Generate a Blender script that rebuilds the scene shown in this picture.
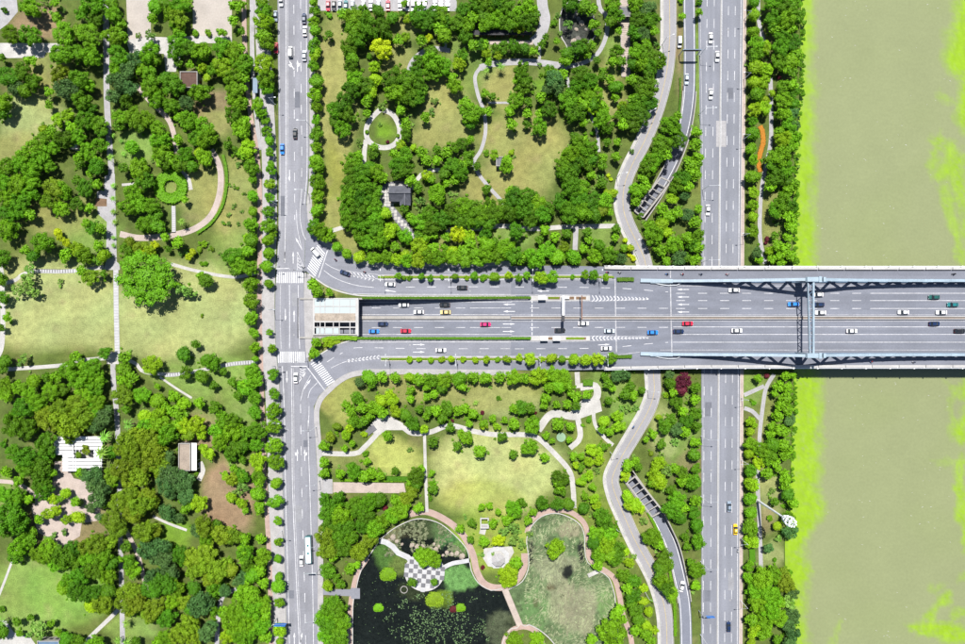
import bpy, bmesh, math, random
import numpy as np
from mathutils import Vector, Matrix, noise
from mathutils.geometry import delaunay_2d_cdt

random.seed(7)
PI = math.pi
for o in list(bpy.data.objects):
    bpy.data.objects.remove(o)
scene = bpy.context.scene
COL = scene.collection

# ------------------------------------------------------------------ camera, sky, sun, exposure
S = 0.43                      # metres per photograph pixel on the ground
H = 643 * S                   # flying height of the camera
CX, CY = 482.5, 322.0
cam = bpy.data.cameras.new('camera')
cam.sensor_width = 36.0
cam.lens = 24.0
cam.clip_start = 1.0
cam.clip_end = 6000.0
camo = bpy.data.objects.new('camera', cam)
camo.location = (0, 0, H)
camo.rotation_euler = (0, 0, 0)
COL.objects.link(camo)
scene.camera = camo

SUN_EL = math.radians(64.0)
SUN_AZ = (-0.12, 1.0)         # horizontal direction towards the sun (x right, y up in the photo)
n_ = math.hypot(*SUN_AZ)
to_sun = Vector((SUN_AZ[0] / n_ * math.cos(SUN_EL), SUN_AZ[1] / n_ * math.cos(SUN_EL), math.sin(SUN_EL)))
world = bpy.data.worlds.new('World')
scene.world = world
world.use_nodes = True
wn = world.node_tree.nodes
wl = world.node_tree.links
wn.clear()
sky = wn.new('ShaderNodeTexSky')
sky.sky_type = 'NISHITA'
sky.sun_disc = False
sky.sun_elevation = SUN_EL
sky.sun_rotation = math.atan2(to_sun.x, to_sun.y)
sky.air_density = 1.0
sky.dust_density = 0.6
bgn = wn.new('ShaderNodeBackground')
bgn.inputs['Strength'].default_value = 0.065
won = wn.new('ShaderNodeOutputWorld')
wl.new(sky.outputs[0], bgn.inputs[0])
wl.new(bgn.outputs[0], won.inputs[0])
sun = bpy.data.lights.new('sun', 'SUN')
sun.energy = 5.0
sun.angle = math.radians(0.5)
sun.color = (1.0, 0.965, 0.91)
suno = bpy.data.objects.new('sun', sun)
suno.rotation_euler = to_sun.to_track_quat('Z', 'Y').to_euler()
suno.location = (0, 80, 200)
COL.objects.link(suno)
scene.view_settings.view_transform = 'Standard'
scene.view_settings.look = 'None'
scene.view_settings.gamma = 1.0
scene.view_settings.use_curve_mapping = False
scene.view_settings.exposure = 0.93
scene.cycles.max_bounces = 6
scene.cycles.diffuse_bounces = 3
scene.cycles.transparent_max_bounces = 4

# ------------------------------------------------------------------ helpers
def P(x, y, z=0.0):
    """photo pixel seen at height z -> world point"""
    k = S * (H - z) / H
    return Vector(((x - CX) * k, (CY - y) * k, z))

def lin(c):
    c = c / 255.0
    return c / 12.92 if c <= 0.04045 else ((c + 0.055) / 1.055) ** 2.4

def alb(r, g, b, k=0.40):
    """albedo whose sunlit picture is about the sRGB colour r, g, b"""
    return (lin(r) * k, lin(g) * k, lin(b) * k)

def new_mat(name):
    m = bpy.data.materials.new(name)
    m.use_nodes = True
    nt = m.node_tree
    b = nt.nodes['Principled BSDF']
    return m, nt, b

def mat(name, rgb, rough=0.85, scale=0.3, amt=0.18, fine=4.0, famt=0.12, metal=0.0, spec=0.25, bump=0.0, streak=None, samt=0.1):
    """surface colour with two octaves of world-space wear"""
    m, nt, b = new_mat(name)
    geo = nt.nodes.new('ShaderNodeNewGeometry')
    n1 = nt.nodes.new('ShaderNodeTexNoise')
    n1.inputs['Scale'].default_value = scale
    n1.inputs['Detail'].default_value = 5
    n2 = nt.nodes.new('ShaderNodeTexNoise')
    n2.inputs['Scale'].default_value = fine
    n2.inputs['Detail'].default_value = 3
    nt.links.new(geo.outputs['Position'], n1.inputs['Vector'])
    nt.links.new(geo.outputs['Position'], n2.inputs['Vector'])
    r1 = nt.nodes.new('ShaderNodeMapRange')
    r1.inputs[1].default_value = 0.3
    r1.inputs[2].default_value = 0.7
    r1.inputs[3].default_value = 1 - amt
    r1.inputs[4].default_value = 1 + amt
    r2 = nt.nodes.new('ShaderNodeMapRange')
    r2.inputs[1].default_value = 0.3
    r2.inputs[2].default_value = 0.7
    r2.inputs[3].default_value = 1 - famt
    r2.inputs[4].default_value = 1 + famt
    nt.links.new(n1.outputs[0], r1.inputs[0])
    nt.links.new(n2.outputs[0], r2.inputs[0])
    mu = nt.nodes.new('ShaderNodeMath')
    mu.operation = 'MULTIPLY'
    nt.links.new(r1.outputs[0], mu.inputs[0])
    nt.links.new(r2.outputs[0], mu.inputs[1])
    if streak:                                   # tyre-worn tracks along the road
        mp = nt.nodes.new('ShaderNodeMapping')
        mp.inputs['Scale'].default_value = (streak[0], streak[1], 1)
        n3 = nt.nodes.new('ShaderNodeTexNoise')
        n3.inputs['Scale'].default_value = 1.0
        n3.inputs['Detail'].default_value = 3
        nt.links.new(geo.outputs['Position'], mp.inputs[0])
        nt.links.new(mp.outputs[0], n3.inputs['Vector'])
        r3 = nt.nodes.new('ShaderNodeMapRange')
        r3.inputs[1].default_value = 0.32
        r3.inputs[2].default_value = 0.68
        r3.inputs[3].default_value = 1 - samt
        r3.inputs[4].default_value = 1 + samt
        nt.links.new(n3.outputs[0], r3.inputs[0])
        m2 = nt.nodes.new('ShaderNodeMath')
        m2.operation = 'MULTIPLY'
        nt.links.new(mu.outputs[0], m2.inputs[0])
        nt.links.new(r3.outputs[0], m2.inputs[1])
        mu = m2
    vm = nt.nodes.new('ShaderNodeVectorMath')
    vm.operation = 'SCALE'
    vm.inputs[0].default_value = rgb
    nt.links.new(mu.outputs[0], vm.inputs['Scale'])
    nt.links.new(vm.outputs[0], b.inputs['Base Color'])
    b.inputs['Roughness'].default_value = rough
    b.inputs['Metallic'].default_value = metal
    b.inputs['Specular IOR Level'].default_value = spec
    if bump:
        bn = nt.nodes.new('ShaderNodeBump')
        bn.inputs['Strength'].default_value = bump
        bn.inputs['Distance'].default_value = 0.05
        nt.links.new(n2.outputs[0], bn.inputs['Height'])
        nt.links.new(bn.outputs[0], b.inputs['Normal'])
    return m

def tag(o, label=None, cat=None, group=None, kind=None):
    if label: o['label'] = label
    if cat: o['category'] = cat
    if group: o['group'] = group
    if kind: o['kind'] = kind
    return o

def add_obj(name, me, parent=None, m=None):
    o = bpy.data.objects.new(name, me)
    COL.objects.link(o)
    if parent is not None: o.parent = parent
    if m is not None:
        if len(me.materials) == 0: me.materials.append(m)
        elif me.materials[0] != m:
            o.material_slots[0].link = 'OBJECT'
            o.material_slots[0].material = m
    return o

def thing(name, label, cat, loc=(0, 0, 0), rotz=0.0, group=None):
    o = bpy.data.objects.new(name, None)
    o.empty_display_size = 0.5
    COL.objects.link(o)
    o.location = loc
    o.rotation_euler = (0, 0, rotz)
    return tag(o, label, cat, group)

class MB:
    def __init__(self):
        self.v = []
        self.f = []
    def face(self, pts):
        b = len(self.v)
        self.v += [tuple(p) for p in pts]
        self.f.append(tuple(range(b, b + len(pts))))
        return self
    def box(self, c, s, rz=0.0, top=1.0):
        cx, cy, cz = c
        hx, hy, hz = s[0] / 2, s[1] / 2, s[2] / 2
        b = len(self.v)
        co, si = math.cos(rz), math.sin(rz)
        for z, k in ((-hz, 1.0), (hz, top)):
            for x, y in ((-hx, -hy), (hx, -hy), (hx, hy), (-hx, hy)):
                x, y = x * k, y * k
                self.v.append((cx + x * co - y * si, cy + x * si + y * co, cz + z))
        for q in ((3, 2, 1, 0), (4, 5, 6, 7), (0, 1, 5, 4), (1, 2, 6, 5), (2, 3, 7, 6), (3, 0, 4, 7)):
            self.f.append(tuple(b + i for i in q))
        return self
    def prism(self, poly, z0, z1):
        """poly: xy points; side walls and top and bottom"""
        a = sum(poly[i][0] * poly[(i + 1) % len(poly)][1] - poly[(i + 1) % len(poly)][0] * poly[i][1] for i in range(len(poly)))
        if a < 0: poly = poly[::-1]
        b = len(self.v)
        n = len(poly)
        self.v += [(p[0], p[1], z0) for p in poly] + [(p[0], p[1], z1) for p in poly]
        self.f.append(tuple(b + i for i in reversed(range(n))))
        self.f.append(tuple(b + n + i for i in range(n)))
        for i in range(n):
            j = (i + 1) % n
            self.f.append((b + i, b + j, b + n + j, b + n + i))
        return self
    def beam(self, p0, p1, w, h=None):
        """box along p0->p1; w across, h upright"""
        p0, p1 = Vector(p0), Vector(p1)
        h = h or w
        d = (p1 - p0).normalized()
        up = Vector((0, 0, 1)) if abs(d.z) < 0.95 else Vector((1, 0, 0))
        sx = d.cross(up).normalized() * (w / 2)
        sz = sx.cross(d).normalized() * (h / 2)
        b = len(self.v)
        for p in (p0, p1):
            for a, c in ((-1, -1), (1, -1), (1, 1), (-1, 1)):
                self.v.append(tuple(p + sx * a + sz * c))
        for q in ((3, 2, 1, 0), (4, 5, 6, 7), (0, 1, 5, 4), (1, 2, 6, 5), (2, 3, 7, 6), (3, 0, 4, 7)):
            self.f.append(tuple(b + i for i in q))
        return self
    def tube(self, p0, p1, r0, r1=None, n=8):
        p0, p1 = Vector(p0), Vector(p1)
        r1 = r0 if r1 is None else r1
        d = (p1 - p0).normalized()
        up = Vector((0, 0, 1)) if abs(d.z) < 0.95 else Vector((1, 0, 0))
        a = d.cross(up).normalized()
        c = a.cross(d)
        b = len(self.v)
        for p, r in ((p0, r0), (p1, r1)):
            for i in range(n):
                t = 2 * PI * i / n
                self.v.append(tuple(p + a * (r * math.cos(t)) + c * (r * math.sin(t))))
        for i in range(n):
            j = (i + 1) % n
            self.f.append((b + j, b + i, b + n + i, b + n + j))
        self.f.append(tuple(b + i for i in range(n)))
        self.f.append(tuple(b + n + i for i in reversed(range(n))))
        return self
    def ball(self, c, r, n=8, k=5, sq=(1, 1, 1)):
        b = len(self.v)
        for i in range(k + 1):
            ph = PI * i / k
            for j in range(n):
                t = 2 * PI * j / n
                self.v.append((c[0] + r * sq[0] * math.sin(ph) * math.cos(t), c[1] + r * sq[1] * math.sin(ph) * math.sin(t), c[2] + r * sq[2] * math.cos(ph)))
        for i in range(k):
            for j in range(n):
                j2 = (j + 1) % n
                self.f.append((b + i * n + j, b + (i + 1) * n + j, b + (i + 1) * n + j2, b + i * n + j2))
        return self
    def ribbon(self, L, R):
        b = len(self.v)
        n = len(L)
        for l, r in zip(L, R): self.v += [tuple(l), tuple(r)]
        for i in range(n - 1):
            self.f.append((b + 2 * i, b + 2 * i + 1, b + 2 * i + 3, b + 2 * i + 2))
        return self
    def mesh(self, name, m=None):
        me = bpy.data.meshes.new(name)
        me.from_pydata(self.v, [], self.f)
        me.update()
        if m is not None: me.materials.append(m)
        return me
    def build(self, name, m, parent=None):
        return add_obj(name, self.mesh(name, m), parent)

def struct(name, mb, m, parent=None, z=None):
    o = mb.build(name, m, parent)
    if parent is None: o['kind'] = 'structure'
    return o

def smooth(pts, step=3.0):
    """Catmull-Rom through pixel points"""
    if len(pts) < 3:
        (x0, y0), (x1, y1) = pts
        n = max(1, int(math.hypot(x1 - x0, y1 - y0) / (step * 4)))
        return [(x0 + (x1 - x0) * i / n, y0 + (y1 - y0) * i / n) for i in range(n + 1)]
    out = []
    q = [(2 * pts[0][0] - pts[1][0], 2 * pts[0][1] - pts[1][1])] + list(pts) + [(2 * pts[-1][0] - pts[-2][0], 2 * pts[-1][1] - pts[-2][1])]
    for i in range(1, len(q) - 2):
        p0, p1, p2, p3 = q[i - 1], q[i], q[i + 1], q[i + 2]
        n = max(1, int(math.hypot(p2[0] - p1[0], p2[1] - p1[1]) / step))
        for k in range(n):
            t = k / n
            out.append(tuple(0.5 * (2 * p1[a] + (p2[a] - p0[a]) * t + (2 * p0[a] - 5 * p1[a] + 4 * p2[a] - p3[a]) * t * t + (3 * p1[a] - p0[a] - 3 * p2[a] + p3[a]) * t ** 3) for a in (0, 1)))
    out.append(tuple(pts[-1]))
    return out

def offset(pts, d):
    """polyline moved d pixels to its left (photo axes, y down)"""
    out = []
    for i, p in enumerate(pts):
        a = pts[max(0, i - 1)]
        b = pts[min(len(pts) - 1, i + 1)]
        dx, dy = b[0] - a[0], b[1] - a[1]
        l = math.hypot(dx, dy) or 1
        out.append((p[0] + dy / l * d, p[1] - dx / l * d))
    return out

HARD = []                     # pixel polygons where no plant may grow
def hard(poly):
    xs = [p[0] for p in poly]
    ys = [p[1] for p in poly]
    HARD.append((min(xs), max(xs), min(ys), max(ys), poly))

def pip(x, y, poly):
    c = False
    j = len(poly) - 1
    for i in range(len(poly)):
        xi, yi = poly[i]
        xj, yj = poly[j]
        if (yi > y) != (yj > y) and x < (xj - xi) * (y - yi) / (yj - yi) + xi: c = not c
        j = i
    return c

def is_hard(x, y, m=0):
    for a, b, c, d, poly in HARD:
        if a - m <= x <= b + m and c - m <= y <= d + m and pip(x, y, poly): return True
    return False

def strip(name, pts, w, m, z=0.03, parent=None, step=3.0, zf=None, mark=True, sm=True):
    """flat ribbon w pixels wide along a pixel polyline"""
    q = smooth(pts, step) if sm else list(pts)
    L, R = offset(q, w / 2), offset(q, -w / 2)
    if mark: hard(L + R[::-1])
    g = zf or (lambda x, y: z)
    mb = MB().ribbon([P(x, y, g(x, y)) for x, y in R], [P(x, y, g(x, y)) for x, y in L])
    return struct(name, mb, m, parent)

def slab(name, poly, m, z0=-0.05, z1=0.13, parent=None, mark=True):
    if mark: hard(poly)
    mb = MB().prism([tuple(P(x, y, z1))[:2] for x, y in poly], z0, z1)
    return struct(name, mb, m, parent)

def kerb_slab(name, pts, w, m, z1=0.13, parent=None, step=3.0):
    """raised pavement along a polyline"""
    q = smooth(pts, step)
    L, R = offset(q, w / 2), offset(q, -w / 2)
    hard(L + R[::-1])
    mb = MB()
    PL = [P(x, y, z1) for x, y in L]
    PR = [P(x, y, z1) for x, y in R]
    mb.ribbon(PR, PL)
    dn = Vector((0, 0, -z1 - 0.05))
    mb.ribbon(PL, [p + dn for p in PL])
    mb.ribbon([p + dn for p in PR], PR)
    return struct(name, mb, m, parent)

def lerp_table(t, x):
    if x <= t[0][0]: return t[0][1]
    for (a, va), (b, vb) in zip(t, t[1:]):
        if x <= b: 
            k = (x - a) / (b - a)
            return va + (vb - va) * k
    return t[-1][1]

PROF = [(300, -5.6), (358, -5.3), (400, -3.9), (450, -2.0), (490, -0.55), (512, 0.05), (540, 0.75), (590, 2.2), (650, 3.95), (700, 5.1), (740, 5.8), (800, 6.4), (860, 6.7), (1200, 6.8)]
def zp(x): return lerp_table(PROF, x)
def zdeck(x, y=0): return max(0.0, zp(x)) + 0.02
# ------------------------------------------------------------------ materials
M = {}
M['asphalt'] = mat('asphalt', alb(164, 166, 177), 0.9, 0.12, 0.1, 1.6, 0.08, streak=(.015, .5), samt=.07)
M['asphalt_old'] = mat('asphalt_old', alb(170, 171, 180), 0.9, 0.1, 0.1, 1.6, 0.08, streak=(.42, .012), samt=.1)
M['asphalt_pale'] = mat('pale_asphalt', alb(188, 186, 190), 0.9, 0.1, 0.08, 1.6, 0.07)
M['asphalt_deck'] = mat('asphalt_deck', alb(150, 154, 167), 0.9, 0.08, 0.09, 1.6, 0.07, streak=(.012, .45), samt=.1)
M['asphalt_river'] = mat('riverside_asphalt', alb(160, 163, 174), 0.9, 0.08, 0.09, 1.6, 0.07, streak=(.42, .012), samt=.1)
M['asphalt_ramp'] = mat('asphalt_ramp', alb(150, 154, 168), 0.9, 0.12, 0.09, 1.6, 0.08)
M['pavement'] = mat('pavement', alb(206, 203, 203), 0.9, 0.35, 0.12, 2.2, 0.1)
M['path_pale'] = mat('path_pale', alb(224, 221, 216), 0.9, 0.3, 0.14, 2.0, 0.12)
M['path_pink'] = mat('path_pink', alb(220, 203, 193), 0.9, 0.3, 0.13, 2.0, 0.12)
M['path_grey'] = mat('path_grey', alb(203, 201, 203), 0.9, 0.3, 0.13, 2.0, 0.12)
M['promenade'] = mat('promenade_brick', alb(212, 184, 172), 0.9, 0.4, 0.12, 2.6, 0.12)
M['court'] = mat('court_surface', alb(218, 208, 198), 0.9, 0.12, 0.13, 1.5, 0.08)
M['white'] = mat('white_paint', (0.55, 0.55, 0.55), 0.6, 0.5, 0.1, 3.0, 0.12)
M['line'] = mat('road_paint', (0.46, 0.46, 0.47), 0.7, 0.4, 0.16, 2.5, 0.22)
M['lane'] = mat('lane_paint', (0.37, 0.37, 0.385), 0.75, 0.4, 0.2, 2.5, 0.25)
M['line_worn'] = mat('worn_road_paint', (0.27, 0.27, 0.285), 0.8, 0.4, 0.2, 2.5, 0.25)
M['yellow_line'] = mat('yellow_road_paint', alb(226, 205, 150), 0.8, 0.4, 0.15, 2.5, 0.2)
M['concrete'] = mat('concrete', alb(200, 196, 190), 0.85, 0.25, 0.14, 2.0, 0.1)
M['concrete_dark'] = mat('concrete_wall', (0.2, 0.2, 0.21), 0.9, 0.3, 0.2, 2.0, 0.15)
M['concrete_white'] = mat('pale_concrete', alb(226, 224, 222), 0.8, 0.2, 0.1, 2.0, 0.08)
M['steel_blue'] = mat('pale_blue_steel', alb(190, 212, 228), 0.5, 0.3, 0.12, 2.0, 0.08, spec=0.4)
M['steel_blue_dark'] = mat('blue_grey_steel', alb(120, 150, 180), 0.5, 0.3, 0.14, 2.0, 0.1, spec=0.4)
M['steel'] = mat('grey_steel', (0.33, 0.35, 0.37), 0.5, 0.5, 0.1, 3.0, 0.1, metal=0.4)
M['steel_white'] = mat('white_steel', (0.6, 0.61, 0.63), 0.5, 0.5, 0.1, 3.0, 0.1)
M['dark'] = mat('dark_paint', (0.03, 0.03, 0.035), 0.6)
M['bark'] = mat('bark', (0.11, 0.085, 0.06), 0.95, 1.5, 0.25)
M['soil'] = mat('soil', alb(150, 122, 96), 0.95, 0.4, 0.2, 2.5, 0.2)
M['stone'] = mat('stone', alb(200, 186, 170), 0.9, 0.5, 0.2, 2.5, 0.2)
M['rock'] = mat('dark_rock', (0.12, 0.11, 0.1), 0.9, 0.6, 0.35, 2.5, 0.3)
M['rust'] = mat('rust_brown_steel', alb(165, 120, 95), 0.7, 0.5, 0.15, 3.0, 0.1)
M['roof_tile'] = mat('dark_roof_tile', (0.055, 0.058, 0.07), 0.75, 0.5, 0.2, 3.0, 0.2)
M['roof_tile2'] = mat('dark_ridge_tile', (0.085, 0.088, 0.1), 0.75, 0.5, 0.2, 3.0, 0.2)
M['roof_brown'] = mat('brown_roof_felt', alb(118, 92, 82), 0.9, 0.3, 0.2, 2.0, 0.15)
M['roof_tan'] = mat('tan_roof', alb(192, 176, 160), 0.9, 0.3, 0.15, 2.0, 0.15)
M['blue_sign'] = mat('blue_sign', (0.02, 0.13, 0.42), 0.5)
M['plank'] = mat('bleached_plank', alb(222, 206, 194), 0.9, 0.5, 0.12, 3.0, 0.15)
M['tile_grey'] = mat('grey_stone_tile', alb(140, 140, 146), 0.85, 0.4, 0.15, 3.0, 0.12)
M['tile_white'] = mat('white_stone_tile', alb(228, 228, 230), 0.85, 0.4, 0.1, 3.0, 0.1)
M['wood_red'] = mat('red_brown_timber', (0.16, 0.05, 0.03), 0.7)
M['black_roof'] = mat('black_roof', (0.02, 0.02, 0.024), 0.7)

def colour_attr_mat(name, rough=0.95, scale=0.9, amt=0.16, fine=3.5, famt=0.16, spec=0.15, bump=0.0, bs=1.0):
    """colour from the sheet's own painted-on soil/grass map, broken up by noise"""
    m, nt, b = new_mat(name)
    at = nt.nodes.new('ShaderNodeAttribute')
    at.attribute_name = 'tint'
    geo = nt.nodes.new('ShaderNodeNewGeometry')
    prev = None
    for sc, am in ((scale, amt), (fine, famt), (0.09, amt * 0.7)):
        n = nt.nodes.new('ShaderNodeTexNoise')
        n.inputs['Scale'].default_value = sc
        n.inputs['Detail'].default_value = 4
        nt.links.new(geo.outputs['Position'], n.inputs['Vector'])
        r = nt.nodes.new('ShaderNodeMapRange')
        r.inputs[1].default_value = 0.3
        r.inputs[2].default_value = 0.7
        r.inputs[3].default_value = 1 - am
        r.inputs[4].default_value = 1 + am
        nt.links.new(n.outputs[0], r.inputs[0])
        if prev is None: prev = r
        else:
            mu = nt.nodes.new('ShaderNodeMath')
            mu.operation = 'MULTIPLY'
            nt.links.new(prev.outputs[0], mu.inputs[0])
            nt.links.new(r.outputs[0], mu.inputs[1])
            prev = mu
    vm = nt.nodes.new('ShaderNodeVectorMath')
    vm.operation = 'SCALE'
    nt.links.new(at.outputs['Color'], vm.inputs[0])
    nt.links.new(prev.outputs[0], vm.inputs['Scale'])
    nt.links.new(vm.outputs[0], b.inputs['Base Color'])
    b.inputs['Roughness'].default_value = rough
    b.inputs['Specular IOR Level'].default_value = spec
    if bump:
        n = nt.nodes.new('ShaderNodeTexNoise')
        n.inputs['Scale'].default_value = bs
        n.inputs['Detail'].default_value = 4
        nt.links.new(geo.outputs['Position'], n.inputs['Vector'])
        bn = nt.nodes.new('ShaderNodeBump')
        bn.inputs['Strength'].default_value = bump
        bn.inputs['Distance'].default_value = 0.15
        nt.links.new(n.outputs[0], bn.inputs['Height'])
        nt.links.new(bn.outputs[0], b.inputs['Normal'])
    return m
M['grass'] = colour_attr_mat('lawn', 0.95, 0.4, 0.17, 2.2, 0.24)
M['river'] = colour_attr_mat('turbid_river_water', 0.22, 0.1, 0.02, 0.9, 0.04, 0.4, 0.45, 0.4)
M['weed'] = colour_attr_mat('pond_weed', 0.9, 0.5, 0.2, 2.4, 0.28)

def set_tint(me, cols):
    a = me.attributes.new('tint', 'FLOAT_COLOR', 'POINT')
    arr = np.ones((len(cols), 4), dtype=np.float32)
    arr[:, :3] = np.array(cols, dtype=np.float32)
    a.data.foreach_set('color', arr.ravel())

# ------------------------------------------------------------------ outlines of water and cuttings (photo pixels)
POND1 = [(380, 540.6), (384, 536.5), (396, 527.5), (413, 520), (426, 519.5), (441, 524.5), (456.6, 537.5), (466.4, 549.3), (469, 559), (470.7, 570), (478, 583), (491, 590.5), (505.5, 591.5), (520.5, 623.5), (511, 628), (503, 640), (500, 660), (500, 720), (353, 720), (353, 644), (353.5, 604), (356, 591.5), (359.5, 576), (365, 563), (372.5, 551.5)]
POND2 = [(505.7, 591.5), (511, 588.5), (522.5, 581.5), (528.5, 569), (529, 556), (527, 540), (531.5, 527), (541.5, 517), (555, 513.5), (568, 517), (579.5, 524.6), (584, 536), (584.5, 551), (587.5, 562.5), (599.6, 571.5), (608.5, 578), (614, 594), (615.3, 607), (618, 625), (614, 645), (600, 662), (575, 668), (560, 650), (549, 637), (539, 629), (529, 624), (520.7, 623.5)]
STREAM = [(563, 8), (570, 2), (585, 2), (592, 14), (596, 30), (592, 40), (582, 46), (576, 55), (570, 58), (567, 46), (561, 35), (560, 20)]
TRENCH = [(313, 299.5), (512, 299.5), (512, 336.8), (313, 336.8)]
RAMP_N = [(689, -80), (689, 0), (689.5, 60), (688.5, 100), (684, 130), (677, 152), (668, 172), (655, 195), (640, 217)]
RAMP_S = [(627, 474), (643, 496), (657, 515), (666, 532), (673.5, 550), (680, 578), (684.5, 605), (686, 644), (686, 720)]
def zrN(y): return lerp_table([(91, 0.02), (130, -1.6), (180, -4.2), (215, -5.4)], y)
def zrS(y): return lerp_table([(475, -5.4), (515, -4.0), (560, -1.8), (603, 0.02)], y)
qn = [p for p in smooth(RAMP_N) if p[1] >= 86]
qs = [p for p in smooth(RAMP_S) if p[1] <= 609]
RW = 6.4
CUT_N = offset(qn, RW) + offset(qn, -RW)[::-1]
CUT_S = offset(qs, RW) + offset(qs, -RW)[::-1]
BANK = [(797, -700), (799, -60), (800, 0), (799, 90), (794, 165), (792, 240), (793, 330), (793, 400), (790, 470), (787, 520), (784, 545), (784, 565), (790, 600), (792, 644), (790, 700), (788, 1400)]

# ------------------------------------------------------------------ ground sheet with soil / lawn colours
def C3(r, g, b): return np.array(alb(r, g, b))
WOOD = C3(112, 128, 60)
TAN = C3(174, 172, 102)
PALE = C3(190, 195, 126)
LAWN = C3(150, 176, 88)
SOIL = C3(176, 148, 116)
BRIGHT = C3(140, 185, 50)
PATCH = [  # x, y, rx, ry, colour, strength
    (50, 305, 75, 45, PALE, 1), (190, 312, 75, 48, PALE, 1), (150, 330, 60, 30, PALE, .8), (30, 118, 32, 30, PALE, .9), (20, 150, 30, 20, TAN, .9),
    (140, 150, 25, 16, LAWN, .9), (170.5, 186.8, 9, 9, LAWN, 1), (200, 195, 25, 28, TAN, .9), (90, 235, 28, 22, LAWN, .9), (60, 215, 35, 20, TAN, .7), (240, 210, 20, 50, TAN, .9), (235, 255, 25, 25, LAWN, .6),
    (215, 108, 18, 18, SOIL, .8), (215, 122, 16, 14, TAN, .9), (40, 25, 26, 18, SOIL, .9), (45, 70, 25, 18, TAN, .8),
    (30, 600, 45, 40, LAWN, 1), (70, 590, 45, 30, C3(150, 190, 85), .8), (175, 535, 16, 18, BRIGHT, .6), (230, 495, 28, 38, SOIL, 1), (205, 430, 16, 18, SOIL, .9), (225, 395, 40, 30, LAWN, .6), (205, 375, 50, 18, LAWN, .8), (130, 625, 25, 12, LAWN, .9), (240, 430, 10, 60, LAWN, .7),
    (5, 500, 10, 30, LAWN, .8), (70, 520, 40, 28, SOIL, .6),
    (335, 100, 20, 90, TAN, 1), (332, 200, 16, 60, C3(165, 165, 80), .9), (400, 25, 25, 12, TAN, .8), (395, 60, 16, 18, TAN, .8), (445, 110, 28, 35, TAN, 1), (440, 135, 35, 15, TAN, .8),
    (525, 150, 45, 38, TAN, 1), (505, 85, 22, 22, TAN, 1), (545, 85, 15, 14, BRIGHT, .6), (505, 185, 40, 18, TAN, .9), (612, 90, 14, 35, TAN, .9), (615, 55, 10, 25, LAWN, .7), (345, 225, 22, 30, TAN, .8), (460, 240, 20, 14, TAN, .7), (515, 235, 25, 14, LAWN, .8), (600, 235, 18, 16, LAWN, .7), (385, 130, 10, 10, BRIGHT, .8),
    (495, 470, 62, 42, C3(206, 208, 134), 1), (480, 500, 40, 18, C3(190, 195, 105), .9), (392, 455, 30, 20, C3(195, 200, 110), 1), (345, 400, 20, 24, C3(178, 178, 98), .9), (420, 385, 45, 16, TAN, .7), (500, 400, 40, 14, PALE, .8), (480, 390, 60, 20, TAN, .7), (350, 460, 25, 12, TAN, .6),
    (625, 400, 20, 24, LAWN, .8), (600, 380, 14, 12, LAWN, .8), (590, 460, 20, 40, C3(165, 180, 85), .7), (680, 430, 20, 40, LAWN, .6), (662, 430, 12, 30, PALE, .7), (690, 470, 18, 18, SOIL, .5),
    (770, 200, 10, 60, TAN, .6), (775, 30, 12, 40, TAN, .7), (750, 385, 14, 20, LAWN, .8), (765, 440, 10, 50, TAN, .6), (770, 490, 14, 30, PALE, .6), (765, 520, 10, 14, SOIL, .6), (770, 555, 16, 12, PALE, .7),
    (490, 540, 40, 30, C3(170, 190, 80), .8), (520, 530, 20, 14, C3(170, 190, 80), .7), (640, 525, 14, 40, TAN, .7), (660, 560, 10, 18, SOIL, .4), (700, 130, 6, 60, LAWN, .6), (679, 40, 4, 60, SOIL, .7), (695, 40, 4, 60, LAWN, .6), (330, 287, 16, 8, C3(165, 165, 95), .9), (335, 350, 18, 10, C3(165, 160, 95), .8),
    (600, 540, 30, 70, C3(150, 170, 70), .6), (470, 60, 20, 40, LAWN, .5), (700, 210, 20, 30, C3(140, 150, 75), .6)]
def ground_colour(x, y):
    w = noise.noise((x * 0.03, y * 0.03, 3.1))
    w2 = noise.noise((x * 0.03 + 40, y * 0.03, 7.7))
    xx, yy = x + w * 9, y + w2 * 9
    c = WOOD.copy()
    for px, py, rx, ry, col, s in PATCH:
        d = ((xx - px) / rx) ** 2 + ((yy - py) / ry) ** 2
        if d < 1.7:
            k = s * min(1.0, max(0.0, (1.35 - d) / 0.6))
            c = c * (1 - k) + col * k
    b_ = noise.noise((x * .09, y * .09, 44)) + .5 * noise.noise((x * .21, y * .21, 45))
    if b_ > .28:
        k = min(.35, (b_ - .28) * .9)
        c = c * (1 - k) + SOIL * k
    t = 0.5 + 0.5 * noise.noise((x * 0.055, y * 0.055, 1.3))
    return c * (0.88 + 0.24 * t) * np.array((0.95 + 0.12 * w, 1.0 + 0.03 * w2, 1.0))

holes = [POND1, POND2, STREAM, TRENCH, CUT_N, CUT_S]
def densify(poly, step=8.0):
    out = []
    for i, p in enumerate(poly):
        q = poly[(i + 1) % len(poly)]
        n = max(1, int(math.hypot(q[0] - p[0], q[1] - p[1]) / step))
        for k in range(n): out.append((p[0] + (q[0] - p[0]) * k / n, p[1] + (q[1] - p[1]) * k / n))
    return out
holes_s = [densify(smooth(h + [h[0]], 4.0)[:-1] if h in (POND1, POND2, STREAM) else h) for h in holes]
outer = [(-2600, -2600), (797, -2600)] + BANK[1:-1] + [(788, 2900), (-2600, 2900)]
pts, segs = [], []
for poly in [outer] + holes_s:
    b = len(pts)
    pts += [Vector(p) for p in poly]
    segs += [(b + i, b + (i + 1) % len(poly)) for i in range(len(poly))]
y = -42.0
while y < 690:
    x = -42.0
    while x < 786:
        if not any(pip(x, y, h) for h in holes_s): pts.append(Vector((x + random.uniform(-1, 1), y + random.uniform(-1, 1))))
        x += 6.5
    y += 6.5
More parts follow.
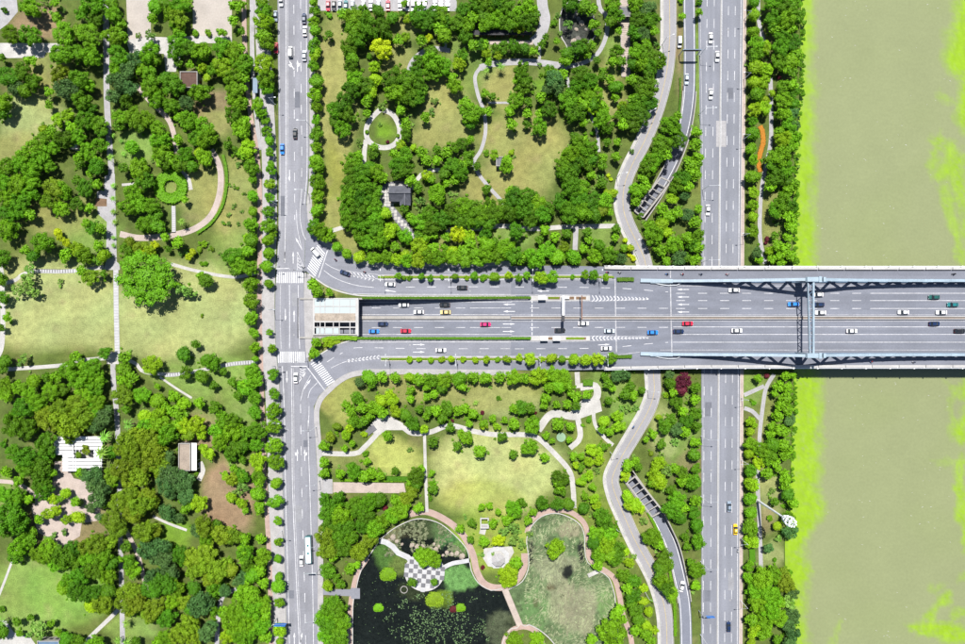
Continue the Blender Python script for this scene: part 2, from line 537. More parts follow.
gv, ge, gf, *_ = delaunay_2d_cdt(pts, segs, [], 0, 1e-4)
keep = []
for f in gf:
    cx = sum(gv[i].x for i in f) / 3
    cy = sum(gv[i].y for i in f) / 3
    if pip(cx, cy, outer) and not any(pip(cx, cy, h) for h in holes_s): keep.append(tuple(reversed(f)))
me = bpy.data.meshes.new('ground')
me.from_pydata([tuple(P(v.x, v.y, 0)) for v in gv], [], keep)
me.update()
set_tint(me, [ground_colour(v.x, v.y) for v in gv])
if me.polygons[0].normal.z < 0: me.flip_normals()
o = add_obj('ground', me, None, M['grass'])
o['kind'] = 'structure'

# river bank: a grassy slope from the ground edge down into the water
WZ = -2.3
mb = MB()
bq = BANK
mb.ribbon([P(x, y, 0) for x, y in bq], [P(x + 4.5, y, 0) + Vector((0, 0, WZ - 0.8)) for x, y in bq])
me = mb.mesh('river_bank', M['grass'])
set_tint(me, [C3(120, 150, 50)] * len(mb.v))
me.flip_normals()
o = add_obj('river_bank', me)
o['kind'] = 'structure'

# river: turbid water with drifting mats of algae (their own colour)
AW = [(-60, 813), (0, 813), (60, 811), (120, 812), (165, 814), (230, 814), (265, 815), (330, 818), (400, 821), (450, 820), (485, 818), (505, 822), (520, 819), (535, 809), (558, 803), (571, 813), (585, 806), (620, 804), (644, 808), (700, 808)]
CAPS = [(990, -60, 962, 60, 25, 1.2), (975, 60, 968, 120, 18, 1.1), (940, 95, 965, 110, 7, .4), (937, 140, 932, 165, 9, .7), (960, 160, 940, 175, 10, .8), (950, 150, 975, 240, 12, .75), (943, 190, 962, 262, 8, .6), (975, 250, 985, 300, 12, .7),
        (945, 385, 965, 400, 6, .5), (970, 380, 962, 440, 9, .8), (950, 400, 956, 440, 5, .45), (962, 440, 958, 520, 6, .7), (958, 490, 970, 560, 7, .8), (935, 590, 965, 575, 5, .4), (910, 626, 945, 632, 9, .85), (930, 615, 948, 594, 8, .8), (945, 632, 985, 640, 14, .95), (955, 615, 985, 610, 6, .6), (925, 460, 965, 462, 4, .3), (840, 620, 830, 660, 3, .3)]
def algae(x, y):
    n1 = noise.noise((x * .05, y * .05, 0.0))
    n2 = noise.noise((x * .16, y * .16, 5.0))
    n3 = noise.noise((x * .4, y * .4, 9.0))
    e = lerp_table(AW, y) + n1 * 5 + n2 * 3
    a = min(1, max(0, (e - x) / 15.0 + 0.45))
    for x1, y1, x2, y2, r, s in CAPS:
        dx, dy = x2 - x1, y2 - y1
        t = max(0, min(1, ((x - x1) * dx + (y - y1) * dy) / (dx * dx + dy * dy)))
        d = math.hypot(x - x1 - dx * t, y - y1 - dy * t) + n1 * 7 + n2 * 5
        k = min(1, max(0, (r - d) / (r * 0.8) )) * s
        if k > a: a = k
    return min(1, max(0, a * (1 + 0.4 * n2 + 0.45 * n3) + (.12 * n3 if .03 < a < .6 else 0)))
WAT = np.array(alb(187, 196, 143, 0.325))
ALG = np.array(alb(178, 222, 50, 0.365))
xs = list(np.arange(784, 1010, 2.4)) + [1080, 1500, 3500]
ys = [-2600, -400] + list(np.arange(-70, 716, 2.4)) + [1100, 2900]
rv = [tuple(P(x, y, WZ)) for y in ys for x in xs]
nx = len(xs)
rf = [(j * nx + i, (j + 1) * nx + i, (j + 1) * nx + i + 1, j * nx + i + 1) for j in range(len(ys) - 1) for i in range(nx - 1)]
me = bpy.data.meshes.new('river')
me.from_pydata(rv, [], rf)
me.update()
cols = []
for y in ys:
    for x in xs:
        a = algae(x, y)
        g = 0.10 * max(0, noise.noise((x * .012, y * .02, 2.0)))
        st = 1 + .025 * noise.noise((x * .03, y * .012, 31)) + .03 * noise.noise((x * .12, y * .35, 33))
        c = WAT * (1 - a) + ALG * a * (1 + .16 * noise.noise((x * .25, y * .07, 51)) + .1 * noise.noise((x * .6, y * .5, 52)))
        cols.append((c * (1 - g) + ALG * 0.8 * g) * st)
set_tint(me, cols)
o = add_obj('river', me, None, M['river'])
o['kind'] = 'structure'
# bits of white foam floating on the river
mb = MB()
for i in range(260):
    x, y = random.uniform(815, 955), random.uniform(-10, 650)
    if 262 < y < 380 or algae(x, y) > .3: continue
    if noise.noise((x * .02, y * .02, 4)) < -0.05: continue
    p = P(x, y, WZ + 0.02)
    a = random.uniform(-0.6, 0.6)
    l, w = random.uniform(.15, .6), random.uniform(.05, .13)
    d, e = Vector((math.cos(a), math.sin(a), 0)), Vector((-math.sin(a), math.cos(a), 0))
    mb.face([p - d * l, p - e * w, p + d * l * .7 - e * w * .4, p + d * l, p + e * w, p - d * l * .6 + e * w * .7])
o = mb.build('river_foam', M['path_pale'])
tag(o, 'small white flecks of foam drifting on the green river', 'foam', kind='stuff')

# ------------------------------------------------------------------ ponds
def pond_sheet(name, poly, z, colfn, m, step=3.5):
    q = densify(smooth(poly + [poly[0]], 4.0)[:-1], 4.0)
    pv = [Vector(p) for p in q]
    sg = [(i, (i + 1) % len(q)) for i in range(len(q))]
    x0, x1 = min(p[0] for p in q), max(p[0] for p in q)
    y0, y1 = min(p[1] for p in q), max(p[1] for p in q)
    yy = y0
    while yy < y1:
        xx = x0
        while xx < x1:
            if pip(xx, yy, q): pv.append(Vector((xx + random.uniform(-.8, .8), yy + random.uniform(-.8, .8))))
            xx += step
        yy += step
    v, e, f, *_ = delaunay_2d_cdt(pv, sg, [], 0, 1e-4)
    f = [t for t in f if pip(sum(v[i].x for i in t) / 3, sum(v[i].y for i in t) / 3, q)]
    # the sheet runs 0.3 m under the rim so no gap shows
    me = bpy.data.meshes.new(name)
    me.from_pydata([tuple(P(a.x, a.y, 0))[:2] + (z,) for a in v], [], f)
    me.update()
    if me.polygons[0].normal.z < 0: me.flip_normals()
    set_tint(me, [colfn(a.x, a.y) for a in v])
    o = add_obj(name, me, None, m)
    o['kind'] = 'structure'
    hard(q)
    # stone-lined side wall
    mb = MB()
    top = [P(a, b, 0.16) for a, b in q]
    n = len(q)
    cen = offset(q + [q[0]], 0.0)
    rim_out = offset(q + [q[0], q[1]], 0.9)[:n]
    if pip(rim_out[3][0], rim_out[3][1], q): rim_out = offset(q + [q[0], q[1]], -0.9)[:n]
    ro = [P(a, b, 0.16) for a, b in rim_out]
    mb.ribbon(top + [top[0]], ro + [ro[0]])
    mb.ribbon([p + Vector((0, 0, -1.6)) for p in top + [top[0]]], top + [top[0]])
    mb.ribbon(ro + [ro[0]], [p + Vector((0, 0, -0.3)) for p in ro + [ro[0]]])
    r = mb.build('pond_rim', M['path_pale'], o)
    return o
DARKW = np.array((0.006, 0.008, 0.007))
def pond1_col(x, y):
    n1 = noise.noise((x * .09, y * .09, 1))
    n2 = noise.noise((x * .3, y * .3, 4))
    c = DARKW.copy()
    def mix(px, py, rx, ry, col, s=1.0):
        nonlocal c
        d = ((x - px) / rx) ** 2 + ((y - py) / ry) ** 2 + n1 * .9 + n2 * .5
        k = s * min(1, max(0, (1.15 - d) / .4))
        c = c * (1 - k) + np.array(col) * k
    G = alb(110, 150, 80)
    mix(385, 556, 16, 13, alb(95, 135, 62), .9)
    mix(400, 565, 12, 10, alb(120, 140, 70), .8)
    mix(450, 530, 18, 16, alb(92, 140, 80), 1)
    mix(462, 545, 9, 12, G, 1)
    mix(420, 529, 30, 10, alb(95, 112, 72), .7)
    mix(392, 534, 10, 8, alb(150, 150, 110), .7)
    mix(410, 533, 12, 6, (0.02, 0.018, 0.01), .8)
    mix(458, 578, 20, 13, alb(120, 170, 95), 1)
    mix(440, 600, 12, 9, alb(120, 150, 50), .8)
    mix(410, 592, 14, 9, alb(70, 80, 50), .6)
    mix(500, 632, 14, 22, alb(110, 120, 90), .7)
    return c
pond_sheet('lily_pond', POND1, -0.45, pond1_col, None)
def water_mat(name):
    m = colour_attr_mat(name, 0.08, 0.6, 0.25, 3.0, 0.45, 0.18)
    return m
M['pond_water'] = water_mat('pond_water')
bpy.data.objects['lily_pond'].data.materials.append(M['pond_water'])
def pond2_col(x, y):
    n1 = noise.noise((x * .05 + y * .03, y * .05 - x * .03, 1))
    n2 = noise.noise((x * .35, y * .12, 4))
    n3 = noise.noise((x * .12, y * .4, 8))
    c = np.array(alb(112, 136, 92)) * (1 + .5 * n2 + .4 * n3)
    def mix(px, py, rx, ry, col, s=1.0):
        nonlocal c
        d = ((x - px) / rx) ** 2 + ((y - py) / ry) ** 2 + n1 * .6 + n2 * .6
        k = s * min(1, max(0, (1.15 - d) / .5))
        c = c * (1 - k) + np.array(col) * k
    mix(578, 610, 20, 30, alb(180, 172, 145), .6)
    mix(560, 600, 14, 28, alb(175, 172, 140), .55)
    mix(556, 565, 24, 14, alb(170, 170, 140), .6)
    mix(570, 530, 14, 8, alb(190, 176, 150), .6)
    mix(606, 610, 9, 24, alb(130, 165, 100), .8)
    mix(535, 610, 14, 24, alb(118, 160, 95), .7)
    if n2 + n3 > .75: c = c * .45
    mix(568, 572, 6, 6.5, (.008, .01, .008), 1)
    mix(531, 552, 3, 12, (.008, .01, .008), 1)
    mix(581, 552, 3.5, 11, (.01, .012, .01), 1)
    mix(550, 588, 5, 3, (.05, .04, .02), .8)
    mix(536, 602, 3, 5, (.05, .04, .02), .7)
    mix(562, 596, 2, 2, (.02, .02, .01), .9)
    return np.maximum(c, 0.006)
pond_sheet('reed_pond', POND2, -0.35, pond2_col, M['weed'], 2.2)
pond_sheet('rocky_stream', STREAM, -0.5, lambda x, y: np.array((.02, .022, .018)) * (1.5 + noise.noise((x * .3, y * .3, 2))) + np.array(alb(120, 120, 110)) * max(0, noise.noise((x * .25, y * .25, 9))) * .5, M['pond_water'])
# ------------------------------------------------------------------ roads
def sheet(name, poly, m, z=0.02, parent=None):
    hard(poly)
    return struct(name, MB().face([P(x, y, z) for x, y in (poly if sum(poly[i][0] * poly[(i + 1) % len(poly)][1] - poly[(i + 1) % len(poly)][0] * poly[i][1] for i in range(len(poly))) < 0 else poly[::-1])]), m, parent)

BW = [(277.5, -120), (277.5, 0), (279, 165), (278.5, 230), (275.5, 290), (275, 320), (276, 345), (281, 400), (283, 485), (287, 644), (289, 760)]
BE = [(309, -120), (309, 0), (309.3, 165), (306.5, 205), (304.5, 260), (304, 300), (304.8, 320), (306, 345), (309, 362), (313, 395), (315, 425), (317.7, 485), (318, 644), (319, 760)]
boulevard = sheet('boulevard', BW + BE[::-1], M['asphalt_old'], 0.02)
NSV = [(306.5, 205), (311, 228), (322, 243), (332, 250), (343, 257), (357, 263), (371, 266.5), (391, 268), (440, 266.6), (511, 266.3), (511, 295.5), (420, 295.5), (390, 295.3), (369.5, 295), (351, 293.5), (332, 288), (318, 280), (309, 273.5), (304.4, 271)]
SSV = [(305.5, 362), (311, 361.5), (321, 354.5), (330, 349), (338, 345), (347, 342.2), (357, 341), (420, 340.6), (511, 340.8), (511, 370), (420, 369), (379, 369), (366, 369.3), (349, 372.4), (337, 379), (327.5, 387), (318.5, 396.5), (314, 406), (313.6, 416), (314.5, 425), (309, 400)]
nsv = sheet('upper_service_road', NSV, M['asphalt'], 0.026)
ssv = sheet('lower_service_road', SSV, M['asphalt'], 0.026)
def mx(y): return lerp_table([(-120, 722), (0, 721.4), (200, 719.4), (500, 717.9), (760, 717.2)], y)
RY = [-400, -120, 0, 100, 200, 300, 400, 500, 600, 700, 1000]
riverside = sheet('riverside_road', [(mx(y) - lerp_table([(0, 23.5), (200, 18.5), (500, 16.5)], y), y) for y in RY] + [(mx(y) + 21.3, y) for y in RY[::-1]], M['asphalt_river'], 0.02)
LOOP_N = [(669.5, -120), (669.5, 0), (669.5, 40), (666, 75), (657, 110), (645, 140), (632, 165), (624.5, 185), (623, 205), (627, 222), (637, 243), (645, 262), (650, 300), (653, 340), (653.5, 374), (654, 392), (648, 411), (635, 434), (622.5, 455), (613, 475), (613, 487), (620.5, 507), (635.5, 541), (654, 575), (664.5, 608), (667, 644), (668, 720)]
loop = strip('loop_road', LOOP_N, 12.2, M['asphalt_pale'], 0.024)
lw = offset(smooth(LOOP_N), -7.8)
kerb_slab('footway', [p for i, p in enumerate(lw) if i % 6 == 0], 3.2, M['path_pale'])
le = offset(smooth(LOOP_N), 6.6)
kerb_slab('kerb', [p for i, p in enumerate(le) if i % 4 == 0], 0.7, M['concrete'])

# ramps that dive under the bridge approach
def ramp(name, line, zf, fr):
    q = smooth(line)
    L, R = offset(q, 5.9), offset(q, -5.9)
    hard(L + R[::-1])
    o = struct(name, MB().ribbon([P(x, y, 0)[:2] + (zf(c[1]) + .005,) if False else Vector((P(x, y, 0).x, P(x, y, 0).y, zf(c[1]) + .005)) for (x, y), c in zip(R, q)], [Vector((P(x, y, 0).x, P(x, y, 0).y, zf(c[1]) + .005)) for (x, y), c in zip(L, q)]), M['asphalt_ramp'])
    for sgn in (1, -1):
        w = MB()
        a = [(p, c) for p, c in zip(offset(q, 6.0 * sgn), q) if zf(c[1]) < 0.01]
        b = [(p, c) for p, c in zip(offset(q, 7.0 * sgn), q) if zf(c[1]) < 0.01]
        top = 0.75
        A1 = [Vector((P(*p).x, P(*p).y, zf(c[1]) - .1)) for p, c in a]
        A2 = [Vector((P(*p).x, P(*p).y, top)) for p, c in a]
        B2 = [Vector((P(*p).x, P(*p).y, top)) for p, c in b]
        B1 = [Vector((P(*p).x, P(*p).y, -.2)) for p, c in b]
        w.ribbon(A1, A2).ribbon(A2, B2).ribbon(B2, B1)
        struct('retaining_wall', w, M['concrete'], o)
    return o
rn = ramp('upper_ramp', RAMP_N, zrN, None)
rs = ramp('lower_ramp', RAMP_S, zrS, None)

# ------------------------------------------------------------------ pavements, verges and paths
kerb_slab('pavement', [(261, -90), (261.5, 0), (264, 60), (267.5, 120), (269.5, 170), (269.5, 230), (267.5, 300), (268.5, 345), (273, 400), (275.5, 485), (279.5, 644), (281, 720)], 14.5, M['pavement'])
strip('brick_footway', [(243.5, -90), (244, 0), (245.5, 60), (250, 110), (256.5, 150), (260, 200), (259.5, 300), (261.5, 380), (265, 480), (269.5, 560), (271.5, 644), (273, 720)], 4.6, M['promenade'], 0.15)
strip('cycle_path', [(251, -90), (252, 0), (252.5, 60), (256, 110), (260, 150)], 4.5, M['path_grey'], 0.146)
kerb_slab('pavement', [(312, -90), (312, 0), (312, 165), (309.5, 205), (312.5, 226), (323.5, 241), (334, 247.8), (345, 254.6), (358.5, 260.5), (371.5, 264), (391, 265.3), (440, 264), (511, 263.6)], 5.2, M['pavement'])
kerb_slab('pavement', [(511, 372.6), (420, 371.7), (379, 371.8), (366.5, 372), (350.5, 375), (339, 381.2), (330, 389), (321.3, 398), (317.2, 408), (316.8, 420), (318.4, 440), (320.4, 485), (320.6, 560), (320.6, 644), (321.5, 720)], 5.4, M['pavement'])
slab('pavement', [(304.6, 272.5), (310.5, 275), (313, 299.4), (313, 336.8), (311.5, 348), (309, 357), (306.5, 358), (305.3, 345), (304.4, 320), (304, 300)], M['pavement'])
kerb_slab('kerb', [(309, 274), (318, 280.5), (332, 288.7), (351, 294.2), (369.5, 295.9), (420, 296.3), (530, 296.3)], 1.3, M['concrete_white'], 0.16)
kerb_slab('kerb', [(311, 361), (321, 354), (330, 348.4), (338, 344.4), (347, 341.6), (357, 340.3), (420, 339.9), (530, 339.9)], 1.3, M['concrete_white'], 0.16)
kerb_slab('pavement', [(mx(y) + 23.2, y) for y in RY], 3.6, M['path_pink'])
kerb_slab('kerb', [(mx(y) + 21.5, y) for y in RY], 0.5, M['concrete_white'], 0.15)

def path(pts, w, m='path_pale', name='path', z=0.03): return strip(name, pts, w, M[m], z)
path([(106, -60), (106, 0), (106.5, 45), (107, 100), (110, 150), (111.5, 175), (111.5, 265)], 6, 'path_grey')
path([(113, 352), (113.5, 380), (116.5, 410), (118, 436), (119, 470), (120, 520), (121, 560), (122, 600), (123, 660)], 5, 'path_grey')
sheet('plaza', [(105, 176), (115, 174), (117, 262), (120, 264), (120, 270), (104, 270), (106, 262), (107, 222), (98, 214), (97, 192), (104, 190)], M['path_grey'], 0.038)
sheet('plaza', [(95.5, 198), (107, 199), (107, 206.5), (95.5, 206.5)], M['soil'], 0.044)
sheet('plaza', [(107, 354), (118, 354), (119, 364), (107, 364)], M['path_pale'], 0.038)
sheet('plaza', [(-60, 43), (60, 43.5), (60, 51), (46, 53), (44, 58), (-60, 59)], M['path_pale'], 0.034)
sheet('plaza', [(-60, -40), (14, -40), (18, 12), (8, 24), (0, 30), (-60, 30)], M['path_grey'], 0.03)
sheet('ball_court', [(124, -60), (151, -60), (151, 37), (128, 40)], M['court'], 0.034)
sheet('ball_court', [(193, -60), (232, -60), (232, 37), (193, 36)], M['court'], 0.034)
sheet('plaza', [(126, 40), (152, 37), (176, 38), (193, 36), (232, 37), (232, 43), (185, 44), (176, 72), (166, 72), (164, 54), (130, 53)], M['path_pale'], 0.03)
path([(137, 86), (150, 101), (168, 119), (174, 135), (177, 153)], 5, 'path_pink')
path([(120, 234), (140, 238), (166, 236), (192, 230), (210, 217), (219, 197), (221, 176), (218, 162), (211, 150)], 6, 'path_pink')
path([(179, 170), (188, 178), (191, 190)], 4, 'path_pale')
path([(122, 185), (135, 184)], 2.5, 'path_pale')
path([(-40, 290), (10, 282), (22, 275), (36, 271), (75, 271), (104, 267)], 3.6)
path([(171, 264), (197, 271), (233, 277), (258, 273)], 3.2)
path([(-2, 262), (2, 275), (3, 310), (2, 345), (-4, 360)], 5, 'path_pale')
path([(-30, 371), (10, 369), (65, 365), (75, 361), (108, 358)], 3.8)
path([(117, 357), (135, 363), (145, 372), (176, 374), (207, 369), (232, 364), (258, 362)], 3.4)
path([(160, 377), (176, 388), (192, 398)], 2.2)
path([(-40, 479), (0, 481), (15, 483), (28, 489), (39, 500)], 4, 'path_pink')
sheet('plaza', [(55, 461), (64, 461), (74, 478), (90, 482), (92, 490), (100, 500), (101, 520), (82, 523), (80, 536), (60, 548), (52, 540), (38, 532), (31, 508), (38, 494), (52, 486)], M['path_pink'], 0.036)
path([(17, 550), (12, 562), (0, 593), (-20, 640)], 2.4)
path([(118, 609), (114, 614), (89, 638), (70, 658)], 4)
path([(126, 530), (137, 552), (142, 570), (147, 590)], 4.5, 'path_pink')
path([(240, 588), (224, 595), (219, 612), (217, 644), (217, 680)], 4.5, 'path_grey')
path([(153, 516), (168, 523), (187, 530)], 2.6)
sheet('plaza', [(-40, 622), (6, 620), (14, 632), (30, 636), (40, 650), (-40, 660)], M['path_pale'], 0.034)
# middle park, above the bridge road
path([(541, -60), (542, 0), (545, 20), (540, 36), (533, 43)], 10.5, 'path_grey')
path([(472, 43), (505, 42.5), (533, 43)], 4, 'path_pink', z=0.042)
path([(540, 42), (539.5, 62)], 2.6, 'path_grey', z=0.036)
path([(480, 68), (496, 63.5), (520, 62), (540, 63), (568, 67)], 6.5, 'path_grey', z=0.034)
path([(481, 67), (475, 77), (478, 95), (484, 112), (485.5, 132), (481, 150), (474, 162), (478, 173), (487, 185), (497, 196), (506, 206)], 3.6, 'path_grey')
path([(565, 68), (571, 91), (584, 104), (596, 128), (599, 152)], 3.2, 'path_grey')
path([(597, -40), (599, 5), (606, 16), (606.5, 34), (599, 52), (586, 62), (568, 67)], 4.2, 'path_grey', z=0.04)
path([(488, 103), (510, 103)], 2.2, 'path_grey')
path([(381, 109), (393, 115), (399.5, 128), (398, 140), (390, 147), (378, 147), (368, 140), (366.5, 128), (372, 118), (381, 109)], 5, 'path_pale')
path([(366, 140), (364.5, 152), (364, 170)], 4.5, 'path_pale', z=0.034)
path([(406, 80), (408, 72.5), (412, 62), (420, 54), (432, 48.5), (450, 51)], 4.6, 'path_grey')
path([(445, 50), (446, 34)], 3, 'path_grey', z=0.034)
path([(416, 182), (421, 175), (430, 170.5), (440, 170)], 4, 'path_pale')
path([(330, 231.5), (344, 227)], 4, 'path_pale')
path([(447, 233), (458, 227), (480, 229), (501, 226), (532, 229), (566, 227), (618, 226)], 4.6, 'path_pale')
path([(576, 226), (575, 250)], 5, 'path_grey', z=0.036)
# middle park, below the bridge road
path([(318, 453), (354, 453.5), (364, 447.5), (376, 435), (384, 425), (401, 426.5), (412, 433), (430, 432), (450, 425.5), (473, 431), (495, 434.5), (521, 434.5), (537, 437.5), (558, 457), (570, 472), (573, 488), (574, 508)], 5, 'path_pale')
sheet('plaza', [(367, 429), (376, 418), (389, 415.5), (403, 423), (405, 430), (386, 430), (378, 436)], M['path_pale'], 0.036)
path([(424.5, 434), (425.5, 470), (427, 512)], 3, 'path_pale', z=0.036)
path([(538, 430), (552, 414), (576, 416), (590, 405), (597, 396), (595, 386), (580, 387)], 7.5, 'path_pale', z=0.038)
path([(577, 414), (580, 437), (570, 448)], 5.5, 'path_pale', z=0.042)
path([(593, 405), (595, 424), (604, 437), (613, 445)], 3.6, 'path_pale', z=0.034)
path([(577, 372), (578, 388)], 5, 'path_pale', z=0.046)
sheet('plaza', [(584, 398), (600, 400), (602, 411), (590, 415), (576, 420), (570, 412)], M['path_pale'], 0.05)
sheet('plaza', [(333, 482), (404, 483), (406, 493), (333, 492.5)], M['path_pink'], 0.034)
sheet('plaza', [(322, 479), (332.6, 479), (332.6, 493.5), (322, 493)], M['path_grey'], 0.034)
path([(409, 514), (426.5, 511.5), (446, 520), (462, 533.5), (472.5, 553), (476.5, 570), (483, 582), (493, 587), (507, 586.3), (518, 578.5), (524, 567), (524.5, 553)], 6.5, 'promenade', 'promenade')
path([(527, 533), (531, 521), (541, 513.4), (555, 510), (570.5, 512), (584, 523), (588.4, 540), (589, 556), (597, 566), (606, 571), (614.5, 579), (619.5, 596), (623, 615), (630, 634), (634, 660)], 5.2, 'promenade', 'promenade')
path([(367.5, 558), (357.5, 573), (352.8, 590), (350, 612), (349.6, 660)], 4.6, 'promenade', 'promenade')
sheet('pond_deck', [(323, 589), (351, 589), (351, 587.5), (360, 588), (360, 598.5), (351, 598.5), (351, 596), (323, 594.5)], M['asphalt'], 0.17)
q = [(523 + 19.5 * math.cos(t), 646 + 19.5 * math.sin(t)) for t in [PI * (1.0 + i / 14) for i in range(15)]]
path(q + [(560, 660)], 5, 'promenade', 'promenade')
path([(598, 571), (588, 575.5)], 4, 'path_pale', z=0.2)
# river bank paths
path([(757, -60), (758, 0), (759, 23), (764, 42)], 4, 'path_grey')
path([(770.5, 78), (771, 117), (770.5, 142), (766, 165), (762, 185), (760, 210), (760, 238), (765, 264)], 4, 'path_grey')
path([(774, 374), (766, 388), (762.5, 408), (760, 430), (759, 448), (757.5, 479), (758.5, 505), (760, 540), (761, 570)], 4, 'path_grey')
path([(744, 395), (753, 391), (764, 386)], 4, 'path_grey', z=0.034)
path([(744, 408), (752, 411), (760, 419)], 4, 'path_grey', z=0.038)

# stepping slabs of the straight garden path, and of the ladder path by the clipped ring
def stepping(pts, w, pitch, gap, name, m, z=0.05):
    q = smooth(pts, 0.5)
    acc, out, last = 0, [], q[0]
    tot = 0
    par = struct(name, MB().ribbon([P(x, y, .03) for x, y in offset(q, -w / 2 - .4)], [P(x, y, .03) for x, y in offset(q, w / 2 + .4)]), M['path_grey'])
    hard(offset(q, -w / 2) + offset(q, w / 2)[::-1])
    k = 0
    ds = [0]
    for a, b in zip(q, q[1:]): ds.append(ds[-1] + math.hypot(b[0] - a[0], b[1] - a[1]))
    def at(d):
        for i in range(1, len(q)):
            if ds[i] >= d:
                t = (d - ds[i - 1]) / max(1e-6, ds[i] - ds[i - 1])
                return q[i - 1][0] + (q[i][0] - q[i - 1][0]) * t, q[i - 1][1] + (q[i][1] - q[i - 1][1]) * t
        return q[-1]
    d = pitch / 2
    sl = MB().box((0, 0, 0), (w * S, (pitch - gap) * S, 0.06)).mesh('slab', m)
    while d < ds[-1]:
        x, y = at(d)
        x2, y2 = at(min(ds[-1], d + .6))
        o = add_obj('slab', sl, par)
        o.location = P(x, y, z + random.uniform(-.008, .008))
        o.rotation_euler = (0, 0, math.atan2(-(y2 - y), x2 - x) - PI / 2 + random.uniform(-.03, .03))
        d += pitch
stepping([(116, 270), (116.5, 312), (117.5, 353)], 4.4, 2.9, .55, 'stepping_path', M['tile_white'])
stepping([(173.6, 206), (174, 233)], 3.2, 2.2, .6, 'stepping_path', M['tile_white'])
stepping([(37, 271), (56, 271.5), (75, 271)], 3.4, 2.6, .5, 'stepping_path', M['tile_white'])
stepping([(165, 375), (176, 374.4), (190, 372)], 3.2, 2.6, .5, 'stepping_path', M['tile_white'])
stepping([(210, 368.5), (232, 364), (256, 362)], 3.2, 2.6, .5, 'stepping_path', M['tile_white'])

# parking bay behind the park
sheet('car_park', [(316, -60), (458, -60), (456, 11.5), (318, 11)], M['path_grey'], 0.03)
mb = MB()
for i in range(22):
    x = 325 + i * 6.25
    mb.face([P(x, 10.6, .04), P(x + .35, 10.6, .04), P(x + .35, 1.5, .04), P(x, 1.5, .04)])
o = mb.build('bay_line', M['line_worn'], bpy.data.objects['car_park'])
o['kind'] = 'stuff'

# ------------------------------------------------------------------ painted markings
def seg_quad(mb, a, b, w, zf):
    dx, dy = b[0] - a[0], b[1] - a[1]
    l = math.hypot(dx, dy) or 1
    nx_, ny_ = dy / l * w / 2, -dx / l * w / 2
    mb.face([P(a[0] - nx_, a[1] - ny_, zf(a[0], a[1])), P(b[0] - nx_, b[1] - ny_, zf(b[0], b[1])), P(b[0] + nx_, b[1] + ny_, zf(b[0], b[1])), P(a[0] + nx_, a[1] + ny_, zf(a[0], a[1]))])
def line(mb, pts, w=0.55, on=None, off=None, zf=None, ph=0.0, z=0.05, sm=True):
    zf = zf or (lambda x, y: z)
    q = smooth(pts, 2.5) if sm else pts
    d = ph
    for a, b in zip(q, q[1:]):
        l = math.hypot(b[0] - a[0], b[1] - a[1])
        if on is None:
            n = max(1, int(l / 6))
            for i in range(n):
                seg_quad(mb, (a[0] + (b[0] - a[0]) * i / n, a[1] + (b[1] - a[1]) * i / n), (a[0] + (b[0] - a[0]) * (i + 1) / n, a[1] + (b[1] - a[1]) * (i + 1) / n), w, zf)
            continue
        t = 0.0
        while t < l - 1e-6:
            c = d % (on + off)
            if on + off - c < 1e-4: c = 0.0
            if c < on - 1e-6:
                e = min(l, t + on - c)
                seg_quad(mb, (a[0] + (b[0] - a[0]) * t / l, a[1] + (b[1] - a[1]) * t / l), (a[0] + (b[0] - a[0]) * e / l, a[1] + (b[1] - a[1]) * e / l), w, zf)
            else:
                e = min(l, t + on + off - c)
            e = max(e, t + 1e-3)
            d += e - t
            t = e
def marks(mb, parent, name='lane_marking', m='lane'):
    o = mb.build(name, M[m], parent)
    o['kind'] = 'stuff'
    for f in o.data.polygons: pass
    return o

mb = MB()
mw = MB()
line(mb, [(285.6, -100), (286.2, 100), (285.6, 215), (284.6, 262)], .6)
line(mw, [(287.3, -100), (287.9, 100), (287.2, 215)], .6)
line(mw, [(278.8, -100), (279.2, 60), (280.4, 165), (279.8, 230), (277, 268)], .6)
line(mb, [(293.3, -100), (294.2, 60), (294.5, 150), (294.8, 220)], .6, 9, 12)
line(mb, [(300.2, -100), (301, 60), (301.8, 150), (301.5, 190)], .6, 9, 12, ph=5)
line(mb, [(306.3, -100), (306.6, 60), (307.2, 165), (304.3, 205)], .6)
line(mb, [(301.8, 190), (300, 215), (302.5, 232), (306, 240)], .5)
line(mb, [(296.5, 210), (297.5, 228), (302, 250)], .5)
line(mw, [(289.5, 268), (290, 270)], .5)
line(mb, [(276, 268.8), (289, 268.4)], .8)
line(mb, [(289.5, 285), (289.7, 318), (289.6, 349)], .6)
line(mw, [(280.6, 285), (280.3, 320), (281.3, 349)], .6)
line(mb, [(298.3, 285), (298.6, 318), (299.8, 349)], .6)
line(mb, [(291, 366.3), (306.5, 366.3), (325, 390.5)], .9, sm=False)
line(mb, [(291.5, 368), (292.2, 420), (292.6, 485), (296, 570), (299.3, 644), (300, 700)], .6)
line(mw, [(293.3, 368), (294, 420), (294.3, 485), (297.7, 570), (301, 644), (301.8, 700)], .6)
line(mb, [(282.5, 366), (284.4, 410), (285.6, 485), (289.6, 644), (290, 700)], .6)
line(mb, [(300.6, 404), (301.2, 450), (302.6, 520), (305, 600), (306.5, 700)], .6, 9, 12)
line(mb, [(308.2, 420), (308.6, 450), (310.3, 500), (313, 600), (314, 700)], .6)
line(mb, [(309.2, 406), (309, 415), (308.3, 432)], .5)
line(mb, [(300.5, 401), (304, 388), (310.5, 375.5)], .5)
line(mb, [(308, 398), (310.5, 390), (317.5, 382.5)], .5)
marks(mb, boulevard)
marks(mw, boulevard, 'worn_line', 'line_worn')
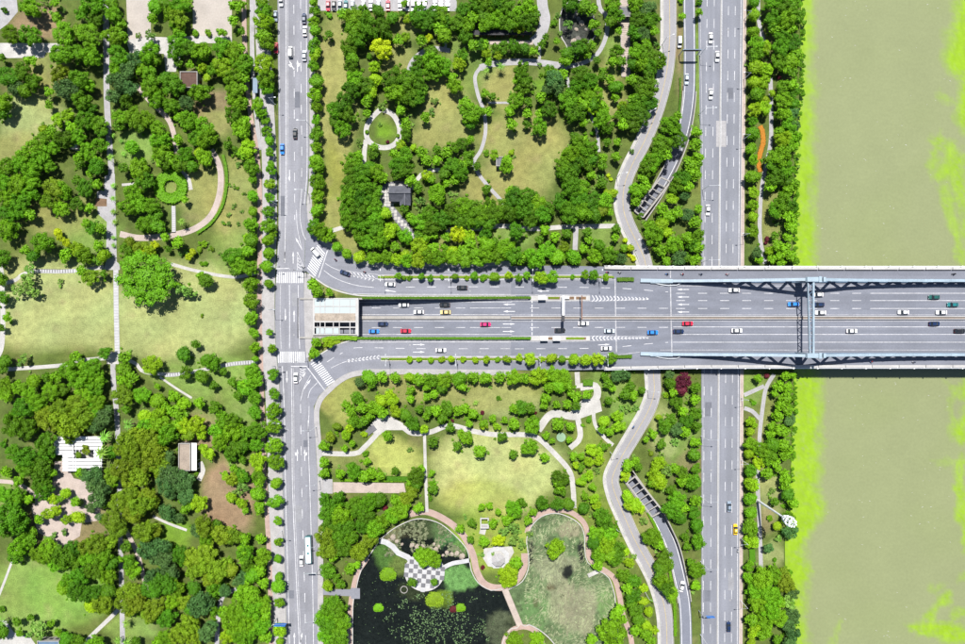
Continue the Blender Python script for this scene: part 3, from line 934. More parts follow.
# chevron islands at the junction
mb = MB()
for i in range(5):
    y0 = 254 + i * 3.1
    w = 0.8 + i * 1.15
    line(mb, [(297.6, y0), (297.6 + w * .6, y0 + 2.6), (297.6 + w, y0 + 1.6)], .8, sm=False)
line(mb, [(297.4, 252), (297.4, 270)], .5)
line(mb, [(297.6, 252), (303.6, 267)], .5)
for i in range(4):
    y0 = 368.5 + i * 2.6
    line(mb, [(300, y0), (302, y0 + 2), (306 - i * 1.2, y0 + .4)], .8, sm=False)
marks(mb, boulevard, 'chevron')

# zebra crossings: each stripe its own piece
def stripe(a, b, w, parent, z=0.05):
    mb = MB()
    seg_quad(mb, a, b, w, lambda x, y: z)
    return mb.build('crossing_stripe', M['line'], parent)
for i in range(13):
    x = 277.2 + i * 2.12
    stripe((x, 272.2), (x, 283), 1.15, boulevard)
for i in range(13):
    x = 278.6 + i * 2.12
    stripe((x, 351.6), (x + .1, 362.6), 1.15, boulevard)
for i in range(12):
    t = i / 11
    a = (317.2 - 9.6 * t, 245.5 + 22 * t)
    stripe(a, (a[0] + 8.0, a[1] + 8.6), 1.05, nsv, 0.056)
for i in range(14):
    t = i / 13
    a = (311 + 17.2 * t, 364.4 + 22.6 * t)
    stripe(a, (a[0] + 7.6, a[1] - 4.6), 1.0, ssv, 0.056)
mb = MB()
line(mb, [(327.6, 250.5), (318.6, 277.8)], .9)
line(mb, [(325, 263), (331, 267), (341, 271), (351, 273.5)], .5)
line(mb, [(324, 270.5), (333, 277), (346, 282.5), (360, 286), (374, 287.4)], .55)
line(mb, [(374, 287.4), (420, 287), (511, 286.8)], .55, 9, 12, ph=10)
line(mb, [(352, 294), (400, 294.4), (511, 294.5)], .5)
line(mb, [(378, 279.7), (440, 279.7), (511, 279.7)], .5)
for i in range(7):
    x = 350 + i * 3.7
    y = 272.2 + i * .55
    line(mb, [(x, y), (x + 2.6, y + 2.4 + i * .05), (x, y + 3.6 + i * .35)], 1.0, sm=False)
line(mb, [(346, 271), (360, 272.8), (378, 274.6)], .4)
line(mb, [(346, 273.6), (360, 276.8), (378, 279)], .4)
marks(mb, nsv)
mb = MB()
line(mb, [(340, 354), (352, 348.5), (367, 347.6), (420, 348.6), (511, 348.6)], .55, 9, 12, ph=6)
line(mb, [(327, 362), (334, 357.4)], .55)
line(mb, [(331, 368), (343, 362.5), (356, 359)], .5)
line(mb, [(360, 342.4), (420, 342), (511, 342)], .5)
line(mb, [(378, 356.4), (440, 356.4), (511, 356.4)], .5)
for i in range(9):
    x = 347 + i * 3.7
    y = 360.4 - i * .42
    line(mb, [(x + 2.6, y - 1.2 - i * .1), (x, y + .6), (x + 2.6, y + 1.6)], 1.0, sm=False)
marks(mb, ssv)
# riverside road
mb = MB()
mw = MB()
for off_, w_ in ((-14.4, .55), (-7.2, .55), (7.0, .55), (13.8, .55)):
    line(mb, [(mx(y) + off_, y) for y in (-120, 0, 200, 400, 644, 760)], w_, 9, 12.6, ph=(12 if off_ < 0 else 3))
line(mb, [(mx(y) + 19.6, y) for y in (-120, 0, 200, 400, 644, 760)], .6)
line(mw, [(mx(y) - lerp_table([(0, 21.4), (200, 16.6), (500, 15)], y), y) for y in (-120, 0, 200, 400, 644, 760)], .5)
marks(mb, riverside)
marks(mw, riverside, 'worn_line', 'line_worn')
mb = MB()
line(mb, LOOP_N, .55, z=0.05)
marks(mb, loop, 'centre_line', 'yellow_line')
mb = MB()
line(mb, offset(smooth(LOOP_N), 5.4), .4, z=0.05, sm=False)
line(mb, offset(smooth(LOOP_N), -5.6), .4, z=0.05, sm=False)
marks(mb, loop, 'edge_line', 'line_worn')
for rr, ln, zf in ((rn, RAMP_N, zrN), (rs, RAMP_S, zrS)):
    mb = MB()
    q = smooth(ln)
    for dd in (4.6, -4.4):
        qq = offset(q, dd)
        for (a, ca), (b, cb) in zip(zip(qq, q), zip(qq[1:], q[1:])):
            A, B = P(*a), P(*b)
            A.z, B.z = zf(ca[1]) + .03, zf(cb[1]) + .03
            n = (B - A).cross(Vector((0, 0, 1))).normalized() * .11
            mb.face([A - n, A + n, B + n, B - n])
    marks(mb, rr, 'edge_line', 'line')
# raised central divider of the riverside road
mb = MB()
q = [(mx(y), y) for y in range(-120, 761, 20)]
A = [P(x - .75, y, .3) for x, y in q]
B = [P(x + .75, y, .3) for x, y in q]
dn = Vector((0, 0, -.28))
mb.ribbon(A, B).ribbon([p + dn for p in A], A).ribbon(B, [p + dn for p in B])
struct('central_divider', mb, M['concrete_white'])
mb = MB()
for i in range(220):
    y = -100 + i * 4
    p = P(mx(y), y, 0)
    mb.box((p.x, p.y, .62), (.09, .09, .7))
line_z = .95
mb.beam(P(mx(-100), -100, 0) + Vector((0, 0, .95)), P(mx(200), 200, 0) + Vector((0, 0, .95)), .08)
mb.beam(P(mx(200), 200, 0) + Vector((0, 0, .95)), P(mx(500), 500, 0) + Vector((0, 0, .95)), .08)
mb.beam(P(mx(500), 500, 0) + Vector((0, 0, .95)), P(mx(760), 760, 0) + Vector((0, 0, .95)), .08)
mb.build('railing', M['steel_white'], bpy.data.objects['central_divider'])
# resurfaced patches
M['patch_dark'] = mat('fresh_asphalt_patch', alb(136, 139, 150), .9, .3, .1, 2, .1)
M['patch_pale'] = mat('pale_asphalt_patch', alb(178, 179, 185), .9, .3, .1, 2, .1)
for x0, y0, x1, y1, mm, par in ((716, 121, 726, 147, 'path_grey', riverside), (705, 402, 711.5, 416, 'patch_dark', riverside), (727, 88, 733, 99, 'patch_dark', riverside), (728, 572, 733.6, 590, 'patch_pale', riverside), (706, 300, 711, 318, 'patch_pale', riverside), (704.5, 590, 710, 601, 'patch_dark', riverside),
        (295, 92, 300, 108, 'patch_dark', boulevard), (280.5, 196, 285, 216, 'patch_dark', boulevard), (294.8, 505, 302, 522, 'patch_pale', boulevard), (303.5, 440, 308, 447, 'patch_dark', boulevard), (286.5, 590, 294, 598, 'patch_dark', boulevard), (292, 293, 297, 306, 'patch_pale', boulevard)):
    sheet('road_patch', [(x0, y0), (x1, y0), (x1, y1), (x0, y1)], M[mm], 0.034, par)
mb = MB()                                       # round manhole covers
for x, y in ((297.5, 22), (289, 118), (302, 170), (286, 240), (294, 335), (288, 430), (304, 500), (296, 610), (728, 30), (709, 175), (730, 240), (711, 470), (730, 600), (402, 283), (470, 291), (410, 345), (480, 352)):
    p = P(x, y, .058)
    mb.face([p + Vector((.42 * math.cos(t * PI / 5), .42 * math.sin(t * PI / 5), 0)) for t in range(10)])
o = mb.build('manhole_cover', M['concrete_dark'], boulevard)
o['kind'] = 'stuff'

# arrows
def arrow(x, y, ang, parent, zf=None, L=12.0, bend=0):
    """painted arrow; ang 0 = pointing right in the photo, 90 = up"""
    c, s = math.cos(math.radians(ang)), math.sin(math.radians(ang))
    def T(u, v):
        px, py = x + u * c - v * s, y - (u * s + v * c)
        return P(px, py, (zf(px, py) if zf else 0.05))
    h = L / 2
    mb = MB()
    mb.face([T(-h, -.3), T(h * .25, -.3), T(h * .25, .3), T(-h, .3)])
    mb.face([T(h * .2, -.95), T(h, 0), T(h * .2, .95)])
    if bend:
        mb.face([T(-h * .1, .3 * bend), T(h * .2, 1.2 * bend), T(h * .05, 1.9 * bend), T(-h * .25, .3 * bend)])
        mb.face([T(h * .35, 1.0 * bend), T(h * .45, 2.6 * bend), T(-h * .2, 2.0 * bend)])
    return mb.build('arrow_marking', M['line'], parent)
for x, y, a in ((284.8, 257.5, -90), (293.3, 257.5, 90), (285.5, 315, -90), (294.2, 316, 90), (287, 377, -90), (292, 66, 118), (297.6, 66, 90), (297.5, 454.7, 90), (304.8, 454.7, 90), (294.4, 638, 90), (301.4, 638, 80), (298.5, 243, 118), (302.5, 377, 55), (307.5, 384, 55), (289.6, 176, -90)):
    arrow(x, y, a, boulevard, bend=(1 if x in (292, 297.5) else (-1 if x in (297.6, 304.8) else 0)))
arrow(419, 344.6, 0, ssv, lambda x, y: .056)
arrow(419, 352, 0, ssv, lambda x, y: .056)
arrow(390, 291, 172, nsv, lambda x, y: .056)
# ------------------------------------------------------------------ sunken road that climbs out of the tunnel
tw = struct('tunnel_road', MB().ribbon([P(x, 336.6, 0)[:] and Vector((P(x, 337.2, 0).x, P(x, 337.2, 0).y, zp(x))) for x in range(300, 519, 6)], [Vector((P(x, 299, 0).x, P(x, 299, 0).y, zp(x))) for x in range(300, 519, 6)]), M['asphalt_deck'])
hard([(300, 298), (512, 298), (512, 338), (300, 338)])
def ztr(x, y): return zp(x) + 0.03
mb = MB()
line(mb, [(330, 308), (512, 308)], .5, 9, 12, zf=ztr)
line(mb, [(330, 327.5), (512, 327.5)], .5, 9, 12, zf=ztr)
line(mb, [(470, 308), (511, 308)], .5, zf=ztr)
line(mb, [(470, 327.5), (511, 327.5)], .5, zf=ztr)
for yy in (302, 314.6, 320.8, 334.4): line(mb, [(330, yy), (512, yy)], .45, zf=ztr)
marks(mb, tw)
mb = MB()
for yo, dy in ((299.6, -1.6), (336.8, 1.6)):
    xs_ = list(range(300, 531, 6))
    A1 = [Vector((P(x, yo, 0).x, P(x, yo, 0).y, min(zp(x), 0) - .2)) for x in xs_]
    A2 = [Vector((P(x, yo, 0).x, P(x, yo, 0).y, max(0, zp(x)) + .55)) for x in xs_]
    B2 = [Vector((P(x, yo + dy, 0).x, P(x, yo + dy, 0).y, max(0, zp(x)) + .55)) for x in xs_]
    B1 = [Vector((P(x, yo + dy, 0).x, P(x, yo + dy, 0).y, -.2)) for x in xs_]
    mb = MB()
    mb.ribbon(A1, A2).ribbon(A2, B2).ribbon(B2, B1)
    struct('retaining_wall', mb, M['concrete'], tw)
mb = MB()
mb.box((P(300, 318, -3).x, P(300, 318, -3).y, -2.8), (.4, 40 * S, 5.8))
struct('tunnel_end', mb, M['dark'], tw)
mb = MB()
xs_ = list(range(300, 513, 6))
for y0, y1, h in ((315.9, 319.1, .75),):
    A = [Vector((P(x, y0, 0).x, P(x, y0, 0).y, zp(x) + h)) for x in xs_]
    B = [Vector((P(x, y1, 0).x, P(x, y1, 0).y, zp(x) + h)) for x in xs_]
    dn = Vector((0, 0, -h))
    mb.ribbon(B, A).ribbon(A, [p + dn for p in A]).ribbon([p + dn for p in B], B)
struct('tunnel_divider', mb, M['concrete'], tw)
for y in (304.4, 311.4): arrow(517 - 8, y, 180, tw, ztr)
for y in (324, 331.4): arrow(517 - 8, y, 0, tw, ztr)

# tunnel portal: glazed half and open beam grid
por = thing('tunnel_portal', 'pale concrete tunnel portal roof, half glazed and half open beam grid', 'tunnel portal', P(335, 317, 0))
def loc(x, y, z, root): return P(x, y, z) - root.location
def lb(mb, x0, y0, x1, y1, z0, z1, root):
    a, b = loc(x0, y0, z1, root), loc(x1, y1, z1, root)
    mb.box(((a.x + b.x) / 2, (a.y + b.y) / 2, (z0 + z1) / 2), (abs(b.x - a.x), abs(b.y - a.y), z1 - z0))
    return mb
ZR = 1.3
for y in (298.6, 306.4, 314.6, 321.3, 327.3, 334.4):
    w = 3.2 if y == 314.6 else (2.2 if y == 321.3 else 1.1)
    lb(MB(), 313.2, y - w / 2, 357.2, y + w / 2, ZR - .6, ZR, por).build('roof_beam', M['concrete_white'], por)
for x in (313.8, 320.2, 325, 333.4, 339.4, 350, 356.4):
    w = 1.6 if x in (313.8, 356.4) else .8
    lb(MB(), x - w / 2, 298.1, x + w / 2, 335, ZR - .5, ZR - .012, por).build('roof_beam', M['concrete_white'], por)
lb(MB(), 315, 313.4, 355.4, 321, ZR - .3, ZR + .02, por).build('roof_slab', M['stone'], por)
m, nt, b = new_mat('frosted_glass')
b.inputs['Base Color'].default_value = (.29, .335, .345, 1)
b.inputs['Roughness'].default_value = .3
M['glass_roof'] = m
for x0, x1 in ((314.6, 319.8), (320.6, 324.6), (325.4, 333), (333.8, 339), (339.8, 349.6), (350.4, 355.6)):
    for y0, y1 in ((299.2, 305.8), (307, 313)):
        lb(MB(), x0, y0, x1, y1, ZR - .25, ZR - .13, por).build('glass_panel', M['glass_roof'], por)
for x0, x1 in ((314.6, 319.8), (320.6, 324.6), (325.4, 333), (333.8, 339)):
    o = lb(MB(), x0 + 1.6 if x0 < 316 else x0, 328, x1 - .4, 333.6, ZR - .3, ZR - .16, por).build('glass_panel', M['glass_roof'], por)
for y in (299, 335.6):
    lb(MB(), 313, y - .7, 357.4, y + .7, -5.3, ZR - .62, por).build('side_wall', M['concrete'], por)
lb(MB(), 313, 316.4, 357.4, 318.6, -5.3, ZR - .62, por).build('middle_wall', M['concrete'], por)
lb(MB(), 357.2, 298, 358.6, 336, ZR - 1.4, ZR + .35, por).build('portal_fascia', M['concrete_white'], por)
hard([(312, 297), (359, 297), (359, 337), (312, 337)])

# ------------------------------------------------------------------ bridge
br = thing('truss_bridge', 'wide road bridge with pale blue steel trusses crossing the green river', 'bridge')
NE_ = lambda x: lerp_table([(511, 266.3), (560, 265.6), (620, 267), (700, 267.3), (1200, 267.3)], x)
SE_ = lambda x: lerp_table([(511, 370), (560, 370.5), (620, 369), (700, 367.6), (1200, 367.4)], x)
xs_ = list(range(511, 1131, 6))
T = [(P(x, NE_(x), zdeck(x)), P(x, SE_(x), zdeck(x))) for x in xs_]
mb = MB()
mb.ribbon([b for a, b in T], [a for a, b in T])
deck = mb.build('deck', M['asphalt_deck'], br)
hard([(511, 264), (1130, 264), (1130, 371), (511, 371)])
mb = MB()
lo = [-.3 if x < 628 else zdeck(x) - 1.3 for x in xs_]
def dz(p, z): return Vector((p.x, p.y, z))
mb.ribbon([dz(a, z) for (a, b), z in zip(T, lo)], [a for a, b in T])
mb.ribbon([b for a, b in T], [dz(b, z) for (a, b), z in zip(T, lo)])
mb.ribbon([dz(a, z) for (a, b), z in zip(T, lo)], [dz(b, z) for (a, b), z in zip(T, lo)])
mb.build('girder', M['concrete'], br)
for px in (632, 696, 748, 800, 930, 1060):
    z = zdeck(px) - 1.3
    for y in (285, 305, 330, 350):
        p = P(px, y, 0)
        MB().box((p.x, p.y, (z - 4) / 2), (1.6, 2.4, z + 4)).build('pier', M['concrete'], br)
def zd(dh): return lambda x, y: zdeck(x) + dh
mb = MB()
mw = MB()
zl = zd(.02)
for y in (293.3, 300.6, 308.5):
    line(mb, [(676, y), (870, y)], .55, 9, 13, zf=zl, sm=False)
    line(mb, [(870, y), (1120, y)], .55, zf=zl, sm=False)
line(mb, [(515, 287), (611, 288), (668, 292)], .55, 9, 12.5, zf=zl)
line(mb, [(530, 308), (668, 308.3)], .55, 9, 12.5, zf=zl)
line(mb, [(530, 327.5), (668, 327.3)], .55, 9, 12.5, zf=zl)
line(mb, [(515, 348.8), (600, 348), (650, 343.6), (668, 342.3)], .55, 9, 12.5, zf=zl)
for y in (326.9, 334.4, 342.2): line(mb, [(673, y), (1120, y)], .55, zf=zl, sm=False)
for y in (286, 350): line(mw, [(660, y), (1120, y)], .5, zf=zl, sm=False)
for y in (314.8, 321): line(mw, [(511, y), (1120, y)], .45, zf=zl, sm=False)
line(mw, [(511, 294.6), (590, 295)], .5, zf=zl)
line(mw, [(511, 301.2), (590, 301), (645, 300)], .5, zf=zl)
line(mw, [(511, 336), (590, 336), (645, 336.4)], .5, zf=zl)
line(mw, [(511, 341.5), (590, 341), (650, 336.6)], .5, zf=zl)
line(mw, [(511, 356.2), (600, 356), (640, 352)], .5, zf=zl)
line(mw, [(511, 279.8), (615, 280)], .5, zf=zl)
for px in (532, ):
    line(mb, [(px, 300), (px, 336)], .9, 3, 1.6, zf=zl, sm=False)
for px in (615, 670.4):
    line(mw, [(px, 284 if px > 650 else 279), (px + .6, 316)], 1.1, zf=zl)
    line(mw, [(px + .6, 319.5), (px + 1.4, 352)], 1.1, zf=zl)
line(mw, [(670.4, 268.5), (670.4, 278)], 1.0, zf=zl)
marks(mb, deck)
marks(mw, deck, 'worn_line', 'line_worn')
mb = MB()
for i in range(16):
    x = 592 + i * 3.6
    k = 1 - i / 16.5
    line(mb, [(x, 297.9 - 2.6 * k), (x + 2.4, 298.6 + .6), (x, 299.2 + 2.4 * k)], 1.0, zf=zl, sm=False)
    line(mb, [(x + 2.4, 338.4 - 2.6 * k), (x, 337.9), (x + 2.4, 338 + 2.6 * k)], 1.0, zf=zl, sm=False)
marks(mb, deck, 'chevron')
for y in (289.5, 297, 304.5, 312): arrow(683, y, 180, deck, zl)
for x, y, a in ((543, 291, 180), (604, 344.6, 3)): arrow(x, y, a, deck, zl)

# central barrier of the bridge
mb = MB()
xr = list(range(511, 1131, 6))
for y0, y1 in ((316.2, 317.1), (318.4, 319.3)):
    A = [P(x, y0, zdeck(x) + .75) for x in xr]
    B = [P(x, y1, zdeck(x) + .75) for x in xr]
    dn = Vector((0, 0, -.74))
    mb.ribbon(B, A).ribbon(A, [p + dn for p in A]).ribbon([p + dn for p in B], B)
mb.build('central_barrier', M['concrete_white'], br)
mb = MB()
mb.ribbon([P(x, 318.5, zdeck(x) + .3) for x in xr], [P(x, 317, zdeck(x) + .3) for x in xr])
mb.build('barrier_planting', M['soil'], br)
# parapet panels and outer rails on both sides
for side, ed in ((-1, NE_), (1, SE_)):
    x = 604.0
    while x < 1128:
        x2 = min(1130, x + 26.2)
        mb = MB()
        n = 4
        q = [x + (x2 - x) * i / n for i in range(n + 1)]
        A = [P(t, ed(t) - side * .2, zdeck(t)) for t in q]
        B = [P(t, ed(t) - side * 2.6, zdeck(t)) for t in q]
        if side > 0: A, B = B, A
        up = Vector((0, 0, .95))
        mb.ribbon([p + up for p in B], [p + up for p in A])
        mb.ribbon([p + up for p in A], A)
        mb.ribbon(B, [p + up for p in B])
        mb.face([A[0], A[0] + up, B[0] + up, B[0]])
        mb.face([A[-1] + up, A[-1], B[-1], B[-1] + up])
        mb.build('parapet_panel', M['concrete_white'], br)
        x = x2 + .5
    mb = MB()
    for i in range(604, 1128, 4):
        p = P(i, ed(i) + side * .5, zdeck(i))
        mb.box((p.x, p.y, p.z + .45), (.1, .1, 1.3))
        if i % 24 == 0: mb.box((p.x, p.y + side * -.1, p.z + .6), (.5, .4, 1.5))
    for a, b in zip(range(604, 1120, 8), range(612, 1128, 8)):
        for h in (.5, 1.1):
            mb.beam(P(a, ed(a) + side * .5, zdeck(a)) + Vector((0, 0, h)), P(b, ed(b) + side * .5, zdeck(b)) + Vector((0, 0, h)), .12)
        mb.beam(P(a, ed(a) + side * .4, zdeck(a)) + Vector((0, 0, -.1)), P(b, ed(b) + side * .4, zdeck(b)) + Vector((0, 0, -.1)), .7, .25)
    mb.build('railing', M['steel_white'], br)
# trusses
HT = [(640, .9), (672, 1.2), (690, 1.9), (715, 3.3), (745, 5.6), (775, 8.6), (790, 10.3), (798, 10.8), (806, 10.3), (822, 8.4), (845, 6.4), (870, 5.1), (900, 4.3), (935, 3.9), (990, 4.1), (1060, 5.6), (1130, 9)]
def hch(x): return lerp_table(HT, x)
PYX = 798.0
for yt in (281.2, 354.2):
    nodes = [(x, P(x, yt, zdeck(x))) for x in np.arange(PYX - 6 * 21.0, 1128, 21.0)]
    base = [p for x, p in nodes]
    top = [p + Vector((0, 0, hch(x))) for x, p in nodes]
    fine = [x for x in np.arange(nodes[0][0], nodes[-1][0], 3.6)]
    mb = MB()
    ft = [P(x, yt, zdeck(x)) + Vector((0, 0, hch(x))) for x in fine]
    for a, b in zip(ft, ft[1:]): mb.beam(a, b + (b - a) * .02, 1.15, .8)
    tr = mb.build('truss', M['steel_blue'], br)
    mb = MB()
    for a, b in zip(base, base[1:]): mb.beam(a + Vector((0, 0, .35)), b + Vector((0, 0, .35)), 1.1, .7)
    mb.build('bottom_chord', M['steel_blue_dark'], tr)
    for i in range(len(nodes) - 1):
        if hch(nodes[i][0]) < 1.5: continue
        mid = (base[i] + base[i + 1]) / 2 + Vector((0, 0, .4))
        for t_ in (top[i], top[i + 1]):
            MB().beam(mid, t_, .8, .8).build('diagonal', M['steel_blue_dark'], tr)
    # joint boxes seen on the chord
    for i in range(1, len(nodes) - 1):
        mb = MB()
        d = (top[i + 1] - top[i - 1]).normalized()
        mb.beam(top[i] - d * .6, top[i] + d * .6, 1.22, .9)
        mb.build('joint_plate', M['steel_blue'], tr)
    # anchorage at the land end
    a = P(672, yt, zdeck(672))
    mb = MB()
    mb.beam(P(640, yt - .6, zdeck(640)) + Vector((0, 0, .5)), a + Vector((0, 0, .9)), 1.5, .9)
    mb.beam(P(650, yt + 1.2, zdeck(650)) + Vector((0, 0, .5)), P(672, yt + 1.2, zdeck(672)) + Vector((0, 0, .7)), .8, .8)
    mb.build('truss_end', M['steel_blue'], tr)
    mb = MB()
    q = [(652, 0), (660, 1.8), (668, 3), (676, 2.6), (681, .4)]
    for (x0, d0), (x1, d1) in zip(q, q[1:]): mb.beam(P(x0, yt + 1.5 + d0, zdeck(x0)) + Vector((0, 0, .5)), P(x1, yt + 1.5 + d1, zdeck(x1)) + Vector((0, 0, .5)), .3)
    mb.build('end_stay', M['steel'], tr)
    # pylon leg with cap
    p = P(PYX, yt, zdeck(PYX))
    mb = MB()
    mb.box((p.x, p.y, p.z + 5.6), (3.0, 1.7, 11.2), 0, .72)
    py = mb.build('pylon', M['steel_blue'], br)
    mb = MB()
    mb.box((p.x + .8, p.y, p.z + 11.4), (6.4, 2.0, .9), 0, .9)
    mb.box((p.x + 3.0, p.y, p.z + 11.9), (1.2, 2.3, .6))
    mb.box((p.x + 5.0, p.y, p.z + 11.2), (1.0, 1.8, .8))
    mb.build('pylon_cap', M['steel_blue'], py)
p0 = P(PYX, 281.2, zdeck(PYX)) + Vector((0, 0, 10.8))
p1 = P(PYX, 354.2, zdeck(PYX)) + Vector((0, 0, 10.8))
mb = MB()
ofs = Vector((.75, 0, 0))
mb.beam(p0 + ofs, p1 + ofs, .7, .9)
cb = mb.build('cross_beam', M['steel_blue'], br)
mb = MB()
l0, l1 = Vector((-1.3, 0, -.4)), Vector((-.5, 0, -.4))
mb.beam(p0 + l0, p1 + l1, .35, .8)
mb.build('lower_beam', M['steel_blue'], cb)
for i in range(20):
    t0, t1 = i / 20, (i + 1) / 20
    a = p0.lerp(p1, t0) + (ofs if i % 2 else Vector((-.9, 0, -.3)))
    b = p0.lerp(p1, t1) + (Vector((-.9, 0, -.3)) if i % 2 else ofs)
    MB().beam(a, b, .22, .22).build('lattice_brace', M['steel_blue_dark'], cb)

# islands between tunnel road and service roads, where they meet
for y0, y1 in ((295.6, 300.6), (336.2, 340.8)):
    mb = MB()
    xi = list(range(530, 593, 6))
    A = [P(x, y0, zdeck(x) + .18) for x in xi]
    B = [P(x, y1, zdeck(x) + .18) for x in xi]
    dn = Vector((0, 0, -.17))
    mb.ribbon(B, A).ribbon(A, [p + dn for p in A]).ribbon([p + dn for p in B], B)
    mb.face([A[0], B[0], B[0] + dn, A[0] + dn])
    isl = mb.build('traffic_island', M['concrete_white'], br)
    mb = MB()
    for xa, xb in ((548, 560), (566, 574), (576, 586)):
        mb.ribbon([P(x, y1 - 1.1, zdeck(x) + .23) for x in (xa, (xa + xb) / 2, xb)], [P(x, y0 + 1.1, zdeck(x) + .23) for x in (xa, (xa + xb) / 2, xb)])
    mb.build('island_grass', M['soil'], isl)
# ------------------------------------------------------------------ buildings and garden structures
ordw = lambda n: '%d%s' % (n, 'th' if 10 <= n % 100 <= 20 else {1: 'st', 2: 'nd', 3: 'rd'}.get(n % 10, 'th'))
def pl(x, y, root): 
    p = P(x, y, 0) - root.location
    return p.x, p.y
# tiled pavilion
pv = thing('garden_pavilion', 'dark tiled Chinese garden pavilion with gabled wing on paved court', 'pavilion', P(401, 197.5, 0))
def gable(root, w, d, ze, zr, ax, cx=0, cy=0, rows=9, nm='roof_slope'):
    """two slopes with courses of tile; ax 0: ridge along x"""
    for sgn in (1, -1):
        mb = MB()
        for r in range(rows):
            t0, t1 = r / rows, (r + 1) / rows
            y0, y1 = sgn * d / 2 * (1 - t0), sgn * d / 2 * (1 - t1)
            z0, z1 = ze + (zr - ze) * t0 ** 1.15, ze + (zr - ze) * t1 ** 1.15
            lift = .05
            q = [(-w / 2, y0, z0 + lift), (w / 2, y0, z0 + lift), (w / 2, y1, z1), (-w / 2, y1, z1)]
            e = [(-w / 2, y0, z0 - .05), (w / 2, y0, z0 - .05), (w / 2, y0, z0 + lift), (-w / 2, y0, z0 + lift)]
            for f in (q, e):
                if ax: f = [(-b, a, c) for a, b, c in f]
                f = [(a + cx, b + cy, c) for a, b, c in f]
                mb.face(f if sgn < 0 else f[::-1])
        mb.build(nm, M['roof_tile'], root)
    mb = MB()
    a, b = ((-w / 2 - .1, 0), (w / 2 + .1, 0))
    if ax: a, b = (0, a[0]), (0, b[0])
    mb.beam((a[0] + cx, a[1] + cy, zr + .08), (b[0] + cx, b[1] + cy, zr + .08), .35, .4)
    for e in (a, b): mb.ball((e[0] + cx, e[1] + cy, zr + .3), .25, 6, 4)
    mb.build('roof_ridge', M['roof_tile2'], root)
gable(pv, 9.2, 6.6, 3.5, 5.4, 0, 0, .9)
gable(pv, 5.0, 4.6, 3.3, 4.9, 1, 2.2, -1.6, 7)
for x in (-4.2, -1.4, 1.4, 4.2):
    for y in (3.6, -1.8):
        MB().tube((x, y, 0.3), (x, y, 3.5), .16).build('column', M['wood_red'], pv)
for x in (.4, 4.0): MB().tube((x, -3.6, 0.1), (x, -3.6, 3.3), .16).build('column', M['wood_red'], pv)
MB().box((0, .8, .15), (9.4, 6.6, .3)).build('base', M['stone'], pv)
MB().box((0, 3.4, 1.9), (8.2, .2, 3.1)).build('back_wall', M['white'], pv)
# court round it: paving slabs with dark joints
court = sheet('pavilion_court', [(379, 189), (386, 183), (396, 181), (414, 183), (416, 190), (394, 193), (393.5, 206), (400, 214), (408, 223), (417, 236), (412, 241), (403, 231), (394, 220), (388, 209), (380, 206)], M['tile_grey'], 0.034)
cp = HARD[-1][4]
tile = MB().box((0, 0, 0), (2.9 * S, 2.9 * S, .05)).mesh('paving_slab', M['path_pale'])
for i in range(13):
    for j in range(18):
        x, y = 379 + i * 3.3, 182 + j * 3.3
        if all(pip(x + a, y + b, cp) for a in (-1.2, 1.2) for b in (-1.2, 1.2)):
            o = add_obj('paving_slab', tile, court)
            o.location = P(x, y, .05 + random.uniform(-.006, .006))

# flat-roofed buildings
def flat_house(name, label, cat, x0, y0, x1, y1, h, roof, wall, par=.5):
    c = P((x0 + x1) / 2, (y0 + y1) / 2, h)
    r = thing(name, label, cat, (c.x, c.y, 0))
    k = S * (H - h) / H
    w, d = (x1 - x0) * k, (y1 - y0) * k
    MB().box((0, 0, h / 2), (w - .3, d - .3, h)).build('wall', wall, r)
    MB().box((0, 0, h + .06), (w - .7, d - .7, .12)).build('roof', roof, r)
    mb = MB()
    for a, b, sx, sy in ((0, d / 2 - .15, w, .3), (0, -d / 2 + .15, w, .3), (w / 2 - .15, 0, .3, d - .6), (-w / 2 + .15, 0, .3, d - .6)):
        mb.box((a, b, h + par / 2), (sx, sy, par))
    mb.build('parapet', M['concrete'], r)
    for s in (-1, 1):
        for i in range(3):
            MB().box(((i - 1) * w * .28, s * (d / 2 - .12), h * .52), (w * .16, .12, h * .36)).build('window', M['dark'], r)
    MB().box((w / 2 - .12, 0, 1.05), (.12, 1.1, 2.1)).build('door', M['wood_red'], r)
    hard([(x0 - 1, y0 - 1), (x1 + 1, y0 - 1), (x1 + 1, y1 + 1), (x0 - 1, y1 + 1)])
    return r, w, d
flat_house('service_building', 'small square building with brown flat roof among the trees', 'building', 180.5, 72, 198, 88.2, 3.6, M['roof_brown'], M['concrete'])
r, w, d = flat_house('park_hall', 'oblong building with tan flat roof and white canopy along one side', 'building', 179, 443, 191, 470.5, 3.8, M['roof_tan'], M['concrete'])
MB().box((w / 2 + 1.2, 0, 3.4), (2.2, d, .16)).build('canopy', M['white'], r)
for i in range(4): MB().tube((w / 2 + 2.1, -d / 2 + .5 + i * (d - 1) / 3, 0), (w / 2 + 2.1, -d / 2 + .5 + i * (d - 1) / 3, 3.35), .09).build('canopy_post', M['steel_white'], r)
path([(200, 462), (203, 470), (199, 480)], 5, 'path_pale')
flat_house('white_kiosk', 'small grey-roofed kiosk with white walls on the yellow lawn', 'kiosk', 496, 157, 504.4, 166.5, 2.8, M['tile_grey'], M['white'])
flat_house('white_shed', 'tiny white shed half hidden under trees beside the long grove', 'shed', 71.5, 142, 78.5, 149.5, 2.6, M['white'], M['white'])
flat_house('corner_building', 'blue-grey roofed building cut off at the lower left corner', 'building', 38, 640, 60, 664, 3.5, M['steel_blue_dark'], M['concrete'])
flat_house('boardwalk_shelter', 'small grey roofed shelter standing across the plank boardwalk', 'shelter', 619.5, 7, 630.5, 17, 3.0, M['tile_grey'], M['concrete'], .15)

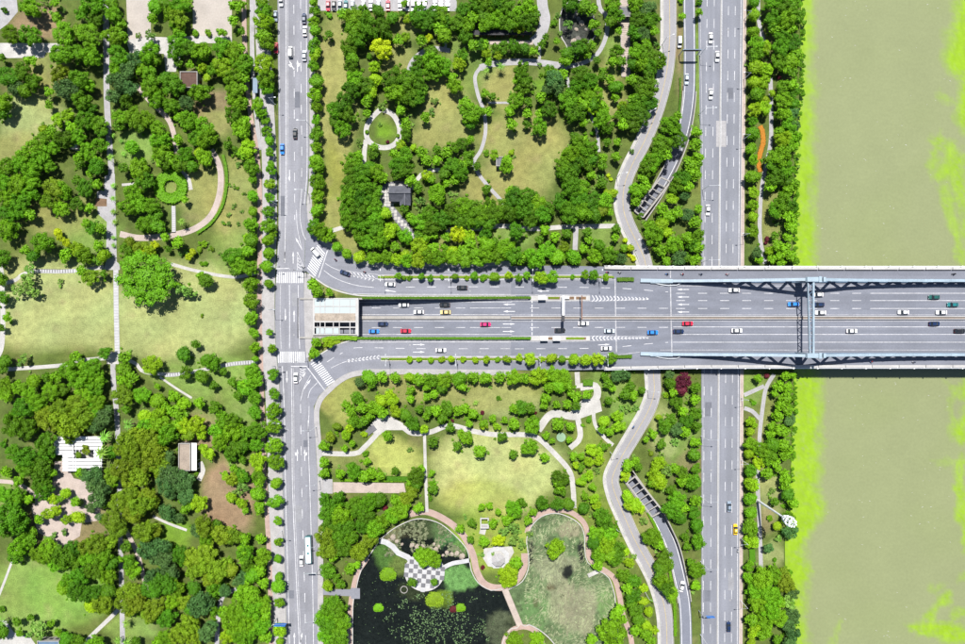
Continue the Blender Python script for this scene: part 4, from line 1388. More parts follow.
# white slatted canopy
cn = thing('slatted_canopy', 'white slatted canopy with an opening for shrubs, beside dense woods', 'canopy', P(78, 452, 0))
ZC = 3.2
def slatrow(x0, x1, y0, y1, pitch=3.35, slope=0.0):
    y = y0
    while y < y1:
        xe = x1
        if slope and y > y1 - 6: xe = x1 - (y - (y1 - 6)) * slope
        a, b = loc(x0, y, ZC, cn), loc(xe, min(y1, y + pitch - .75), ZC, cn)
        if xe - x0 > 3: MB().box(((a.x + b.x) / 2, (a.y + b.y) / 2, ZC), (b.x - a.x, abs(a.y - b.y), .14)).build('slat', M['white'], cn)
        y += pitch
slatrow(54.5, 74, 437, 454.5)
slatrow(75, 102.5, 436.5, 450)
slatrow(94, 102.5, 450.2, 458)
slatrow(63, 102, 458.6, 471, 3.35, 4.5)
slatrow(63, 74.5, 454.6, 458.4)
for x in (56, 73.5, 76, 101, 64, 88):
    for y in (438, 452, 468):
        if (x < 62 and y > 455) : continue
        a = loc(x, y, 0, cn)
        MB().tube((a.x, a.y, 0), (a.x, a.y, ZC - .08), .1).build('post', M['steel_white'], cn)
for x in (55.5, 73.3, 76, 101.6):
    a, b = loc(x, 437, ZC - .25, cn), loc(x, 454 if x < 60 else 469, ZC - .25, cn)
    MB().beam(a, b, .16, .22).build('beam', M['steel_white'], cn)
sheet('plaza', [(54, 436), (103, 436), (103, 470), (62, 472), (62, 455), (54, 455)], M['path_pale'], 0.032)

# gazebo
gz = thing('octagonal_gazebo', 'white octagonal gazebo with pale tiled roof on a scalloped terrace', 'gazebo', P(498, 557, 0))
def ngon(r, n=8, ph=PI / 8): return [(r * math.cos(ph + 2 * PI * i / n), r * math.sin(ph + 2 * PI * i / n)) for i in range(n)]
mb = MB()
mb.prism([(x * (1 + .1 * (i % 2)), y * (1 + .1 * (i % 2))) for i, (x, y) in enumerate(ngon(4.6, 16, 0))], 0, .22)
mb.build('terrace', M['tile_white'], gz)
MB().prism(ngon(3.0), .22, .42).build('base', M['path_pale'], gz)
for x, y in ngon(2.35): MB().tube((x, y, .4), (x, y, 3.1), .12).build('column', M['white'], gz)
R = ngon(2.9)
for i in range(8):
    mb = MB()
    a, b = R[i], R[(i + 1) % 8]
    for k in range(5):
        t0, t1 = 1 - k / 5.4, 1 - (k + 1) / 5.4
        z0, z1 = 3.1 + 1.3 * (1 - t0) ** 1.1, 3.1 + 1.3 * (1 - t1) ** 1.1
        mb.face([(a[0] * t0, a[1] * t0, z0 + .04), (b[0] * t0, b[1] * t0, z0 + .04), (b[0] * t1, b[1] * t1, z1), (a[0] * t1, a[1] * t1, z1)])
    mb.build('roof_panel', M['pavement'], gz)
    MB().beam((a[0], a[1], 3.16), (a[0] * .08, a[1] * .08, 4.48), .16).build('roof_rib', M['tile_white'], gz)
MB().ball((0, 0, 4.6), .3, 8, 5).build('finial', M['tile_white'], gz)
hard([(490, 549), (506, 549), (506, 565), (490, 565)])
sheet('plaza', [(484, 548), (512, 546), (514, 552), (508, 562), (500, 568), (488, 566), (483, 558)], M['path_pale'], 0.033)

# small frame shelter
fs = thing('frame_shelter', 'small white square frame shelter with open roof beside gazebo garden', 'shelter', P(484.5, 521, 0))
for x in (-1.5, 1.5):
    for y in (-2.0, 2.0): MB().box((x, y, 1.3), (.25, .25, 2.6)).build('post', M['concrete'], fs)
for y in (-2.0, -.6, 2.0): MB().box((0, y, 2.7), (3.5, .5, .22)).build('roof_beam', M['concrete_white'], fs)
for x in (-1.6, 1.6): MB().box((x, 0, 2.72), (.5, 4.4, .2)).build('roof_beam', M['concrete_white'], fs)
MB().box((0, -1.3, 2.66), (3.2, 1.2, .12)).build('roof_panel', M['concrete'], fs)
path([(484, 526), (482, 534)], 6, 'path_pale')

# long dark pergola
pg = thing('dark_pergola', 'long black roofed garden corridor beside a pinkish path', 'pergola', P(502, 36, 0))
MB().box((0, 0, 2.9), (25.5, 2.0, .2)).build('roof', M['black_roof'], pg)
for i in range(9):
    for y in (-.8, .8): MB().box((-12 + i * 3, y, 1.4), (.2, .2, 2.8)).build('post', M['wood_red'], pg)
hard([(472, 33), (532, 33), (532, 41), (472, 41)])

# plank boardwalk
bd = struct('boardwalk', MB().ribbon([P(618.6, -60, .3), P(620.2, 30, .3), P(621.8, 77, .3)], [P(627.4, -60, .3), P(629, 30, .3), P(629.8, 77, .3)]), M['plank'])
hard([(618, -60), (628, -60), (630, 77), (621, 77)])
pk = MB().box((0, 0, 0), (8.2 * S, 1.85 * S, .08)).mesh('plank', M['plank'])
for i in range(62):
    y = -50 + i * 2.05
    o = add_obj('plank', pk, bd)
    o.location = P(622.9 + (y + 60) * .021, y, .36 + random.uniform(-.012, .012))
    o.rotation_euler = (0, 0, random.uniform(-.012, .012))
mb = MB()
for sx in (-4.3, 4.3):
    mb.beam(P(622.9 + sx, -55, .2), P(625.8 + sx, 77, .2), .25, .5)
mb.build('edge_beam', M['concrete'], bd)

# concrete frames over the two ramps
def ramp_frame(name, label, cs, n):
    c = P(sum(p[0] for p in cs) / 4, sum(p[1] for p in cs) / 4, 0)
    r = thing(name, label, 'canopy', c)
    A, B, Cc, D = [P(x, y, 1.0) - c for x, y in cs]       # A-D one long side, B-C the other
    for a, b in ((A, D), (B, Cc)): MB().beam(a, b, .7, .5).build('edge_beam', M['concrete'], r)
    for a, b in ((A, D), (B, Cc)): MB().beam(Vector((a.x, a.y, -2.3)), Vector((b.x, b.y, -2.3)), .7, 6.0).build('side_wall', M['concrete'], r)
    for i in range(n + 1):
        t = i / n
        MB().beam(A.lerp(D, t) + Vector((0, 0, .01)), B.lerp(Cc, t) + Vector((0, 0, .01)), .6 if i in (0, n) else .36, .45).build('cross_beam', M['concrete'], r)
ramp_frame('ramp_canopy', 'concrete frame of open cross beams over the upper sunken ramp', [(660.6, 177.5), (670.5, 182), (643, 217.5), (634.5, 211)], 6)
ramp_frame('ramp_canopy', 'concrete frame of open cross beams over the lower sunken ramp', [(652, 516.5), (662.5, 510.5), (635, 476.2), (626.6, 482.5)], 6)

# footbridge over the lily pond
fb = thing('footbridge', 'narrow pale footbridge crossing between lily pond and reed pond', 'footbridge', P(512.5, 607, 0))
a, b = P(505, 589, .5) - fb.location, P(520, 625, .5) - fb.location
MB().beam(a, b, 2.6, .3).build('deck', M['plank'], fb)
d = (b - a).normalized()
s = Vector((-d.y, d.x, 0))
for sg in (-1, 1):
    MB().beam(a + s * 1.3 * sg + Vector((0, 0, .95)), b + s * 1.3 * sg + Vector((0, 0, .95)), .1).build('handrail', M['stone'], fb)
    for i in range(9):
        q = a.lerp(b, i / 8) + s * 1.3 * sg
        MB().box((q.x, q.y, q.z + .45), (.12, .12, .95)).build('post', M['stone'], fb)

# checkered terrace in the pond
tcx, tcy, tr_ = 424.5, 571.5, 20.0
ter = thing('checkered_terrace', 'round terrace of grey and white checkered tiles standing in lily pond', 'terrace', P(tcx, tcy, 0))
poly = []
for i in range(36):
    t = 2 * PI * i / 36
    x, y = tcx + tr_ * math.cos(t), tcy + tr_ * math.sin(t) * .98
    if y < 556: y = 556 + (y - 556) * .3
    poly.append((x, y))
mb = MB()
mb.prism([tuple((P(x, y, 0) - ter.location))[:2] for x, y in poly], -1.0, .1)
mb.build('base', M['concrete_white'], ter)
tl = {}
for k, mm in (('g', 'tile_grey'), ('w', 'tile_white')): tl[k] = MB().box((0, 0, 0), (4.25 * S, 4.25 * S, .08)).mesh('tile', M[mm])
ca, sa = math.cos(.09), math.sin(.09)
for i in range(-6, 7):
    for j in range(-6, 7):
        u, v = i * 4.5, j * 4.5
        x, y = tcx + u * ca - v * sa, tcy + u * sa + v * ca
        if all(pip(x + a, y + b, poly) for a in (-.9, .9) for b in (-.9, .9)):
            o = add_obj('tile', tl['g' if (i + j) % 2 else 'w'], ter)
            o.location = P(x, y, 0) - ter.location + Vector((0, 0, .12 + random.uniform(-.01, .01)))
            o.rotation_euler = (0, 0, -.09)
strip('causeway', [(378, 540), (386, 542), (393, 546.5), (398, 552.5), (408, 557), (412, 562)], 5.5, M['tile_white'], .16, sm=False)
strip('causeway', [(441, 569), (446, 566), (453, 563), (462, 561.5), (470, 560)], 4.2, M['tile_white'], .16)
mb = MB()
for i in range(12):
    t0, t1 = 2 * PI * i / 12, 2 * PI * (i + 1) / 12
    c = P(404, 589.5, 0)
    mb.beam(c + Vector((1.5 * math.cos(t0), 1.5 * math.sin(t0), -.25)), c + Vector((1.5 * math.cos(t1), 1.5 * math.sin(t1), -.25)), .25, .5)
o = mb.build('round_planter', M['concrete'])
tag(o, 'small round stone ring standing in the water beside checkered terrace', 'planter')
# rocks beside the terrace and in the stream
def rock_mesh(seed):
    rnd = random.Random(seed)
    mb = MB()
    mb.ball((0, 0, 0), 1, 7, 5)
    mb.v = [tuple(c * (1 + rnd.uniform(-.22, .22)) for c in v) for v in mb.v]
    return mb.mesh('rock')
RK = [rock_mesh(i) for i in range(4)]
spots = [(393, 537), (397, 541), (389, 540), (412, 545), (417, 546.5), (434, 544), (439, 546), (436, 549), (447, 552.5), (452, 554), (457, 553), (443, 555), (431, 548), (462, 556), (423, 546), (402, 544)]
for i, (x, y) in enumerate(spots):
    o = add_obj('pale_rock', RK[i % 4], None, M['stone'])
    o.location = P(x, y, -.2)
    s = random.uniform(.5, 1.25)
    o.scale = (s * 1.3, s, s * .5)
    o.rotation_euler = (0, 0, random.uniform(0, 6))
    tag(o, 'pale pinkish rock at the edge of the checkered terrace, %d%s from its causeway end' % (i + 1, {1: 'st', 2: 'nd', 3: 'rd'}.get(i + 1 if i < 3 else 0, 'th')), 'rock', 'pale rocks behind the checkered terrace')
STR = []
for i in range(26):
    x, y = random.uniform(561, 596), random.uniform(6, 56)
    if not pip(x, y, STREAM): continue
    o = add_obj('dark_rock', RK[i % 4], None, M['rock'] if random.random() < .6 else M['stone'])
    o.location = P(x, y, -.35)
    s = random.uniform(.5, 1.2)
    o.scale = (s * 1.3, s, s * .6)
    o.rotation_euler = (0, 0, random.uniform(0, 6))
    STR.append((y, o))
STR.sort(key=lambda q: q[0])
for i, (y, o) in enumerate(STR): tag(o, 'weathered rock lying in the rocky stream bed, %s from the top' % ordw(i + 1), 'rock', 'rocks in the stream')

# stone bench in the small plaza
bn = thing('stone_bench', 'grey slanted stone bench block on small white plaza', 'bench', P(371, 430, 0), math.radians(38))
MB().box((0, 0, .42), (4.6, 2.4, .12)).build('seat', M['tile_grey'], bn)
for x in (-1.7, 1.7): MB().box((x, 0, .18), (.5, 2.0, .36)).build('leg', M['concrete'], bn)
for x, y, rz in ((600, 398, 0), (601, 404, 0)):
    pass
# round light-green pool dish on the zigzag plaza
o = MB().prism([tuple(P(561, 437, 0) + Vector((2.0 * math.cos(t * PI / 8), 2.0 * math.sin(t * PI / 8), 0)))[:2] for t in range(16)], 0, .35).build('fountain_bowl', mat('pale_green_basin', alb(165, 200, 165), .4))
tag(o, 'round pale green fountain bowl beside the zigzag white plaza', 'fountain')

# ------------------------------------------------------------------ street furniture
def lamp_post(label, group, x, y, h, arms, z=0.0):
    """arms: list of (angle deg, length)"""
    p = P(x, y, z)
    r = thing('street_lamp', label, 'street lamp', p, 0, group)
    MB().tube((0, 0, 0), (0, 0, h), .13, .07, 8).build('pole', M['steel_white'], r)
    MB().tube((0, 0, 0), (0, 0, .5), .22, .2, 8).build('pole_base', M['steel'], r)
    for ang, l in arms:
        c, s = math.cos(math.radians(ang)), math.sin(math.radians(ang))
        a = MB().tube((0, 0, h - .3), (c * l, s * l, h + .35), .06, .045, 6).build('arm', M['steel'], r)
        MB().box((c * (l + .35), s * (l + .35), h + .36), (.8, .3, .16), math.radians(ang)).build('lamp_head', M['steel'], a)
    return r
ordw = lambda n: '%d%s' % (n, 'th' if 10 <= n % 100 <= 20 else {1: 'st', 2: 'nd', 3: 'rd'}.get(n % 10, 'th'))
for i, x in enumerate((384, 450, 531, 598)):
    lamp_post('double-armed street lamp on upper tree median, %s from the left' % ordw(i + 1), 'lamps on the medians', x, 276.8, 9.5, ((90, 1.8), (-90, 1.8)), zdeck(x))
for i, x in enumerate((389, 456.5, 538, 603.5)):
    lamp_post('double-armed street lamp on lower tree median, %s from the left' % ordw(i + 1), 'lamps on the medians', x, 358.6, 9.5, ((90, 1.8), (-90, 1.8)), zdeck(x))
for i, y in enumerate((56, 115, 190, 262, 436, 496, 561, 634)):
    lamp_post('curved street lamp on left kerb of riverside road, %s from top' % ordw(i + 1), 'lamps along the riverside road', mx(y) - 17.4 - (4 if y < 130 else 0), y, 9, ((0, 3.6),))
for i, y in enumerate((20, 80, 140, 236, 398, 460, 538, 600)):
    lamp_post('street lamp on river-side footway of riverside road, %s from top' % ordw(i + 1), 'lamps on the riverside footway', mx(y) + 22.6, y, 8, ((180, 2.6),))
for i, (x, y, a) in enumerate(((662, 45, 20), (645, 118, 30), (616.5, 178, 10), (629, 245, 30), (647, 390, 0), (610, 452, 20), (614, 525, -20), (645, 592, -20))):
    lamp_post('slim street lamp on the footway of loop road, %s from top' % ordw(i + 1), 'lamps along the loop road', x, y, 7.5, ((a, 2.4),))
for i, (x, y) in enumerate(((311, 127), (309, 194), (316.5, 427), (320, 480), (320, 540), (320, 612))):
    lamp_post('street lamp on right pavement of the boulevard, %s from top' % ordw(i + 1), 'lamps along the boulevard', x, y, 9, ((180, 2.8),))
for i, (x, y) in enumerate(((275.5, 105), (277.5, 205), (274.6, 310), (279, 420), (282.5, 530))):
    lamp_post('street lamp on left pavement of the boulevard, %s from top' % ordw(i + 1), 'lamps along the boulevard', x, y, 9, ((0, 2.4),))

# high mast with its crown of floodlights
hm = thing('floodlight_mast', 'very tall white mast with a crown of floodlights beside riverbank', 'floodlight mast', P(757, 500, 0))
MB().tube((0, 0, 0), (0, 0, 30), .55, .28, 12).build('mast', M['steel_white'], hm)
MB().tube((0, 0, 0), (0, 0, .8), .95, .9, 12).build('mast_base', M['concrete'], hm)
for k, (z, rr, n) in enumerate(((25.6, 1.15, 8), (27.4, 1.6, 10), (29.4, 1.8, 12), (31.4, 1.4, 8))):
    mb = MB()
    for i in range(n):
        t0, t1 = 2 * PI * i / n, 2 * PI * (i + 1) / n
        mb.tube((rr * math.cos(t0), rr * math.sin(t0), z), (rr * math.cos(t1), rr * math.sin(t1), z), .09, None, 6)
        if i % 2 == 0: mb.tube((0, 0, z), (rr * math.cos(t0), rr * math.sin(t0), z), .06, None, 6)
    rg = mb.build('crown_ring', M['steel_white'], hm)
    for i in range(n):
        t = 2 * PI * (i + .5) / n
        MB().box((rr * math.cos(t), rr * math.sin(t), z + .25), (.45, .55, .45), t).build('floodlight', M['steel_white'], rg)
MB().tube((0, 0, 30), (0, 0, 33.5), .16, .05, 8).build('tip', M['steel_white'], hm)

# overhead sign gantries
def sign_arm(label, x, y, ang, l, h, sw, sh, m):
    r = thing('road_sign', label, 'road sign', P(x, y, 0))
    c, s = math.cos(math.radians(ang)), math.sin(math.radians(ang))
    MB().tube((0, 0, 0), (0, 0, h + 1), .2, .15, 8).build('post', M['steel'], r)
    MB().tube((0, 0, h), (c * l, s * l, h), .12, .1, 8).build('arm', M['steel'], r)
    MB().box((c * (l - sw / 2), s * (l - sw / 2), h + .1), (sw, .14, sh), math.radians(ang)).build('sign_panel', m, r)
sign_arm('blue road sign on an arm over the lower boulevard', 277.5, 617.5, 0, 5.6, 6.3, 4.8, 2.6, M['blue_sign'])
sign_arm('blue road sign on an arm over lower end of riverside road', 698.5, 610, 0, 4.6, 6.0, 3.4, 1.9, M['blue_sign'])
sign_arm('small dark sign on an arm over boulevard below the bus', 320, 568, 180, 5.2, 5.6, 3.0, 1.2, M['steel'])
g = thing('ramp_gantry', 'black rectangular overhead gantry spanning the upper ramp', 'gantry', P(687.5, 56, 0))
for x in (-3.8, 3.8): MB().box((x, 0, 2.9), (.3, .3, 5.8)).build('post', M['steel'], g)
MB().box((0, 0, 5.9), (7.9, .35, .9)).build('beam', M['steel_blue_dark'], g)
MB().box((-.2, -.25, 5.9), (6.4, .12, 1.5)).build('sign_panel', M['dark'], g)
def span_gantry(label, x, y0, y1, m, w, panel):
    z = zdeck(x)
    p = P(x, y0, z)
    r = thing('overhead_gantry', label, 'gantry', p)
    L = (y1 - y0) * S
    MB().box((0, -.2, 3.0), (.4, .4, 6.0)).build('post', M['steel'], r)
    MB().box((0, -L + .2, 3.0), (.4, .4, 6.0)).build('post', M['steel'], r)
    b = MB().box((0, -L / 2, 6.1), (w, L + 1.2, .5)).build('beam', m, r)
    for k in ((-1, 1) if panel else ()): MB().box((k * (w / 2 + .12), -L / 2, 6.1), (.1, L + 1.2, .7)).build('side_rail', m, b)
    if panel: MB().box((-.1, -L - .2, 6.15), (1.2, 2.6, .9)).build('sign_box', M['dark'], r)
span_gantry('white overhead gantry spanning the left-bound lanes of the tunnel road', 561.5, 297.5, 318, M['steel_white'], .7, True)
span_gantry('rust-brown overhead pipe gantry spanning the left-bound lanes', 579.6, 297.5, 318, M['rust'], .34, False)
for (x, y, lab) in ((541.5, 298, 'white control cabin on the upper traffic island'), (543.5, 338.4, 'white control cabin on the lower traffic island'), (556, 338.4, 'low white cabinet right of the cabin on lower traffic island'), (566, 297.6, 'low white cabinet right of white gantry on upper traffic island')):
    r = thing('control_cabin', lab, 'cabin', P(x, y, zdeck(x) + .17))
    w, d, h = (2.9, 1.5, 2.3) if 'cabin on' in lab else (2.2, .9, .9)
    MB().box((0, 0, h / 2), (w, d, h)).build('body', M['steel_white'], r)
    MB().box((0, 0, h + .06), (w + .3, d + .3, .12)).build('roof', M['white'], r)
    MB().box((.3, -d / 2 - .02, h * .48), (.7, .04, h * .8)).build('door', M['steel'], r)
# bus shelter
bs = thing('bus_shelter', 'grey-blue roofed bus shelter on left pavement of the boulevard', 'bus shelter', P(257.5, 88, 0))
MB().box((0, 0, 2.7), (2.0, 6.4, .14)).build('roof', M['steel_blue_dark'], bs)
for y in (-2.8, 0, 2.8): MB().box((-.7, y, 1.35), (.12, .12, 2.6)).build('post', M['steel'], bs)
MB().box((-.2, 0, .45), (.45, 4.2, .08)).build('seat', M['stone'], bs)
# traffic signals at the crossroads
for x, y, a, lab in ((275, 268, 0, 'upper left'), (306.5, 271, 180, 'upper right'), (275.5, 366, 0, 'lower left'), (308, 361, 180, 'lower right')):
    r = thing('traffic_signal', 'traffic signal mast at %s corner of the crossroads' % lab, 'traffic signal', P(x, y, 0))
    MB().tube((0, 0, 0), (0, 0, 6.0), .14, .1, 8).build('pole', M['steel'], r)
    c = 1 if a == 0 else -1
    MB().tube((0, 0, 5.7), (c * 3.6, 0, 5.9), .08, .06, 6).build('arm', M['steel'], r)
    hd = MB().box((c * 3.4, 0, 5.6), (1.1, .3, .4)).build('signal_head', M['dark'], r)
    for i, cc in enumerate(((.5, .02, .02), (.5, .3, .02), (.02, .4, .1))):
        mm = bpy.data.materials.get('lens%d' % i) or mat('lens%d' % i, cc, .4)
        MB().tube((c * 3.4 - .35 + .35 * i, -.15, 5.6), (c * 3.4 - .35 + .35 * i, -.2, 5.6), .12, None, 8).build('lens', mm, hd)
# flower bed strips
# ------------------------------------------------------------------ vegetation
LEAF = {'d': (90, 146, 20), 'g': (112, 172, 22), 'l': (148, 196, 26), 'y': (186, 212, 26), 'o': (128, 164, 30), 'b': (86, 130, 64), 'p': (112, 40, 52), 's': (122, 168, 70), 'f': (120, 170, 60)}
CNAME = {'d': 'dark green', 'g': 'bright green', 'l': 'lime green', 'y': 'yellow-green', 'o': 'olive green', 'b': 'blue-green', 'p': 'purple-leaved', 's': 'pale green', 'f': 'feathery green'}
def leaf_mat(name, rgb, k=0.72):
    m, nt, b = new_mat(name)
    c = alb(*rgb, k)
    oi = nt.nodes.new('ShaderNodeObjectInfo')
    at = nt.nodes.new('ShaderNodeAttribute')
    at.attribute_name = 'rnd'
    hsv = nt.nodes.new('ShaderNodeHueSaturation')
    hsv.inputs['Color'].default_value = (*c, 1)
    rh = nt.nodes.new('ShaderNodeMapRange')
    rh.inputs[3].default_value = 0.482
    rh.inputs[4].default_value = 0.508
    nt.links.new(oi.outputs['Random'], rh.inputs[0])
    nt.links.new(rh.outputs[0], hsv.inputs['Hue'])
    ra = nt.nodes.new('ShaderNodeMapRange')
    ra.inputs[3].default_value = 0.5
    ra.inputs[4].default_value = 1.45
    nt.links.new(at.outputs['Fac'], ra.inputs[0])
    mu = nt.nodes.new('ShaderNodeMath')
    mu.operation = 'MULTIPLY'
    m3 = nt.nodes.new('ShaderNodeMath')
    m3.operation = 'MULTIPLY'
    m3.inputs[1].default_value = 7.31
    fr = nt.nodes.new('ShaderNodeMath')
    fr.operation = 'FRACT'
    nt.links.new(oi.outputs['Random'], m3.inputs[0])
    nt.links.new(m3.outputs[0], fr.inputs[0])
    rv_ = nt.nodes.new('ShaderNodeMapRange')
    rv_.inputs[3].default_value = 0.78
    rv_.inputs[4].default_value = 1.2
    nt.links.new(fr.outputs[0], rv_.inputs[0])
    nt.links.new(ra.outputs[0], mu.inputs[0])
    nt.links.new(rv_.outputs[0], mu.inputs[1])
    nt.links.new(mu.outputs[0], hsv.inputs['Value'])
    nt.links.new(hsv.outputs[0], b.inputs['Base Color'])
    b.inputs['Roughness'].default_value = 0.6
    b.inputs['Specular IOR Level'].default_value = 0.2
    tr = nt.nodes.new('ShaderNodeBsdfTranslucent')
    nt.links.new(hsv.outputs[0], tr.inputs['Color'])
    mx_ = nt.nodes.new('ShaderNodeMixShader')
    mx_.inputs[0].default_value = 0.28
    out = nt.nodes['Material Output']
    nt.links.new(b.outputs[0], mx_.inputs[1])
    nt.links.new(tr.outputs[0], mx_.inputs[2])
    nt.links.new(mx_.outputs[0], out.inputs[0])
    return m
LM = {k: leaf_mat('foliage_' + CNAME[k].replace(' ', '_').replace('-', '_'), v) for k, v in LEAF.items()}
LM['orange'] = leaf_mat('foliage_orange_flowers', (238, 160, 48), .5)

def rdir(rnd, zmin=-0.35):
    while True:
        z = rnd.uniform(zmin, 1)
        t = rnd.uniform(0, 2 * PI)
        r = math.sqrt(max(0, 1 - z * z))
        return Vector((r * math.cos(t), r * math.sin(t), z))

def leafmesh(name, quads, rnds, core_v=(), core_f=()):
    v, f, r = list(core_v), list(core_f), [0.25] * len(core_v)
    for q, rr in zip(quads, rnds):
        b = len(v)
        v += q
        f.append((b, b + 1, b + 2, b + 3))
        r += [rr] * 4
    me = bpy.data.meshes.new(name)
    me.from_pydata(v, [], f)
    me.update()
    a = me.attributes.new('rnd', 'FLOAT', 'POINT')
    a.data.foreach_set('value', np.array(r, dtype=np.float32))
    return me

def leafquad(rnd, p, n, s):
    n = (n + Vector((rnd.uniform(-1, 1), rnd.uniform(-1, 1), rnd.uniform(-1, 1))) * .75).normalized()
    a = n.cross(Vector((rnd.uniform(-1, 1), rnd.uniform(-1, 1), rnd.uniform(-1, 1)))).normalized()
    b = n.cross(a)
    l, w = s * rnd.uniform(.7, 1.4), s * rnd.uniform(.45, .85)
    bend = n * (-.25 * l)
    return [tuple(p - a * l + bend), tuple(p - b * w), tuple(p + a * l + bend), tuple(p + b * w)]

def crown_mesh(seed, nl, leaves, ls, spread=.55, lr=(.3, .46), core=.66, cr=.62, flat=1.0):
    rnd = random.Random(seed)
    lumps = [(Vector((0, 0, 0)), cr)]
    for i in range(nl):
        t = 2 * PI * (i * .618 + rnd.uniform(-.08, .08))
        zz = rnd.uniform(-.35, .85)
        rr = spread * rnd.uniform(.72, 1.12) * math.sqrt(max(.1, 1 - zz * zz * .8))
        lumps.append((Vector((rr * math.cos(t), rr * math.sin(t), zz * spread * flat)), rnd.uniform(*lr)))
    tot = sum(r * r for c, r in lumps)
    quads, rn_ = [], []
    for c, r in lumps:
        tone = rnd.uniform(.2, .8)
        for k in range(int(leaves * r * r / tot)):
            d = rdir(rnd, -.45)
            p = c + Vector((d.x, d.y, d.z * .9)) * r * rnd.uniform(.8, 1.12)
            if any((p - c2).length < r2 * .72 for c2, r2 in lumps if c2 is not c): continue
            quads.append(leafquad(rnd, p, d, ls))
            rn_.append(min(1, max(0, tone * .55 + rnd.uniform(0, .45))))
    mb = MB()
    for c, r in lumps: mb.ball(c, r * core, 7, 5)
    return leafmesh('crown', quads, rn_, mb.v, mb.f)

CR = {'n': [crown_mesh(10 + i, 15 + i % 4 * 3, 1350, .078, .66 + .02 * (i % 3), (.2, .36), .62, .5) for i in range(10)],
      'L': [crown_mesh(40 + i, 28 + 4 * (i % 4), 2700, .053, .74, (.14, .27), .64, .6) for i in range(8)],
      'G': [crown_mesh(60 + i, 90, 5200, .034, .8, (.1, .17), .65, .7) for i in range(2)],
      'b': [crown_mesh(70 + i, 16, 1500, .07, .62, (.18, .34), .55, .5) for i in range(4)],
      's': [crown_mesh(80 + i, 7, 260, .14, .62, (.16, .3), .3, .3) for i in range(4)],
      'r': [crown_mesh(90 + i, 10, 900, .085, .42, (.42, .52), .8, .7) for i in range(4)]}
def palm_mesh(seed):
    rnd = random.Random(seed)
    q, r = [], []
    for i in range(15):
        t = 2 * PI * i / 15 + rnd.uniform(-.15, .15)
        l = rnd.uniform(.75, 1.05)
        up = rnd.uniform(.15, .5)
        d, e = Vector((math.cos(t), math.sin(t), 0)), Vector((-math.sin(t), math.cos(t), 0))
        pv_ = Vector((0, 0, .2))
        for k in range(1, 7):
            u = k / 6
            pn = d * (l * u) + Vector((0, 0, .2 + up * math.sin(u * 2.4) - .35 * u * u))
            w = .11 * (1 - .6 * u)
            q.append([tuple(pv_ - e * w), tuple(pn - e * w), tuple(pn + e * w), tuple(pv_ + e * w)])
            r.append(rnd.uniform(.2, .9))
            pv_ = pn
    return leafmesh('crown', q, r)
CR['f'] = [palm_mesh(5), palm_mesh(6)]
for k, l in CR.items():
    for me in l: me.materials.append(LM['g'])

def trunk_mesh(seed):
    rnd = random.Random(seed)
    mb = MB()
    mb.tube((0, 0, 0), (.02, .01, .55), .075, .05, 7)
    for i in range(4):
        t = 2 * PI * i / 4 + rnd.uniform(-.4, .4)
        mb.tube((.02, .01, .5 + .03 * i), (.34 * math.cos(t), .34 * math.sin(t), .85 + rnd.uniform(0, .15)), .035, .012, 5)
    mb.tube((.02, .01, .53), (0, 0, 1.0), .05, .015, 6)
    return mb.mesh('trunk', M['bark'])
TRK = [trunk_mesh(i) for i in range(3)]

